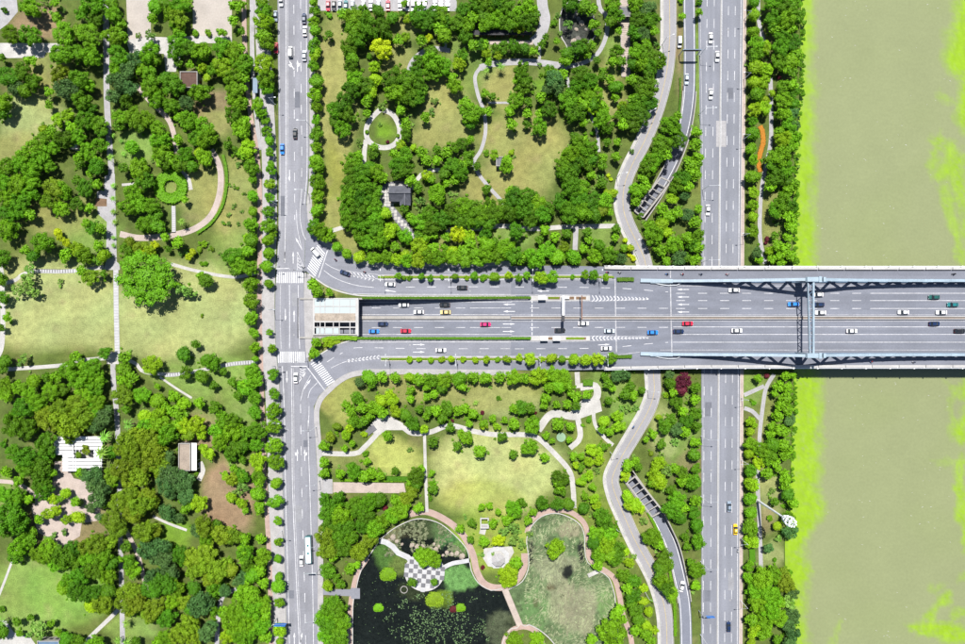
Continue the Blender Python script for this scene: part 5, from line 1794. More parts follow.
DATA = {
(0, 0): "130 35 42 g;90 25 25 d;222 72 28 g;45 135 38 g;118 140 42 g;320 55 32 d;365 25 45 g;375 75 35 d;435 15 30 g;440 60 36 g;470 95 25 g;250 130 48 g;345 140 52 g;300 120 30 g;440 140 40 g;475 145 28 d;240 215 45 g;300 210 40 g;355 220 42 g;205 215 14 d;120 235 28 d;10 225 20 d;35 300 45 d;90 280 40 d;130 320 35 d;60 340 38 b;95 350 32 g;20 400 40 g;15 440 30 d;235 290 38 o;260 350 52 b;310 310 42 d;345 330 30 g;320 390 40 d;190 355 25 g;190 405 22 g;350 420 30 d;460 215 42 g;530 225 38 b;585 210 45 g;600 235 30 d;450 270 30 g;495 270 40 b;545 270 30 g;455 320 45 b;500 340 38 b;440 375 35 b;490 390 28 d;585 300 42 g;580 345 40 g;605 385 38 g;670 330 48 d;640 300 30 d;665 410 36 g;720 400 34 b;770 360 40 d;800 350 25 d;600 30 32 g;590 75 24 g;640 20 30 d;660 60 30 d;690 75 42 o;700 30 38 g;720 15 25 g;690 105 34 g;690 160 38 g;680 205 36 d;740 190 38 d;780 205 42 g;690 245 20 d;735 250 22 d;855 185 42 g;900 200 40 g;920 240 38 g;860 260 42 l;830 270 30 g;905 300 40 g;905 350 40 g;915 400 36 g;905 450 38 d;930 500 40 g;955 580 36 l;910 580 20 d;880 560 24 d;580 135 26 s;535 140 14 s;755 130 15 g;805 128 15 g;850 125 20 g;870 130 16 g;910 25 30 g;905 80 28 g;785 265 22 l;800 300 20 l;265 445 28 l;225 465 28 l;275 490 30 g;330 470 40 g;385 480 36 g;395 510 30 d;205 510 30 g;170 500 22 l;170 545 40 g;130 580 40 g;200 570 35 g;90 610 35 g;160 615 40 g;250 540 40 d;300 530 36 g;340 585 36 g;390 560 32 g;305 610 30 g;375 620 26 g;470 455 36 g;520 455 40 g;565 460 36 g;460 490 25 d;540 490 26 d;615 500 36 g;620 545 40 g;625 585 36 d;510 570 32 g;610 605 25 g;660 610 28 g;690 540 26 g;690 455 24 g;730 470 42 g;790 490 40 g;800 540 42 g;760 535 35 d;720 600 36 g;790 610 36 g;770 590 24 l;550 630 26 g;680 635 30 g;435 525 14 f;430 610 18 f;480 595 14 f;470 545 12 f;180 15 20 s;215 15 22 g;240 40 20 s;20 40 14 d",
(240, 0): "20 250 40 g;10 20 22 g;15 300 30 g;10 340 25 g;15 400 28 g;20 470 30 g;15 520 25 g;30 560 30 l;10 600 30 g;40 620 24 g;8 120 20 d;8 190 26 g;345 60 14 d;345 135 20 d;400 60 30 g;440 70 40 g;480 50 30 d;440 120 46 d;500 110 46 d;550 110 40 d;420 185 36 d;460 160 36 d;430 220 34 d;430 260 32 d;445 310 40 g;430 350 40 d;480 330 40 d;505 355 30 l;490 390 30 g;400 400 42 d;370 430 36 d;410 440 36 d;395 500 36 d;365 470 26 d;435 460 22 d;490 440 20 g;545 190 45 y;520 260 25 l;525 310 30 l;500 220 14 d;570 140 25 d;610 155 28 g;640 145 20 l;535 45 30 d;590 70 30 d;625 55 18 d;648 75 20 l;635 15 18 d;690 60 40 d;720 90 36 d;690 90 30 d;745 55 36 d;780 60 36 d;770 110 30 g;790 140 34 g;790 90 30 d;840 90 36 d;880 100 34 g;860 40 30 d;910 20 36 d;940 60 32 d;900 70 30 g;700 160 26 g;730 150 18 y;740 200 30 d;690 240 30 d;680 280 30 d;745 245 46 g;790 260 36 g;740 285 36 g;820 300 26 g;845 250 30 l;830 335 32 d;860 215 26 d;605 270 20 d;590 310 46 d;640 310 46 d;600 360 44 d;650 370 44 d;690 330 36 d;680 380 36 d;550 415 22 s;620 430 26 d;640 480 30 g;640 520 26 d;715 455 24 g;750 390 20 s;740 430 16 s;710 355 24 d;900 180 30 g;870 140 30 d;930 175 28 d;895 440 46 g;870 400 30 g;890 480 26 d;945 360 22 g;960 240 20 g;935 430 20 g;515 590 26 d;440 620 36 g;520 570 22 g;600 600 30 g;640 600 32 g;620 560 22 l;670 570 16 l;700 590 28 g;760 580 22 d;800 590 30 g;860 555 26 d;830 570 26 d;890 540 20 g;880 600 26 d;720 620 26 g;760 620 25 g;460 550 16 s;455 600 24 g;570 548 8 p;440 30 16 s;520 25 12 s;680 15 12 s;710 12 12 g;490 510 9 g;610 525 8 g;540 480 10 s",
(480, 0): "20 20 40 d;60 10 40 d;100 20 36 d;30 90 36 g;70 50 26 g;65 80 36 g;115 85 44 g;150 50 34 g;190 30 34 d;180 90 40 d;215 60 24 d;150 110 25 l;10 110 25 g;20 175 24 g;60 190 24 d;90 185 28 d;130 180 28 d;170 190 28 d;205 200 22 d;25 205 22 l;70 215 20 l;240 170 22 d;255 145 18 d;295 160 18 d;285 90 14 g;340 95 24 s;350 20 36 d;400 30 34 d;430 40 30 d;440 95 28 g;455 130 20 d;380 190 36 d;340 210 34 d;330 235 30 d;400 180 30 d;430 180 24 g;415 215 20 g;450 235 20 d;510 20 36 d;520 60 34 d;505 80 30 d;535 120 20 g;530 200 30 d;510 240 26 d;545 240 26 d;160 270 34 d;170 310 36 d;165 345 34 d;145 310 24 g;80 260 20 f;25 275 16 f;270 280 30 d;290 310 44 b;320 290 26 d;300 340 34 b;260 345 26 b;45 375 22 d;30 430 24 g;140 390 36 g;115 430 26 g;120 480 30 g;185 395 22 d;185 440 26 g;235 375 28 d;230 440 22 g;230 490 36 g;265 425 36 d;180 480 20 d;340 390 44 d;370 440 42 d;385 290 40 d;365 340 36 d;420 320 40 d;440 370 40 d;410 360 36 g;400 400 30 g;440 400 34 d;400 475 20 g;430 425 22 l;470 300 24 d;470 275 20 d;475 415 30 g;500 310 24 g;525 335 32 g;522 378 20 g;550 410 22 l;470 460 40 g;490 490 32 d;435 515 12 g;490 550 20 d;530 550 20 g;525 605 24 g;545 450 30 d;550 480 30 g;590 480 36 d;570 440 36 d;610 400 40 d;640 360 42 d;590 390 30 d;620 450 40 d;650 400 36 d;605 320 30 d;650 330 30 d;600 20 36 d;650 40 40 b;610 80 36 d;655 80 36 d;600 130 34 d;630 130 34 b;600 200 34 g;640 200 34 d;680 230 38 d;650 260 36 d;690 250 30 d;620 250 34 g;590 250 28 d;650 295 26 d;585 310 28 g;350 600 40 d;380 560 36 d;420 580 40 g;380 625 30 d;430 620 30 d;330 600 26 g;365 530 26 d;400 545 26 g;470 610 26 g;590 500 18 s;585 585 14 s;55 600 20 l;105 620 26 g;25 590 14 g;120 590 14 l;735 490 44 g;760 450 22 g;765 540 36 d;700 560 44 g;690 590 36 g;720 600 30 d;660 630 40 g;835 510 26 g;830 560 30 g;840 610 30 g;800 620 20 g;780 65 18 g;845 48 20 g;775 5 14 g;845 10 14 d;670 120 26 d;640 170 26 g;675 320 16 s;680 170 14 s;300 60 12 s;310 130 12 s;210 330 14 s;230 250 12 s",
(715, 0): "220 15 40 d;260 30 40 d;300 20 36 d;220 80 36 d;270 80 40 d;310 70 34 d;230 110 30 d;290 115 28 d;160 170 32 g;190 185 30 l;155 210 34 g;155 260 32 l;195 270 30 l;260 150 36 d;250 190 40 d;300 170 36 d;310 215 30 d;245 240 36 d;290 240 34 d;150 320 30 l;185 320 30 l;160 365 34 g;190 390 24 l;190 420 30 l;270 270 24 g;300 285 26 d;245 300 10 p;265 340 34 d;300 330 30 d;300 360 28 d;265 390 36 d;300 400 30 d;260 440 34 d;300 440 28 b;285 480 34 d;305 490 28 b;245 510 24 g;260 540 36 l;300 530 32 g;290 560 34 g;250 610 48 g;220 620 34 g;220 360 16 l;205 300 12 l",
(0, 160): "30 30 40 g;80 20 36 g;130 40 40 g;180 20 36 g;20 90 40 g;70 100 44 g;120 90 40 g;30 150 40 g;80 160 40 g;120 130 34 g;20 210 36 d;70 200 36 g;110 200 25 d;30 270 42 d;60 260 25 d;210 110 44 o;250 120 36 g;190 160 36 g;240 190 34 g;300 170 32 d;345 185 22 g;300 80 26 d;330 110 36 d;375 95 26 g;310 15 26 d;375 25 36 d;350 50 24 g;480 32 24 d;540 40 46 d;560 80 40 d;520 130 40 g;500 180 40 g;540 165 40 g;590 180 36 g;600 210 34 d;560 250 36 g;610 255 34 g;575 260 26 g;120 215 28 d;640 10 30 d;700 15 36 d;740 25 30 d;620 15 24 g;715 155 20 d;335 245 24 g;360 260 28 d;390 265 26 g;380 330 26 g;170 320 46 d;225 280 20 y;235 300 18 y;260 320 18 y;300 340 30 l;260 360 30 g;330 370 36 g;250 380 24 g;400 370 30 l;380 390 26 d;100 350 26 d;130 370 30 d;120 420 24 s;70 500 28 s;110 460 34 s;130 510 30 s;100 490 26 s;10 380 36 d;5 460 30 d;10 530 30 d;30 610 20 d;235 470 14 s;350 450 36 o;320 430 28 g;400 440 20 d;565 455 112 g;710 505 36 s;740 510 24 s;690 490 22 g;795 465 34 d;775 445 20 g;705 240 20 f;640 300 24 g;690 320 30 g;500 320 26 o;530 340 24 o;490 345 30 d;580 350 24 l;600 330 20 y;560 330 20 o;545 360 18 y;650 345 16 d;720 360 14 s;730 375 16 y;745 355 16 y;770 345 14 o;790 325 14 l;820 345 10 o;700 365 12 s;795 400 10 g;780 400 10 d;900 370 40 g;920 400 40 g;910 430 26 d;940 360 28 g;955 305 20 l;955 550 16 l;960 610 16 l;905 105 10 s;905 175 10 s;885 245 12 s;880 215 9 s;920 245 9 s;945 130 9 s;920 15 12 s;440 100 15 f;440 150 16 f;440 200 15 f;445 240 15 f;440 300 12 f;440 330 12 f;430 370 14 f;890 100 7 s;860 240 8 s;780 605 6 o;930 200 7 s",
(240, 160): "430 40 36 d;470 50 40 d;430 90 40 d;480 100 44 d;420 140 40 d;470 150 44 d;410 190 34 d;460 200 44 d;510 170 40 g;520 130 36 g;530 50 36 g;550 70 26 g;500 30 30 d;520 210 40 g;560 205 30 l;420 240 36 d;470 250 40 d;520 260 40 d;460 290 34 d;490 320 36 g;540 310 36 g;560 320 24 d;600 335 24 g;580 275 34 l;600 265 24 g;640 295 32 g;620 290 20 d;610 20 36 d;640 40 36 d;660 80 30 d;600 60 22 d;690 110 24 d;680 95 22 d;635 190 22 d;660 220 24 g;700 160 24 s;760 135 40 g;770 110 26 g;720 60 24 l;740 75 22 g;790 50 30 d;820 20 36 d;850 50 36 d;830 80 26 g;800 90 20 d;880 10 26 d;915 25 20 d;860 20 24 g;950 115 22 d;700 240 40 d;730 210 36 d;740 260 36 d;780 230 40 d;820 200 36 d;860 180 40 d;850 230 40 d;900 190 40 d;890 230 36 d;940 210 36 d;960 180 30 d;955 240 30 d;920 240 30 d;690 290 24 d;720 300 24 g;750 290 20 d;840 285 36 y;880 295 30 l;800 300 24 g;890 320 30 g;940 310 30 g;960 330 24 d;640 370 26 l;690 330 36 l;690 385 36 l;730 370 36 g;770 380 36 g;745 340 30 g;825 375 36 g;870 385 34 g;865 350 30 g;920 380 34 g;945 360 30 g;285 480 30 g;300 505 30 g;345 510 20 g;700 200 18 s;710 180 14 s;650 190 10 s;810 130 12 s;820 350 24 l;900 350 24 g;790 340 22 g",
(480, 160): "100 20 32 g;30 110 22 d;120 120 26 d;130 150 44 d;180 140 40 d;170 190 44 d;120 200 40 d;220 170 40 d;240 210 40 d;200 220 40 d;40 180 36 d;60 210 36 d;10 210 40 d;30 240 36 d;90 180 30 d;260 190 34 d;140 275 36 d;320 20 36 d;340 60 40 d;370 20 36 d;320 50 30 d;350 110 44 d;390 110 36 d;310 160 34 d;340 190 36 d;380 150 40 d;430 160 40 d;400 200 40 d;350 220 36 d;440 210 34 d;480 160 34 g;470 195 30 o;500 200 20 d;420 20 30 d;470 20 26 d;470 90 26 d;490 130 20 l;510 130 24 l;430 60 24 g;450 230 20 d;20 290 30 d;30 330 34 g;100 340 40 g;70 370 36 g;130 370 40 g;20 370 36 g;60 320 26 d;160 380 30 d;210 380 44 g;260 350 36 g;230 310 24 d;250 270 26 g;290 295 28 g;335 285 24 d;300 375 34 g;325 335 24 o;360 375 34 g;400 345 24 g;440 370 34 g;460 330 28 d;500 370 36 d;540 380 28 b;520 300 20 g;525 265 24 d;410 280 26 d;420 310 22 g;500 350 26 g;555 340 20 g;580 340 18 y;590 380 14 y;650 30 40 d;660 10 36 g;630 70 26 d;605 120 36 g;640 100 30 g;600 160 24 g;780 70 36 d;810 20 30 g;820 40 30 g;840 20 24 d;760 100 34 d;800 100 30 g;830 60 28 d;790 140 22 b;840 190 22 g;740 150 24 l;700 190 30 g;730 220 30 d;760 200 30 g;800 210 30 b;830 240 30 g;670 290 44 g;700 250 30 l;650 250 26 g;720 280 26 l;800 300 30 g;840 290 30 d;840 340 30 g;820 330 28 d;750 330 36 g;700 350 30 g;770 380 36 b;830 385 30 g;720 390 24 g;680 340 20 g;790 375 26 d;740 310 24 g;495 60 10 y;505 75 9 y;560 310 12 y;575 365 10 y;440 120 20 s;465 60 16 s;620 215 14 d;690 225 16 d",
(715, 160): "160 360 26 b;170 385 20 d;230 20 42 d;270 40 40 d;230 70 40 d;210 100 30 d;280 80 30 d;300 100 30 d;255 165 40 d;230 190 34 d;290 180 30 d;280 120 30 d;240 210 24 d;280 220 30 g;300 240 24 g;290 260 30 g;230 290 20 d;240 330 30 g;270 340 30 g;220 385 24 g;280 300 24 g;290 370 30 g;250 370 26 g;210 350 20 l;310 390 20 d;200 305 12 p;235 245 12 b;195 320 8 p;255 400 22 g;310 215 20 d",
(0, 320): "5 30 20 d;410 125 28 d;295 142 26 g;95 150 24 s;75 170 16 s;20 160 30 d;15 190 24 d;360 185 44 g;320 175 30 g;270 190 40 g;220 215 30 g;310 230 44 g;380 230 36 g;370 265 34 g;330 290 40 g;180 220 24 d;130 235 32 g;80 260 34 g;30 250 34 g;30 285 34 g;200 275 40 g;240 270 30 d;120 290 36 g;150 320 40 g;90 340 44 d;60 400 50 d;110 420 44 d;190 380 50 o;240 340 44 o;260 400 60 o;300 330 50 o;320 370 50 o;270 440 36 o;380 320 36 g;360 350 36 g;400 380 44 b;370 410 34 b;415 350 28 b;180 475 46 d;60 510 36 g;110 530 50 d;150 570 50 d;100 570 36 d;160 600 34 d;180 510 34 d;15 480 14 d;25 585 28 g;70 620 24 d;210 590 20 g;410 450 30 f;400 510 34 f;430 510 28 d;485 145 30 g;480 190 34 g;510 220 30 g;470 230 28 g;480 290 44 o;550 290 36 g;500 250 20 g;490 345 24 d;590 175 42 l;610 255 16 g;500 405 28 f;560 370 30 l;610 310 34 g;670 290 30 g;640 330 24 g;620 350 30 l;670 350 28 g;700 370 30 g;710 320 28 l;770 320 28 g;640 400 36 g;690 400 30 g;650 440 44 g;600 400 34 g;560 410 34 g;720 410 36 l;760 400 36 l;730 440 32 o;780 440 24 l;830 335 28 d;860 385 34 d;900 390 36 d;840 430 34 g;900 430 40 g;930 450 28 d;850 470 36 g;910 495 36 d;890 520 28 d;805 510 30 l;780 490 16 l;905 570 22 g;930 600 22 g;870 600 18 l;500 470 50 o;540 440 44 o;590 470 50 o;470 500 34 o;520 530 50 o;570 550 44 o;600 510 50 o;480 570 50 o;440 600 40 o;540 600 44 o;620 560 40 o;650 530 36 b;660 600 50 b;710 615 46 b;620 600 30 o;370 600 40 b;330 600 30 b;310 590 26 g;757 93 22 d;710 130 34 d;720 205 28 d;780 215 32 d;825 165 36 d;800 155 30 d;865 195 20 d;825 252 22 d;900 240 26 d;940 250 26 g;920 290 24 d;955 210 10 d;335 500 20 o;305 520 16 o",
(240, 320): "20 260 34 d;10 420 20 d;10 490 30 d;10 600 30 d;10 540 20 d;295 85 24 g;285 125 28 g;345 88 22 l;460 240 24 b;500 220 34 g;550 215 30 g;600 220 26 g;510 250 20 d;655 220 24 l;690 230 30 g;740 235 34 g;790 230 36 g;780 260 28 d;720 260 20 g;845 225 34 g;855 255 26 d;900 220 30 g;950 220 26 g;660 270 22 g;660 305 22 g;720 300 20 g;750 285 22 g;455 300 28 d;410 325 22 g;430 350 28 g;470 340 30 d;520 335 34 g;550 360 26 g;545 310 28 l;590 310 30 l;600 350 26 l;580 290 24 l;500 370 24 g;450 390 30 d;480 390 26 d;425 415 20 l;430 390 20 g;410 445 22 l;375 410 20 o;350 450 22 o;325 485 28 g;405 495 18 g;435 475 18 g;480 440 14 l;485 515 14 g;490 545 20 g;325 550 28 g;325 590 26 g;385 590 26 g;440 580 36 g;480 600 30 g;510 590 30 g;545 600 24 g;600 580 20 d;680 600 36 d;700 570 20 g;740 590 16 g;640 365 28 d;670 400 32 d;710 420 20 l;570 445 26 g;655 500 14 s;745 470 26 d;690 345 22 d;730 350 24 d;760 350 30 d;800 340 30 d;780 380 26 d;840 350 26 g;870 340 26 g;900 360 24 g;720 370 20 g;810 415 26 d;885 400 18 g;940 405 20 l;870 450 34 d;840 485 24 d;925 505 30 g;935 358 9 p;820 388 8 p;745 630 14 g;910 320 14 f",
(480, 320): "20 225 30 g;75 220 28 g;130 220 36 g;175 225 24 g;225 215 40 l;280 210 36 g;320 225 36 g;300 250 34 g;340 250 28 d;265 260 26 g;250 300 28 g;245 330 22 g;295 325 20 g;335 325 22 d;370 330 24 d;370 295 30 g;410 290 24 g;350 280 20 g;130 340 24 d;160 335 30 d;195 340 26 d;145 350 20 d;70 300 10 d;15 400 22 g;48 380 20 g;65 410 18 l;95 385 18 g;132 400 28 g;200 405 36 d;210 385 24 d;85 450 26 d;10 500 22 g;130 515 24 d;190 490 36 g;250 530 24 g;310 610 36 d;300 400 30 g;255 445 20 g;350 410 22 d;280 465 16 g;345 460 18 g;495 245 26 d;480 215 20 d;510 260 20 d;530 215 30 b;560 210 26 b;580 255 24 d;560 285 26 d;590 290 26 d;625 270 18 d;497 310 20 d;480 390 26 l;530 370 24 l;535 410 26 l;570 340 20 s;500 430 20 g;470 420 22 g;420 385 14 d;395 405 8 d;390 570 20 d;360 525 20 g;420 600 22 l;390 525 18 g;430 500 26 l;420 545 22 l;460 540 22 l;450 580 20 s;400 610 20 g;460 510 20 l;480 490 20 d;370 560 16 l;730 210 24 b;735 245 28 d;745 280 24 d;720 290 14 l;780 235 36 p;775 265 30 p;760 320 28 d;780 350 26 d;800 390 30 d;740 380 26 d;760 420 30 b;720 400 26 d;790 430 26 d;690 375 16 l;710 410 30 d;670 440 22 g;640 460 16 g;660 430 14 g;700 480 24 d;750 470 20 s;660 515 12 o;690 550 30 l;670 590 30 l;720 580 26 s;750 570 24 g;780 590 28 d;570 560 30 g;600 540 20 g;610 565 20 d;690 620 34 l;560 600 24 l;780 620 28 g;700 530 20 s;830 260 26 d;830 305 28 g;832 360 28 d;835 410 26 d;830 470 26 g;825 520 30 d;830 575 26 d;825 620 30 d;10 355 8 p;215 358 7 p;545 340 14 s;600 340 16 s",
(715, 320): "165 225 20 g;200 215 12 p;270 215 22 g;300 215 18 d;245 255 30 g;230 280 20 g;275 260 26 g;270 300 30 g;300 300 18 d;250 330 28 g;240 370 30 g;280 350 26 g;290 385 26 b;220 410 24 d;250 420 30 g;215 440 26 d;270 430 26 g;135 390 20 l;135 430 20 l;150 405 14 l;175 500 36 g;220 480 34 g;260 480 30 g;270 520 28 g;210 530 34 g;165 550 28 l;230 550 28 g;200 590 28 d;240 570 20 g;270 610 26 d;265 590 22 g;150 320 10 g;140 310 8 g;285 500 24 g",
(0, 479): "70 10 24 d;165 20 40 d;170 50 36 d;205 75 24 l;255 55 24 l;230 75 18 g;295 85 24 g;310 90 20 s;195 130 30 l;225 120 20 l;150 155 24 g;260 155 22 l;305 145 30 l;210 215 16 s;250 205 18 s;190 230 20 s;20 60 36 g;70 70 40 g;110 75 24 g;60 100 30 l;50 150 66 d;80 180 40 d;30 190 36 d;80 260 44 d;60 300 30 d;110 230 34 g;130 200 24 g;190 260 36 g;150 290 36 g;180 290 36 g;250 300 50 d;280 270 36 d;290 320 36 d;220 325 34 g;370 20 40 b;380 70 44 b;350 110 24 b;400 40 34 b;385 145 18 b;440 15 24 g;500 10 30 o;405 100 18 g;470 90 48 o;440 160 46 o;500 60 40 o;550 100 50 o;520 130 44 o;460 190 40 o;570 60 36 o;590 90 30 o;560 200 48 o;600 200 30 o;640 20 44 b;700 10 44 b;720 60 40 b;660 60 24 b;770 90 36 l;720 110 28 g;650 130 40 b;690 150 24 b;490 260 26 d;380 250 44 o;430 240 30 o;340 260 36 o;350 310 40 g;400 300 44 g;430 320 34 d;370 350 40 d;420 370 36 d;310 370 40 d;250 420 34 g;300 430 44 d;360 440 40 d;270 390 36 g;400 480 44 o;350 490 30 l;420 430 34 d;500 320 30 d;520 350 34 g;465 310 18 g;570 270 44 b;620 260 44 b;600 300 36 b;640 310 44 b;660 350 40 b;590 370 36 b;640 400 50 d;590 420 44 d;680 420 36 d;700 290 40 d;500 430 44 o;480 480 36 o;530 470 40 o;510 500 30 o;600 500 50 o;640 530 44 d;570 530 30 o;670 470 36 l;710 470 34 o;790 180 44 o;760 200 30 b;800 220 36 g;860 210 44 o;900 220 36 o;840 170 24 d;740 300 44 o;800 280 44 o;780 330 40 o;840 350 50 o;820 380 36 o;880 330 30 o;890 350 34 o;750 350 34 o;780 480 60 b;740 500 30 d;820 500 30 d;750 420 34 d;830 420 34 d;870 430 30 b;730 560 44 o;690 600 40 o;750 610 40 o;800 590 44 b;820 560 24 b;640 610 36 g;610 630 30 g;940 270 30 g;945 230 24 g;940 310 24 g;900 0 30 o;940 30 30 s;895 70 26 l;930 90 20 l;950 120 18 g;920 50 24 s;940 380 30 b;920 400 28 b;950 430 34 g;920 500 44 g;900 550 50 g;940 540 44 g;930 600 44 g;880 600 36 l;870 510 30 g;955 480 24 g;70 548 22 d;120 530 18 d;200 555 18 g;225 590 20 d;150 570 36 s;75 595 18 g;110 600 18 s;160 600 24 s;10 550 24 f;10 500 14 d;10 590 30 d;260 615 34 d;300 620 30 d;370 630 36 d;490 555 20 f;460 620 20 f;525 625 24 d;495 630 24 f",
(240, 479): "70 55 34 g;75 110 30 g;75 10 24 g;15 100 20 o;20 230 30 g;20 280 36 g;80 230 26 g;90 300 36 g;85 280 24 g;30 330 30 d;50 370 34 g;90 400 28 g;80 350 30 g;30 440 50 g;90 480 36 g;50 500 44 g;100 520 28 g;30 560 44 g;80 570 40 g;20 610 40 g;100 610 30 g;15 380 24 b;330 80 30 d;380 80 34 d;340 130 40 d;390 140 44 d;440 100 36 d;460 120 36 d;350 180 40 d;410 180 40 d;330 220 44 o;340 270 44 o;380 230 36 d;430 220 34 d;400 270 34 d;360 300 26 d;500 90 40 g;540 80 34 d;490 140 36 d;470 180 30 d;560 110 14 p;600 75 30 g;640 70 34 o;665 40 30 o;680 15 30 d;660 10 24 d;620 120 40 g;590 140 34 g;550 160 34 g;520 190 40 g;500 235 36 o;460 280 38 o;425 345 26 g;450 330 20 g;340 350 34 d;340 410 24 l;390 400 24 d;370 380 20 d;690 110 26 g;745 40 26 d;350 490 44 g;320 530 36 g;380 500 40 d;340 560 40 d;390 560 44 g;330 600 36 g;380 610 44 d;665 395 24 d;750 395 18 d;720 300 40 g;700 280 30 g;750 310 34 g;690 300 28 g;930 110 18 g;895 170 22 d;850 190 24 d;890 230 20 d;940 240 24 g;960 100 16 g;735 75 10 d;870 150 10 s",
(480, 479): "10 105 14 l;38 103 16 g;70 125 16 g;50 170 24 g;130 110 36 d;160 90 24 d;145 135 20 d;105 155 30 g;130 190 28 s;185 160 24 g;205 125 20 g;240 90 30 d;300 95 28 d;340 95 30 d;305 20 30 d;300 45 20 d;320 50 20 d;390 10 22 l;435 30 20 g;405 65 18 g;440 75 22 l;400 110 28 d;450 100 20 l;130 230 30 s;160 250 24 s;70 235 28 y;20 240 20 g;10 340 10 p;110 370 44 l;140 320 30 g;100 390 30 l;470 140 34 d;480 160 36 d;520 190 26 d;450 210 36 d;440 240 34 d;500 210 34 g;490 250 38 l;530 270 34 d;500 290 34 d;520 310 30 d;460 290 34 g;455 330 30 g;560 280 20 l;575 320 22 l;590 300 20 s;290 265 42 l;555 370 30 d;590 390 34 d;570 420 30 d;590 450 34 d;600 500 34 d;580 480 24 d;610 540 30 d;600 580 30 d;630 420 20 l;630 470 24 l;650 510 22 l;640 560 24 l;640 600 30 g;670 580 20 l;660 620 24 g;540 500 30 g;520 520 30 g;550 540 24 g;510 590 58 g;430 620 30 g;130 620 40 g;220 620 36 g;570 70 30 l;600 100 30 l;575 100 24 l;615 110 24 l;630 160 20 s;660 220 40 d;690 250 30 g;710 300 34 d;720 330 30 d;690 340 30 d;700 390 34 d;720 420 36 d;740 440 34 g;690 370 26 d;690 10 34 l;760 80 40 g;740 120 40 d;770 150 30 d;790 110 24 g;820 10 34 d;830 80 30 d;825 130 28 d;838 180 32 d;840 240 32 g;835 350 36 g;830 410 26 g;790 220 20 d;800 260 20 d;810 320 20 d;735 40 24 d;660 15 20 d;90 200 24 s;190 210 16 s;430 130 12 s;10 290 12 s;50 290 10 s",
(715, 479): "270 20 30 d;280 60 30 d;300 90 26 d;230 85 20 d;210 150 14 d;240 180 20 l;290 200 34 b;280 150 28 d;205 265 24 b;245 225 20 s;230 310 10 d;215 345 18 g;180 380 44 g;230 370 34 g;150 430 36 g;200 430 40 g;260 360 26 o;270 400 40 o;220 450 40 g;160 480 40 g;210 500 44 g;250 470 30 g;240 530 40 g;190 540 36 g;280 470 34 s;300 440 26 b;300 520 34 b;280 560 34 b;300 590 34 b;310 540 20 b;140 540 30 g;150 580 30 l;200 580 30 g;240 620 24 d;140 630 20 l;290 630 30 b;180 600 24 g;220 45 16 s",
}
# rows of street trees, in the same crop coordinates: (crop, name of the row, list)
ROWS = [
 ('street tree on left verge of the boulevard, %s from top', [((240, 0), "85 10 25;95 45 32;95 90 36;90 135 30;105 170 30;95 250 40;105 305 36;105 345 30;70 410 28;85 440 22;100 468 16;105 510 22;115 545 20;115 590 18;120 632 14"), ((240, 160), "120 35 22;115 95 22;115 145 20;110 200 24;110 255 30;128 280 18;110 310 26;112 362 26;105 412 28;112 478 20"), ((240, 320), "115 48 14;125 110 18;128 210 24;133 285 22;130 350 32;130 410 30;133 483 34;138 545 32;140 628 24"), ((240, 479), "138 18 18;135 87 28;147 162 18;149 240 18;148 306 18;150 375 18;148 412 30;153 475 20;155 580 28;155 625 16")], 'g'),
 ('garden-edge tree beside brick footway of the boulevard, %s from top', [((240, 160), "45 30 30;50 75 18;50 140 24;50 200 20;45 250 28;45 310 30;30 350 28;40 420 32;45 480 30;45 545 30;45 610 28"), ((240, 320), "55 50 20;60 105 22;60 150 14;50 195 30;60 235 30;60 300 26;60 355 28;65 425 38;65 480 28;70 545 34;75 605 28")], 'g'),
 ('street tree on right pavement of the upper boulevard, %s from top', [((240, 0), "285 10 18;290 45 20;285 85 22;290 120 24;288 180 30;290 210 26;285 260 24;295 315 30;300 340 20;290 370 28;295 415 22;295 465 20;295 520 28;295 570 22;295 620 28"), ((240, 160), "300 25 30;300 85 32;300 140 28;300 195 28;290 260 32;312 275 34;340 290 30;375 335 22;413 362 22;460 375 26;515 380 28;565 375 26;605 385 26;645 390 28")], 'g'),
 ('small clipped tree on upper median of the bridge road, %s from left', [((240, 160), "610 448 13;632 455 10;655 455 10;700 450 13;735 455 13;780 452 9;830 450 13;875 455 9;905 448 16;945 452 11"), ((480, 160), "10 455 12;55 450 20;110 445 14;150 455 14;180 445 14;235 455 26;275 455 24;355 452 9;400 445 16;435 445 18;480 455 14")], 'g'),
 ('small clipped tree on lower median of the bridge road, %s from left', [((240, 320), "655 153 12;692 152 10;737 155 12;778 152 12;815 150 13;862 150 12;908 155 12;950 152 13"), ((480, 320), "25 152 12;68 152 11;103 150 14;150 146 14;193 152 22;238 150 12;275 146 20;315 150 15;360 150 22;405 152 22;450 150 24;500 145 22")], 'l'),
 ('round footway tree on river side of riverside road, %s from top', [((715, 0), "150 10 24;150 60 26;148 125 24;150 425 28;145 468 20;145 515 28;140 575 24;145 615 22"), ((715, 160), "145 65 30;145 125 24;145 175 22;145 220 22;145 275 26"), ((715, 320), "130 475 24;130 515 20;135 580 26;135 630 24"), ((715, 479), "140 20 28;135 75 26;140 130 26;135 185 32;138 240 28;130 335 22;130 380 22")], 'g'),
]
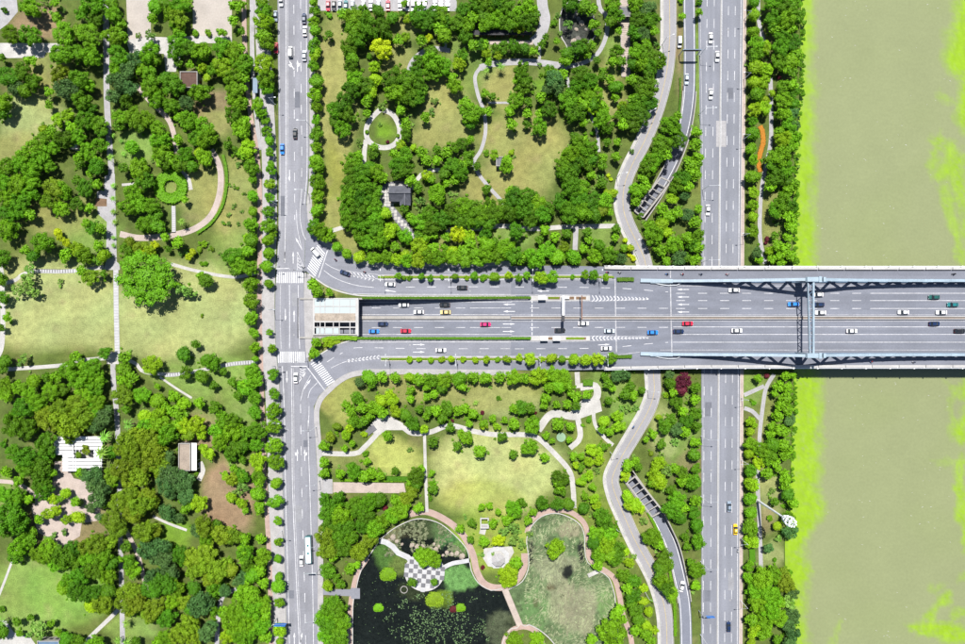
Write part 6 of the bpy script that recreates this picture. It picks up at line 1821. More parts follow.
LAND = [("the clipped ring hedge", 170, 187), ("the brown flat roof", 189, 79), ("the left ball court", 137, 15), ("the right ball court", 213, 15), ("the upper left plaza", 25, 50), ("the tiny white shed", 75, 146), ("the giant round tree", 146, 278), ("the white slatted canopy", 77, 452), ("the tan-roofed hall", 187, 456), ("the pale bare clearing", 70, 520), ("the corner building", 48, 640), ("the dark tiled pavilion", 402, 197), ("the parked cars", 385, 6), ("the oval flowerbed loop", 383, 132), ("the black garden corridor", 502, 36), ("the plank boardwalk", 625, 40), ("the rocky stream", 580, 30), ("the white-walled kiosk", 500, 161), ("the upper ramp frame", 653, 197), ("the lower ramp frame", 645, 497), ("the orange flower bed", 762, 150), ("the upper bridge end", 600, 262), ("the lower bridge end", 600, 372), ("the floodlight mast", 757, 500), ("the checkered terrace", 424, 574), ("the octagonal gazebo", 498, 557), ("the dark weed hole", 568, 572), ("the river path fork", 760, 400), ("the zigzag white plaza", 580, 415), ("the grey pond deck", 341, 594), ("the pale paved strip", 370, 487), ("the tunnel portal", 335, 317), ("the black ramp gantry", 690, 52), ("the city bus", 309, 548), ("the curved garden path", 215, 215), ("the stone bench", 371, 430), ("the stepping path end", 116, 356), ("the brown soil patch", 230, 495), ("the blue boulevard sign", 280, 617), ("the grey woods path", 219, 630), ("the blue riverside sign", 705, 610), ("the upper riverbank path", 758, 5), ("the footbridge end", 520, 630), ("the straight path end", 122, 640), ("the left edge path", 3, 300)]

def plant(x, y, r_px, t, label, cat='tree', group=None, name=None, rnd=random):
    """x, y photo pixel of the crown, r_px crown radius in photo pixels"""
    small = r_px < 3.9 or (t in 's' and r_px < 6)
    R = r_px * S * 1.02
    if small:
        hc, vz = R * .55, R * .75
    elif t == 'f':
        hc, vz = R * 1.2 + .8, R
    else:
        hc, vz = R * .82 + 1.2, R * .8
        if r_px > 20: hc, vz = R * .5 + 1, R * .5
    k = (H - hc) / H
    R *= k
    p = P(x, y, hc)
    key = 's' if t == 's' else 'f' if t == 'f' else 'b' if t == 'b' else ('G' if r_px > 20 else 'L' if (r_px > 9.0) else ('r' if rnd.random() < .35 else 'n'))
    nm = name or ('shrub' if small else {'b': 'conifer_tree', 'f': 'palm_tree', 'p': 'purple_leaf_tree', 'd': 'dark_broadleaf_tree', 'g': 'bright_broadleaf_tree', 'l': 'lime_broadleaf_tree', 'y': 'golden_broadleaf_tree', 'o': 'olive_broadleaf_tree', 's': 'sparse_broadleaf_tree'}[t])
    root = thing(nm, label, cat, (p.x, p.y, 0), 0, group)
    c = add_obj('crown', rnd.choice(CR[key]), root, LM[t])
    c.location = (0, 0, hc)
    e_ = rnd.uniform(.86, 1.16)
    c.scale = (R * e_, R / e_, vz * rnd.uniform(.85, 1.2))
    c.rotation_euler = (0, 0, rnd.uniform(0, 6.28))
    tk = add_obj('trunk', TRK[rnd.randrange(3)], root)
    tk.scale = (max(.6, R * .75), max(.6, R * .75), hc * 1.05)
    tk.rotation_euler = (0, 0, rnd.uniform(0, 6.28))
    return root

Z = 3.86
allt = []
for (ox, oy), s in DATA.items():
    for e in s.split(';'):
        a, b, r, t = e.split()
        if t == 'd' and (ox == 715 and len(allt) % 2 or len(allt) % 5 == 0): t = 'g'
        allt.append((ox + float(a) / Z, oy + float(b) / Z, float(r) / Z, t))
trees = [q for q in allt if q[2] >= 3.9 and not (q[3] == 's' and q[2] < 6)]
shrubs = [q for q in allt if not (q[2] >= 3.9 and not (q[3] == 's' and q[2] < 6))]
rest = []
def number(lst, what):
    by = {}
    for q in lst:
        x, y, r, t = q
        best = min(LAND, key=lambda l: math.hypot(x - l[1], y - l[2]))
        by.setdefault((best[0], t), []).append((math.hypot(x - best[1], y - best[2]), q))
    for (ln, t), v in by.items():
        v.sort()
        for i, (d, q) in enumerate(v):
            yield q, ln, t, i, len(v)
kinds = {}
for q in trees: kinds.setdefault(q[3], []).append(q)
for t in kinds:
    kinds[t].sort(key=lambda q: -q[2])
    rest += kinds[t][300:]
    kinds[t] = kinds[t][:300]
chosen = [q for t in kinds for q in kinds[t]]
WORD = {'d': 'dark green leafy tree', 'g': 'bright green leafy tree', 'l': 'lime green leafy tree', 'y': 'yellow-green leafy tree', 'o': 'olive green dense tree', 'b': 'blue-green needle tree', 'p': 'purple-leaved tree', 's': 'pale green sparse tree', 'f': 'feathery palm-like tree'}
def which(t, i, n, ln, words):
    if n == 1: return '%s, only one of its colour near %s' % (words, ln)
    if i == 0: return '%s standing nearest to %s' % (words, ln)
    return '%s, %s nearest of its colour to %s' % (words, ordw(i + 1), ln)
rg = random.Random(3)
for q, ln, t, i, n in number(chosen, 'tree'):
    x, y, r, t = q
    lab = which(t, i, n, ln, WORD[t])
    if r > 24: lab = 'giant round bright green tree standing alone at the lawn corner'
    plant(x, y, r, t, lab, 'tree', CNAME[t] + ' park trees', rnd=rg)
for q, ln, t, i, n in number(shrubs, 'shrub'):
    x, y, r, t = q
    plant(x, y, r, t, which(t, i, n, ln, CNAME[t] + ' low shrub'), 'shrub', CNAME[t] + ' shrubs', rnd=rg)
ROWPTS = []
for lab, parts, t0 in ROWS:
    k = 0
    for (ox, oy), s in parts:
        for e in s.split(';'):
            a, b, r = map(float, e.split())
            k += 1
            tt = t0 if rg.random() < .88 else ('l' if t0 == 'g' else 'g')
            x, y, rr = ox + a / Z, oy + b / Z, r / Z * (1.22 if 'median' in lab else 1.1)
            ROWPTS.append((x, y, rr))
            root = plant(x, y, rr, tt, lab % ordw(k), 'tree', lab.split(',')[0].replace('tree', 'trees'), name='street_tree', rnd=rg)
            if 'median' in lab: root.location.z = zdeck(x) if x > 511 else 0.15

# the smallest trees of the two commonest kinds and the bushes under the trees: masses, one mesh each
def lowcrown(seed, n, ls):
    return crown_mesh(seed, 5, n, ls, .5, (.34, .5), .7, .5)
def mass(name, label, cat, items, protos, m):
    V, F, RN = [], [], []
    base = 0
    pr = []
    for me in protos:
        v = np.empty(len(me.vertices) * 3, dtype=np.float32)
        me.vertices.foreach_get('co', v)
        rr = np.empty(len(me.vertices), dtype=np.float32)
        me.attributes['rnd'].data.foreach_get('value', rr)
        pr.append((v.reshape(-1, 3), [tuple(p.vertices) for p in me.polygons], rr))
    for i, (p, R, vz) in enumerate(items):
        v, f, rr = pr[i % len(pr)]
        a = rg.uniform(0, 6.28)
        c, s = math.cos(a), math.sin(a)
        w = np.empty_like(v)
        w[:, 0] = (v[:, 0] * c - v[:, 1] * s) * R + p[0]
        w[:, 1] = (v[:, 0] * s + v[:, 1] * c) * R + p[1]
        w[:, 2] = v[:, 2] * vz + p[2]
        V.append(w)
        F += [tuple(base + k for k in t) for t in f]
        RN.append(np.clip(rr * .7 + rg.uniform(0, .3), 0, 1))
        base += len(v)
    if not items: return
    me = bpy.data.meshes.new(name)
    me.from_pydata(np.concatenate(V).tolist(), [], F)
    me.update()
    a = me.attributes.new('rnd', 'FLOAT', 'POINT')
    a.data.foreach_set('value', np.concatenate(RN))
    o = add_obj(name, me, None, m)
    return tag(o, label, cat, kind='stuff')
LOW = [lowcrown(200 + i, 170, .17) for i in range(3)]
for t in 'dg':
    it = []
    for x, y, r, tt in rest:
        if tt != t: continue
        R = r * S
        hc = R * .98 + 1.3
        it.append((P(x, y, hc), R, R * .86))
    mass('young_trees', 'smaller %s trees filling the gaps between the park trees' % CNAME[t], 'trees', it, LOW, LM[t])
print('trees', {t: len(v) for t, v in kinds.items()}, 'rest', len(rest), 'shrubs', len(shrubs))
BUSH = [crown_mesh(300 + i, 4, 46, .3, .55, (.3, .5), .7, .4) for i in range(4)]
BUSH2 = [crown_mesh(320 + i, 6, 110, .2, .55, (.3, .5), .7, .45) for i in range(3)]
und = {'d': [], 'g': [], 's': []}
for x, y, r, t in allt:
    if t in 'pfy': continue
    for k in range(3 if r > 5 else 2):
        a, d = rg.uniform(0, 6.28), r * rg.uniform(.7, 1.35)
        ux, uy = x + d * math.cos(a), y + d * math.sin(a)
        if is_hard(ux, uy): continue
        if rg.random() < .45: continue
        Rb = rg.uniform(.45, 1.1)
        und['d' if t in 'dob' else rg.choice('gs')].append((P(ux, uy, Rb * .5), Rb, Rb * .7))
mass('dark_undergrowth', 'dark green bushes growing under and between the trees', 'undergrowth', und['d'], BUSH, LM['d'])
mass('bright_undergrowth', 'bright green bushes growing under and between the trees', 'undergrowth', und['g'], BUSH, LM['g'])
mass('pale_undergrowth', 'pale green weeds and bushes between the garden trees', 'undergrowth', und['s'], BUSH, LM['s'])

# hedges: box of leaves along a line
def hedge(name, label, pts, w, h, t, zf=None, cat='hedge', closed=False, dens=5.5, ls=.2, sm=True):
    q = smooth(pts, 2.0) if sm else pts
    zf = zf or (lambda x, y: 0.0)
    rnd = random.Random(len(name) + int(pts[0][0]))
    core = MB()
    L, R = offset(q, w * .42), offset(q, -w * .42)
    zl_ = [zf(x, y) for x, y in q]
    tl = [P(x, y, z + h * .9) for (x, y), z in zip(L, zl_)]
    tr2 = [P(x, y, z + h * .9) for (x, y), z in zip(R, zl_)]
    dl = [Vector((p.x, p.y, z - .1)) for p, z in zip(tl, zl_)]
    dr = [Vector((p.x, p.y, z - .1)) for p, z in zip(tr2, zl_)]
    core.ribbon(tr2, tl).ribbon(tl, dl).ribbon(dr, tr2)
    core.face([tl[0], dl[0], dr[0], tr2[0]])
    core.face([tl[-1], tr2[-1], dr[-1], dl[-1]])
    quads, rn2 = [], []
    for a, b, z in zip(q, q[1:], zl_):
        l = math.hypot(b[0] - a[0], b[1] - a[1]) * S
        n = int(l * (w * S + 2 * h) * dens) + 1
        for k in range(n):
            u = rnd.random()
            sd = rnd.random()
            x, y = a[0] + (b[0] - a[0]) * u, a[1] + (b[1] - a[1]) * u
            ll = math.hypot(b[0] - a[0], b[1] - a[1]) or 1
            nx_, ny_ = (b[1] - a[1]) / ll, -(b[0] - a[0]) / ll
            if sd < .6:
                o_ = rnd.uniform(-.5, .5) * w
                hh = h * rnd.uniform(.88, 1.12)
                nn = Vector((0, 0, 1))
            else:
                o_ = (.5 if rnd.random() < .5 else -.5) * w * rnd.uniform(.85, 1.05)
                hh = h * rnd.uniform(.1, 1)
                nn = Vector((nx_ * o_, -ny_ * o_, .2)).normalized()
            p = P(x + nx_ * o_, y + ny_ * o_, z + hh)
            quads.append(leafquad(rnd, p, nn, ls * rnd.uniform(.7, 1.3)))
            tone = .5 + .5 * noise.noise((x * .5, y * .5, 3))
            rn2.append(min(1, max(0, .45 * tone + rnd.uniform(0, .55))))
    me = leafmesh(name, quads, rn2, core.v, core.f)
    o = add_obj(name, me, None, LM[t])
    return tag(o, label, cat)
hedge('clipped_hedge', 'long clipped hedge between tunnel road and upper service road', [(362, 297.8), (420, 297.8), (480, 297.7), (531, 297.6)], 2.6, 1.0, 'd', lambda x, y: zdeck(x) + .1)
hedge('clipped_hedge', 'long clipped hedge between tunnel road and lower service road', [(357, 338.2), (420, 338.2), (480, 338.2), (531, 338.2)], 2.6, 1.0, 'd', lambda x, y: zdeck(x) + .1)
hedge('median_hedge', 'low strip of reddish-green planting along upper tree median', [(378, 277), (480, 277), (560, 276.8), (614, 277)], 2.0, .5, 'o', lambda x, y: zdeck(x) + .12)
hedge('median_hedge', 'low strip of olive planting along lower tree median', [(381, 358.8), (480, 359.2), (560, 358.8), (606, 357.5)], 2.0, .5, 'o', lambda x, y: zdeck(x) + .12)
hedge('ring_hedge', 'thick clipped ring hedge around a round patch of lawn', [(170.5 + 11.9 * math.cos(2 * PI * i / 40), 186.8 + 11.9 * math.sin(2 * PI * i / 40)) for i in range(41)], 10.5, 1.3, 'g', dens=7, ls=.3, sm=False)
hedge('arc_hedge', 'narrow hedge along outer side of the curved garden path', [(197, 233.5), (212, 222), (222.5, 205), (226.5, 185), (226, 168), (223, 155)], 3.0, .9, 'g')
hedge('ramp_hedge', 'bright hedge strip along left side of lower ramp', [(648, 512), (656, 528), (664, 548), (670.5, 575), (674.5, 605), (675.3, 636)], 3.2, 1.1, 'g')
hedge('ramp_hedge', 'thin hedge strip along left side of upper ramp', [(680, 78), (680.2, 98), (678, 120)], 1.6, .9, 'd')
hedge('portal_hedge', 'bright hedge clump below the tunnel portal', [(322, 340), (330, 338.4), (345, 337.6), (357, 338.6)], 4.6, 1.3, 'g')
hedge('portal_hedge', 'lime planting strip between portal hedge and kerb', [(322, 346), (330, 343.5), (340, 341)], 4.2, .7, 'l')
hedge('lawn_hedge', 'dark clipped hedge block along the pale paved strip', [(386, 478.5), (398, 478.8), (408, 479)], 5.0, 1.3, 'd')
hedge('lawn_hedge', 'straight bright hedge strip above the pale paved strip', [(340, 480), (370, 480.5), (404, 480.5)], 2.6, 1.0, 'g')
hedge('round_hedge', 'oval clipped hedge block on lawn near lower bridge end', [(583, 383), (588, 382.6), (593, 383)], 6.5, 1.3, 'd')
hedge('bridge_end_hedge', 'green hedge block at the upper left end of bridge truss', [(617, 279.4), (626, 279.2), (634, 279.6)], 4.2, 1.0, 'd', lambda x, y: zdeck(x))
hedge('bridge_end_hedge', 'green hedge block at the lower left end of bridge truss', [(616, 356.8), (625, 356.6), (632, 356.4)], 3.6, 1.0, 'd', lambda x, y: zdeck(x))
hedge('island_hedge', 'grass-green strip on the lower traffic island', [(566, 338.4), (584, 338.4)], 2.2, .3, 'o', lambda x, y: zdeck(x) + .18)
hedge('island_hedge', 'grass-green strip on the upper traffic island', [(548, 297.9), (559, 297.9)], 2.2, .3, 'o', lambda x, y: zdeck(x) + .18)
hedge('road_hedge', 'square hedge between footway trees of riverside road', [(752, 549), (752.5, 562)], 6.5, .9, 'd')
hedge('tan_hedge', 'low shrub strip beside the lower park path', [(465, 418), (475, 416), (482, 418)], 6, .9, 'g')
hedge('orange_flower_bed', 'wavy bed of orange flowers beside riverbank path', [(760, 126), (762.4, 132), (763.2, 142), (760.5, 152), (758.6, 163), (760.5, 172)], 5.0, .35, 'orange', cat='flower bed', dens=8)
w = []
for yy in np.arange(-40, 680, 1.1):
    if 264 < yy < 372 or 541 < yy < 566: continue
    bx = lerp_table([(b, a) for a, b in BANK], yy)
    if rg.random() < .35: continue
    for k in range(1):
        Rb = rg.uniform(.5, 1.5)
        w.append((P(bx + rg.uniform(-5, 4.5), yy, 0) + Vector((0, 0, Rb * .2 - .6)), Rb, Rb * .8))
mass('bank_bushes', 'dense bushes and reeds overhanging the edge of the green river', 'bushes', w, BUSH2, LM['g'])
# lily pads and reed mounds of the lily pond
def pads(n, fn, zz, r0, r1):
    mb = MB()
    rr = []
    for i in range(n):
        q = fn()
        if q is None: continue
        p = P(q[0], q[1], zz)
        p.z = zz + rg.uniform(0, .05)
        R = rg.uniform(r0, r1)
        a0 = rg.uniform(0, 6.28)
        mb.face([p + Vector((R * math.cos(a0 + k * 2 * PI / 7), R * math.sin(a0 + k * 2 * PI / 7), rg.uniform(0, .04))) for k in range(7)])
        rr += [rg.random()] * 7
    me = mb.mesh('lily_pads', LM.get('pad', LM['s']))
    a = me.attributes.new('rnd', 'FLOAT', 'POINT')
    a.data.foreach_set('value', np.array(rr, dtype=np.float32))
    o = add_obj('lily_pads', me)
    return o
def f1():
    x, y = rg.uniform(380, 492), rg.uniform(592, 665)
    n_ = noise.noise((x * .09, y * .09, 6)) + .4 * noise.noise((x * .3, y * .3, 2))
    if n_ < ((x - 438) / 46) ** 2 * .5 + ((y - 630) / 34) ** 2 * .45 - .35 or not pip(x, y, POND1): return None
    return x, y
LM['pad'] = leaf_mat('foliage_lily_pad', (122, 160, 104), .5)
tag(pads(3200, f1, -.42, .1, .3), 'scattered lily pads covering the lower lily pond', 'lily pads', kind='stuff')
def f2():
    x, y = rg.uniform(355, 500), rg.uniform(570, 655)
    return (x, y) if pip(x, y, POND1) and rg.random() < .5 else None
tag(pads(420, f2, -.42, .1, .22), 'tiny pale floating leaves strewn over the dark pond water', 'floating leaves', kind='stuff')
for x, y, r, t, lab in ((388, 573.5, 10, 'g', 'bright mat of water plants left of checkered terrace'), (378.5, 607, 6.2, 'g', 'lone bright reed clump in the dark lily pond'), (434.5, 598.5, 11, 'o', 'yellowish water lily mat below checkered terrace'), (460.5, 607, 6.2, 'g', 'green half of the two-coloured lily clump'), (453.5, 608.5, 4.8, 'p', 'crimson half of the two-coloured lily clump')):
    R = r * S
    rt = thing('reed_clump', lab, 'water plants', P(x, y, -.45))
    c = add_obj('leaves', CR['r'][0], rt, LM[t])
    c.scale = (R, R * .9, .7)
    c.location = (0, 0, .25)
# reeds and weeds on the other pond
w = []
for i in range(900):
    x, y = rg.uniform(525, 618), rg.uniform(513, 660)
    if pip(x, y, POND2) and noise.noise((x * .08, y * .05, 3)) > -.05 and math.hypot(x - 568, y - 572) > 7:
        Rb = rg.uniform(.25, .7)
        w.append((P(x, y, -.3), Rb, .18))
LM['reed'] = leaf_mat('foliage_dry_reed', (158, 166, 128))
mass('floating_weeds', 'matted grey-green weeds floating on the reed pond', 'weeds', w, [crown_mesh(400 + i, 3, 26, .4, .6, (.2, .4), .3, .3) for i in range(3)], LM['reed'])
# grassy reed fringe
w = []
for i in range(800):
    x, y = rg.uniform(384, 466), rg.uniform(520, 556)
    if pip(x, y, POND1) and noise.noise((x * .08, y * .08, 9)) > -.12:
        w.append((P(x, y, -.3), rg.uniform(.3, .8), .5))
mass('pond_sedge', 'pale sedge tufts in the upper bay of lily pond', 'sedge', w, [BUSH[0], BUSH[1]], LM['reed'])

mb = MB()
rr = []
for i in range(5200):
    x, y = rg.uniform(525, 619), rg.uniform(513, 664)
    if not pip(x, y, POND2): continue
    if math.hypot(x - 568, y - 572) < 6.5: continue
    n_ = noise.noise((x * .06, y * .06, 12)) 
    if n_ < -.25: continue
    a = 1.1 + 2.2 * noise.noise((x * .035, y * .035, 21)) + rg.uniform(-.45, .45)
    p = P(x, y, -.3)
    p.z = -.3 + rg.uniform(0, .12)
    l, w_ = rg.uniform(.35, 1.3), rg.uniform(.05, .13)
    d, e = Vector((math.cos(a), math.sin(a), 0)), Vector((-math.sin(a), math.cos(a), 0))
    mb.face([p - d * l, p - e * w_, p + d * l, p + e * w_])
    rr += [min(1, max(0, .5 + n_ + rg.uniform(-.4, .4)))] * 4
me = mb.mesh('dead_reeds', LM['reed'])
at_ = me.attributes.new('rnd', 'FLOAT', 'POINT')
at_.data.foreach_set('value', np.array(rr, dtype=np.float32))
tag(add_obj('dead_reeds', me), 'pale dead reed stalks lying in swirls on the reed pond', 'reeds', kind='stuff')
# ------------------------------------------------------------------ tree medians
for y0, y1, x0, lab in ((274.9, 279.0, 378, 'upper'), (356.9, 361.2, 381, 'lower')):
    mb = MB()
    xi = list(range(x0, 615, 6))
    A = [P(x, y0, zdeck(x) + .15) for x in xi]
    B = [P(x, y1, zdeck(x) + .15) for x in xi]
    dn = Vector((0, 0, -.2))
    mb.ribbon(B, A).ribbon(A, [p + dn for p in A]).ribbon([p + dn for p in B], B)
    mb.face([A[0], B[0], B[0] + dn, A[0] + dn])
    md = struct('%s_median' % lab, mb, M['concrete_white'])
    mb = MB()
    mb.ribbon([P(x, y1 - .8, zdeck(x) + .16) for x in xi[1:]], [P(x, y0 + .8, zdeck(x) + .16) for x in xi[1:]])
    mb.build('median_soil', M['soil'], md)

# ------------------------------------------------------------------ vehicles
def paint(name, rgb, rough=.3):
    m, nt, b = new_mat(name)
    b.inputs['Base Color'].default_value = (*rgb, 1)
    b.inputs['Roughness'].default_value = rough
    b.inputs['Specular IOR Level'].default_value = .4
    b.inputs['Coat Weight'].default_value = .3
    b.inputs['Coat Roughness'].default_value = .1
    return m
PAINT = {'white': paint('white_car_paint', (.56, .56, .57)), 'black': paint('black_car_paint', (.012, .013, .016)), 'navy': paint('navy_car_paint', (.008, .02, .06)), 'blue': paint('blue_car_paint', (.02, .16, .5)), 'red': paint('red_car_paint', (.42, .015, .04)), 'magenta': paint('magenta_car_paint', (.42, .015, .11)), 'grey': paint('grey_car_paint', (.16, .2, .25)), 'silver': paint('silver_car_paint', (.38, .43, .48)), 'yellow': paint('yellow_taxi_paint', (.6, .36, .01)), 'beige': paint('beige_taxi_paint', (.55, .42, .17)), 'teal': paint('teal_car_paint', (.01, .12, .13)), 'green': paint('dark_green_car_paint', (.01, .07, .06))}
GLASS = paint('dark_car_glass', (.012, .016, .02), .08)
TYRE = mat('tyre_rubber', (.018, .018, .018), .9)
LAMPM = mat('headlamp_glass', (.6, .62, .64), .2)
TAILM = mat('tail_lamp_glass', (.35, .01, .01), .3)

def loft(secs):
    """secs: (x, half width, z bottom, z top)"""
    mb = MB()
    ring = lambda x, w, a, b: [(x, -w * .9, a), (x, -w, a + .16), (x, -w, b - .16), (x, -w * .86, b), (x, w * .86, b), (x, w, b - .16), (x, w, a + .16), (x, w * .9, a)]
    for s in secs: mb.v += ring(*s)
    n = 8
    for i in range(len(secs) - 1):
        for j in range(n):
            k = (j + 1) % n
            mb.f.append((i * n + j, i * n + k, (i + 1) * n + k, (i + 1) * n + j))
    mb.f.append(tuple(range(n)))
    mb.f.append(tuple(reversed(range((len(secs) - 1) * n, len(secs) * n))))
    for i, f in enumerate(mb.f): mb.f[i] = tuple(reversed(f))
    return mb
def frustum(x0, x1, w0, z0, X0, X1, w1, z1):
    mb = MB()
    mb.v = [(x0, -w0, z0), (x1, -w0, z0), (x1, w0, z0), (x0, w0, z0), (X0, -w1, z1), (X1, -w1, z1), (X1, w1, z1), (X0, w1, z1)]
    mb.f = [(4, 5, 6, 7), (0, 1, 5, 4), (1, 2, 6, 5), (2, 3, 7, 6), (3, 0, 4, 7)]
    return mb
def wheel(): return MB().tube((0, -.11, 0), (0, .11, 0), .33, None, 12)
WH = wheel().mesh('wheel', TYRE)
RIM = MB().tube((0, -.115, 0), (0, .115, 0), .2, None, 8).mesh('rim', M['steel_white'])
def kit(kind):
    """list of (part name, mesh, colour key or None, location, sub-parts)"""
    out = []
    if kind == 'car':
        b = loft([(-2.28, .72, .38, .86), (-2.12, .86, .28, 1.0), (-1.2, .9, .22, 1.03), (1.0, .9, .22, .99), (1.9, .87, .26, .88), (2.2, .78, .32, .76), (2.3, .6, .38, .66)])
        g = frustum(-1.75, 1.2, .8, .99, -1.05, .35, .64, 1.43)
        r = loft([(-1.12, .56, 1.30, 1.47), (-1.0, .66, 1.28, 1.49), (.3, .66, 1.28, 1.49), (.42, .56, 1.30, 1.46)])
        wx, hl, w = (-1.38, 1.42), 2.22, .6
    elif kind == 'van':
        b = loft([(-2.4, .8, .38, 1.05), (-2.3, .9, .28, 1.15), (1.3, .92, .24, 1.12), (2.1, .88, .28, 1.0), (2.4, .7, .36, .8)])
        g = frustum(-2.32, 1.75, .86, 1.1, -2.05, .85, .74, 1.82)
        r = loft([(-2.12, .68, 1.66, 1.86), (-2.0, .76, 1.64, 1.9), (.8, .76, 1.64, 1.9), (.95, .66, 1.66, 1.85)])
        wx, hl, w = (-1.5, 1.5), 2.3, .62
    else:
        b = loft([(-5.75, 1.1, .5, 2.9), (-5.6, 1.25, .4, 3.05), (5.5, 1.25, .4, 3.05), (5.75, 1.1, .5, 2.9)])
        g = loft([(-5.3, 1.27, 1.5, 2.55), (5.3, 1.27, 1.5, 2.55)])
        r = loft([(-5.5, 1.02, 2.9, 3.1), (-5.3, 1.12, 2.88, 3.14), (5.3, 1.12, 2.88, 3.14), (5.5, 1.02, 2.9, 3.1)])
        wx, hl, w = (-3.4, 3.6), 5.72, .9
    out.append(('body', b.mesh('body'), 'C'))
    out.append(('windows', g.mesh('windows', GLASS), None))
    out.append(('roof', r.mesh('roof'), 'R'))
    hw = 1.1 if kind == 'bus' else .8
    sc = 1.5 if kind == 'bus' else 1
    for x in wx:
        for s in (-1, 1): out.append(('wheel', WH, None, (x, s * hw, .33 * sc), sc))
    for s in (-1, 1):
        out.append(('headlight', MB().box((hl, s * w, .68 if kind != 'bus' else .9), (.12, .3, .14)).mesh('headlight', LAMPM), None))
        out.append(('tail_light', MB().box((-hl - (.04 if kind == 'car' else .1 if kind == 'van' else .03), s * w, .8), (.1, .3, .14)).mesh('tail_light', TAILM), None))
    if kind == 'car':
        for s in (-1, 1): out.append(('mirror', MB().box((.78, s * .98, 1.02), (.14, .2, .13)).mesh('mirror', M['dark']), None))
    if kind == 'bus':
        out.append(('windscreen', frustum(5.62, 5.8, 1.05, 1.3, 5.55, 5.7, 1.0, 2.7).mesh('windscreen', GLASS), None))
        for x in (-3.0, .4, 3.6): out.append(('roof_unit', MB().box((x, 0, 3.25), (1.7, 1.5, .24)).mesh('roof_unit', M['steel_white']), None))
        for x in (-1.3, 2.0): out.append(('roof_hatch', MB().box((x, 0, 3.17), (.8, .8, .1)).mesh('roof_hatch', PAINT['teal']), None))
    return out
KITS = {k: kit(k) for k in ('car', 'van', 'bus')}
for k in KITS.values():
    for p in k:
        if p[2]: p[1].materials.append(PAINT['white'])
def vehicle(kind, colour, label, x, y, ang, z=0.02, group=None, roof=None, cat=None, pitch=0.0, sign=False):
    nm = {'car': 'parked_car' if group and 'parked' in group else 'car', 'van': 'van', 'bus': 'bus'}[kind]
    p = P(x, y, z + 1)
    p.z = z
    r = thing(nm, label, cat or ('bus' if kind == 'bus' else 'car' if kind == 'car' else 'van'), p, math.radians(ang), group)
    for e in KITS[kind]:
        o = add_obj(e[0], e[1], r, (PAINT[colour] if e[2] == 'C' else PAINT[roof or colour] if e[2] == 'R' else None))
        if len(e) > 3:
            o.location = e[3]
            o.scale = (e[4],) * 3
            q = add_obj('rim', RIM, o)
    if sign: add_obj('taxi_sign', MB().box((-.3, 0, 1.55), (.25, .6, .14)).mesh('taxi_sign', M['white']), r)
    return r
zt = lambda x: zp(x) + .01 if x < 512 else zdeck(x)
V = [
 ('car', 'white', 'white car at the very top of the boulevard, left lane', 281, 1, -90), ('car', 'grey', 'blue-grey car half under the top left street trees of boulevard', 275.5, 16, -90), ('car', 'red', 'red car half hidden under left street trees of boulevard', 275.8, 48, -90),
 ('car', 'navy', 'navy blue car in the kerb lane near top of boulevard', 304, 18.6, 90), ('car', 'white', 'white car just behind the navy car at top of boulevard', 304.8, 31, 90), ('car', 'silver', 'silver white car in kerb lane beside the painted road box', 304.2, 55.7, 90), ('van', 'white', 'white van in the middle lane at upper boulevard', 290.5, 52, 90), ('car', 'black', 'black car alone in middle of the upper boulevard', 295, 133.5, 90), ('car', 'blue', 'bright blue car in the left lane of upper boulevard', 282.2, 149, -90),
 ('car', 'white', 'white car waiting at the lower stop line of crossroads', 295.7, 378, 90), ('car', 'white', 'white car overtaking the city bus', 301.4, 561, 90),
 ('van', 'white', 'white van driving over the slanted zebra crossing', 315.4, 252.4, 131), ('car', 'navy', 'navy car on the bend of upper service road', 345, 273, 160), ('car', 'white', 'white car on upper service road beside the median tip', 390, 284.4, 178), ('car', 'black', 'black car on upper service road beside the tree median', 462, 287.6, 180), ('car', 'white', 'white car on the lower service road beside tree median', 440.8, 350.2, 0)]
for k, c, lab, x, y, a in V: vehicle(k, c, lab, x, y, a, .03)
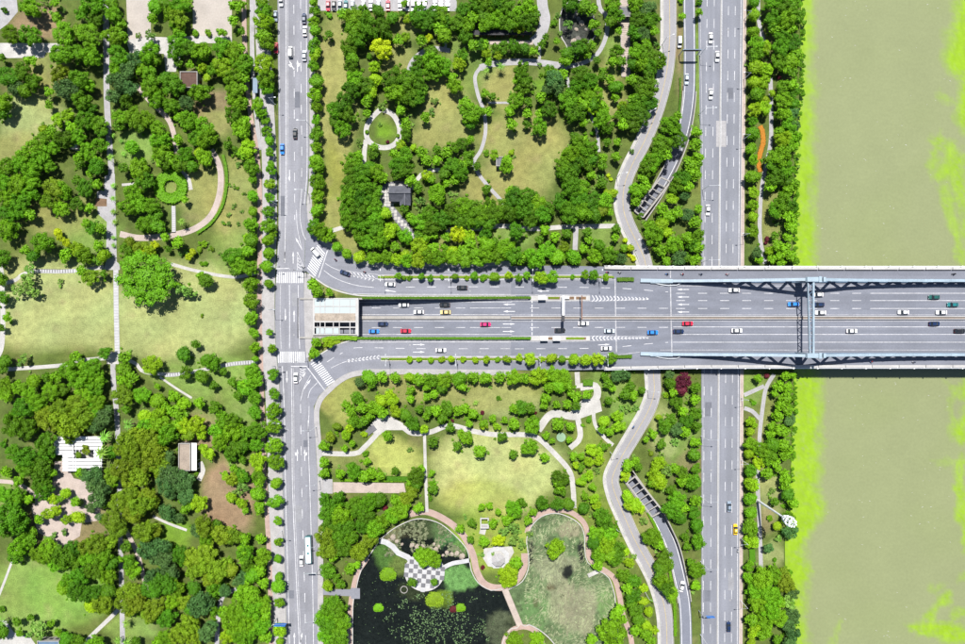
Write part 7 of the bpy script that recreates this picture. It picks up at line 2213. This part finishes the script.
VB = [
 ('car', 'white', 'white car in upper tunnel lane, first out of the portal', 403.7, 305, 180), ('car', 'white', 'white car beside the beige taxi on the tunnel road', 418.8, 312, 180), ('car', 'black', 'black car above the beige taxi on the tunnel road', 444.7, 305, 180), ('car', 'beige', 'beige taxi heading for the tunnel', 445.4, 312.2, 180), ('car', 'navy', 'navy car leaving the tunnel portal', 383, 324, 0), ('car', 'magenta', 'magenta car on right-bound tunnel road beside central divider', 485.6, 324.4, 0), ('car', 'blue', 'bright blue car leaving the tunnel near lower wall', 374, 331.4, 0), ('car', 'red', 'red car on right-bound tunnel road near lower hedge', 405.8, 331, 0),
 ('car', 'white', 'white car below the rust-brown gantry', 583.6, 323.6, 0), ('car', 'black', 'black car right-bound below the white gantry', 560, 330.4, 0), ('car', 'silver', 'silver car beside the lower painted chevrons', 609.5, 331, 0), ('car', 'white', 'white car merging from the lower service road', 606.4, 348.4, 0), ('car', 'blue', 'bright blue car right-bound before the bridge joint', 652.8, 332.4, 0), ('car', 'navy', 'dark navy car just past the bridge joint', 678.7, 331.4, 0), ('car', 'red', 'red car in the inner right-bound lane at bridge start', 687.8, 323.6, 0), ('car', 'white', 'white car right-bound on bridge over the riverside road', 737, 330.6, 0), ('car', 'white', 'white car in truss shadow, left-bound over the riverside road', 734.3, 290.2, 180),
 ('car', 'white', 'white car right-bound on bridge right of the portal beam', 852, 331, 0), ('car', 'navy', 'navy car in inner right-bound lane near right picture edge', 934.7, 323.8, 0), ('car', 'black', 'black car cut off by the right picture edge', 960, 331, 0), ('car', 'white', 'white car beside the upper truss right of pylon', 818, 294.6, 180), ('car', 'navy', 'navy car left-bound just right of the portal beam', 819, 304.6, 180), ('car', 'blue', 'blue car crossing the shadow of the pylon', 793.5, 304.2, 180), ('car', 'white', 'white car in inner left-bound lane right of portal beam', 820.7, 312.6, 180), ('car', 'green', 'dark green car left-bound in the outer middle lane', 934.4, 297.2, 180), ('car', 'teal', 'dark teal car left-bound close to right picture edge', 953, 304.7, 180), ('car', 'white', 'left one of two white cars in the inner left-bound lane', 903.6, 312.2, 180), ('car', 'white', 'right one of two white cars in the inner left-bound lane', 941.7, 312.4, 180)]
for k, c, lab, x, y, a in VB: vehicle(k, c, lab, x, y, a, zt(x))
VR = [
 ('car', 'white', 'white car on riverside road above the black gantry level', 710.8, 38, -90), ('car', 'white', 'white car in the lane beside central divider of riverside road', 717.4, 56.4, -90), ('car', 'white', 'white car on riverside road below the black gantry level', 710.8, 94, -90), ('car', 'white', 'white car alone on riverside road beside upper ramp frame', 708, 210, -90), ('car', 'grey', 'grey-blue car on river half of the riverside road', 729.3, 506.5, 90), ('car', 'navy', 'navy car at lower end of the riverside road', 728.7, 626.7, 90)]
for k, c, lab, x, y, a in VR: vehicle(k, c, lab, x, y, a, .03)
vehicle('car', 'yellow', 'yellow taxi on river half of the riverside road', 735.6, 529.4, 90, .03, sign=True)
vehicle('car', 'silver', 'pale blue-silver car driving down the upper ramp', 686.7, 79, -90, .03)
vehicle('car', 'white', 'white car driving on the lower ramp', 682, 586.5, 78, zrS(586.5) + .02)
vehicle('van', 'white', 'white van stopped on the strip left of black gantry', 679.6, 42, -90, .03)
vehicle('bus', 'teal', 'long city bus with white roof and teal sides on boulevard', 309.4, 548.4, 92, .03, roof='white', cat='bus')
PK = [(328, 'red'), (333.8, 'black'), (340, 'grey'), (345.8, 'teal'), (352.5, 'silver'), (363.6, 'white'), (370.6, 'white'), (378.5, 'silver'), (388, 'red'), (400, 'white'), (407.5, 'white'), (413, 'white'), (419, 'grey'), (424.5, 'silver'), (435, 'white'), (441, 'white'), (447.6, 'white')]
for i, (x, c) in enumerate(PK):
    vehicle('car', c, '%s car in the top row of parked cars, %s from left' % (c if c != 'grey' else 'blue-grey', ordw(i + 1)), x, 5.6, -90 + random.choice((0, 180)), .035, 'parked cars behind the park')

# ------------------------------------------------------------------ riders on scooters
def skin_mesh(name, verts, edges, radii, m):
    me = bpy.data.meshes.new(name)
    me.from_pydata(verts, edges, [])
    ob = bpy.data.objects.new(name + '_tmp', me)
    COL.objects.link(ob)
    ob.modifiers.new('skin', 'SKIN')
    ob.modifiers.new('sub', 'SUBSURF').levels = 1
    sv = me.skin_vertices[0].data
    for i, r in enumerate(radii): sv[i].radius = (r, r)
    sv[0].use_root = True
    dg = bpy.context.evaluated_depsgraph_get()
    out = bpy.data.meshes.new_from_object(ob.evaluated_get(dg))
    bpy.data.objects.remove(ob)
    out.name = name
    out.materials.clear()
    out.materials.append(m)
    return out
SKIN = mat('skin', (.4, .24, .16), .6)
CLOTH = [mat('cloth_%s' % n, c, .9) for n, c in (('dark_blue', (.03, .04, .09)), ('white', (.5, .5, .5)), ('black', (.02, .02, .02)), ('red', (.3, .03, .03)))]
pvv = [(-.15, 0, .78), (-.1, 0, 1.05), (-.02, 0, 1.3), (.02, 0, 1.42), (.05, 0, 1.56),
       (-.02, .19, 1.31), (.18, .26, 1.12), (.42, .24, 1.0), (-.02, -.19, 1.31), (.18, -.26, 1.12), (.42, -.24, 1.0),
       (-.12, .1, .76), (.25, .14, .74), (.22, .14, .36), (.34, .14, .32), (-.12, -.1, .76), (.25, -.14, .74), (.22, -.14, .36), (.34, -.14, .32)]
pe = [(0, 1), (1, 2), (2, 3), (3, 4), (2, 5), (5, 6), (6, 7), (2, 8), (8, 9), (9, 10), (0, 11), (11, 12), (12, 13), (13, 14), (0, 15), (15, 16), (16, 17), (17, 18)]
prr = [.16, .15, .16, .06, .1, .07, .05, .035, .07, .05, .035, .1, .08, .055, .05, .1, .08, .055, .05]
BODY = [skin_mesh('rider_body', pvv, pe, prr, c) for c in CLOTH]
HELM = MB().ball((.06, 0, 1.6), .15, 10, 7).mesh('helmet', M['dark'])
SC_BODY = loft([(-.75, .12, .45, .72), (-.6, .16, .4, .78), (-.1, .16, .32, .74), (0, .14, .22, .34), (.4, .14, .22, .34), (.5, .16, .3, .9), (.6, .1, .4, .95)]).mesh('scooter_body')
SC_BODY.materials.append(PAINT['white'])
SC_W = MB().tube((0, -.06, 0), (0, .06, 0), .24, None, 10).mesh('wheel', TYRE)
SC_H = MB().tube((.48, -.32, 1.0), (.48, .32, 1.0), .025, None, 6).tube((.5, 0, .6), (.48, 0, 1.0), .03, None, 6).mesh('handlebar', M['dark'])
SC_S = MB().box((-.35, 0, .8), (.6, .28, .1)).mesh('seat', M['dark'])
pc = ['red', 'black', 'blue', 'white', 'grey']
RID = [(607.5, 272.2, 180), (619.6, 272.4, 180), (667, 274, 180), (682.5, 274, 180), (701, 274, 180), (727.4, 274.2, 180), (954, 274, 180), (872, 361.6, 0), (914.5, 362, 0), (737.8, 551, 90), (335.4, 259.6, 150), (364.4, 272, 170), (633.4, 427, 50), (303.2, 267, 0), (303.6, 271.5, 0)]
for i, (x, y, a) in enumerate(RID):
    z = zdeck(x) if (x > 511 and 260 < y < 372) else .03
    where = {0: 'leftmost on the upper cycle lane by bridge end', 1: 'at upper left bridge end, beside the hedge block', 2: 'beside bridge joint on upper cycle lane', 3: 'just right of the bridge joint on upper cycle lane', 4: 'above left kerb of riverside road, upper cycle lane', 5: 'above central divider of riverside road, upper cycle lane', 6: 'near right picture edge, upper cycle lane', 7: 'left one on lower cycle lane over the river', 8: 'right one on lower cycle lane over the river', 9: 'on riverside road below the yellow taxi', 10: 'under the trees at upper service road bend', 11: 'beside chevrons of the upper service road', 12: 'on loop road below the bridge', 13: 'upper one at the right end of upper zebra crossing', 14: 'lower one at the right end of upper zebra crossing'}[i]
    p = P(x, y, z + .8)
    p.z = z
    r = thing('motor_scooter', 'motor scooter ' + where, 'scooter', p, math.radians(a), 'scooters on the cycle lanes')
    add_obj('scooter_body', SC_BODY, r, PAINT[pc[i % 5]])
    add_obj('seat', SC_S, r)
    add_obj('handlebar', SC_H, r)
    for wx in (-.55, .58):
        o = add_obj('wheel', SC_W, r)
        o.location = (wx, 0, .24)
    n = thing('person', 'rider in %s seated on scooter %s' % (('dark blue', 'white', 'black', 'red')[i % 4], where), 'person', p, math.radians(a), 'scooter riders')
    bo = add_obj('body', BODY[i % 4], n)
    bo.location = (-.2, 0, .06)
    h = add_obj('helmet', HELM, n)
    h.location = (-.2, 0, .06)
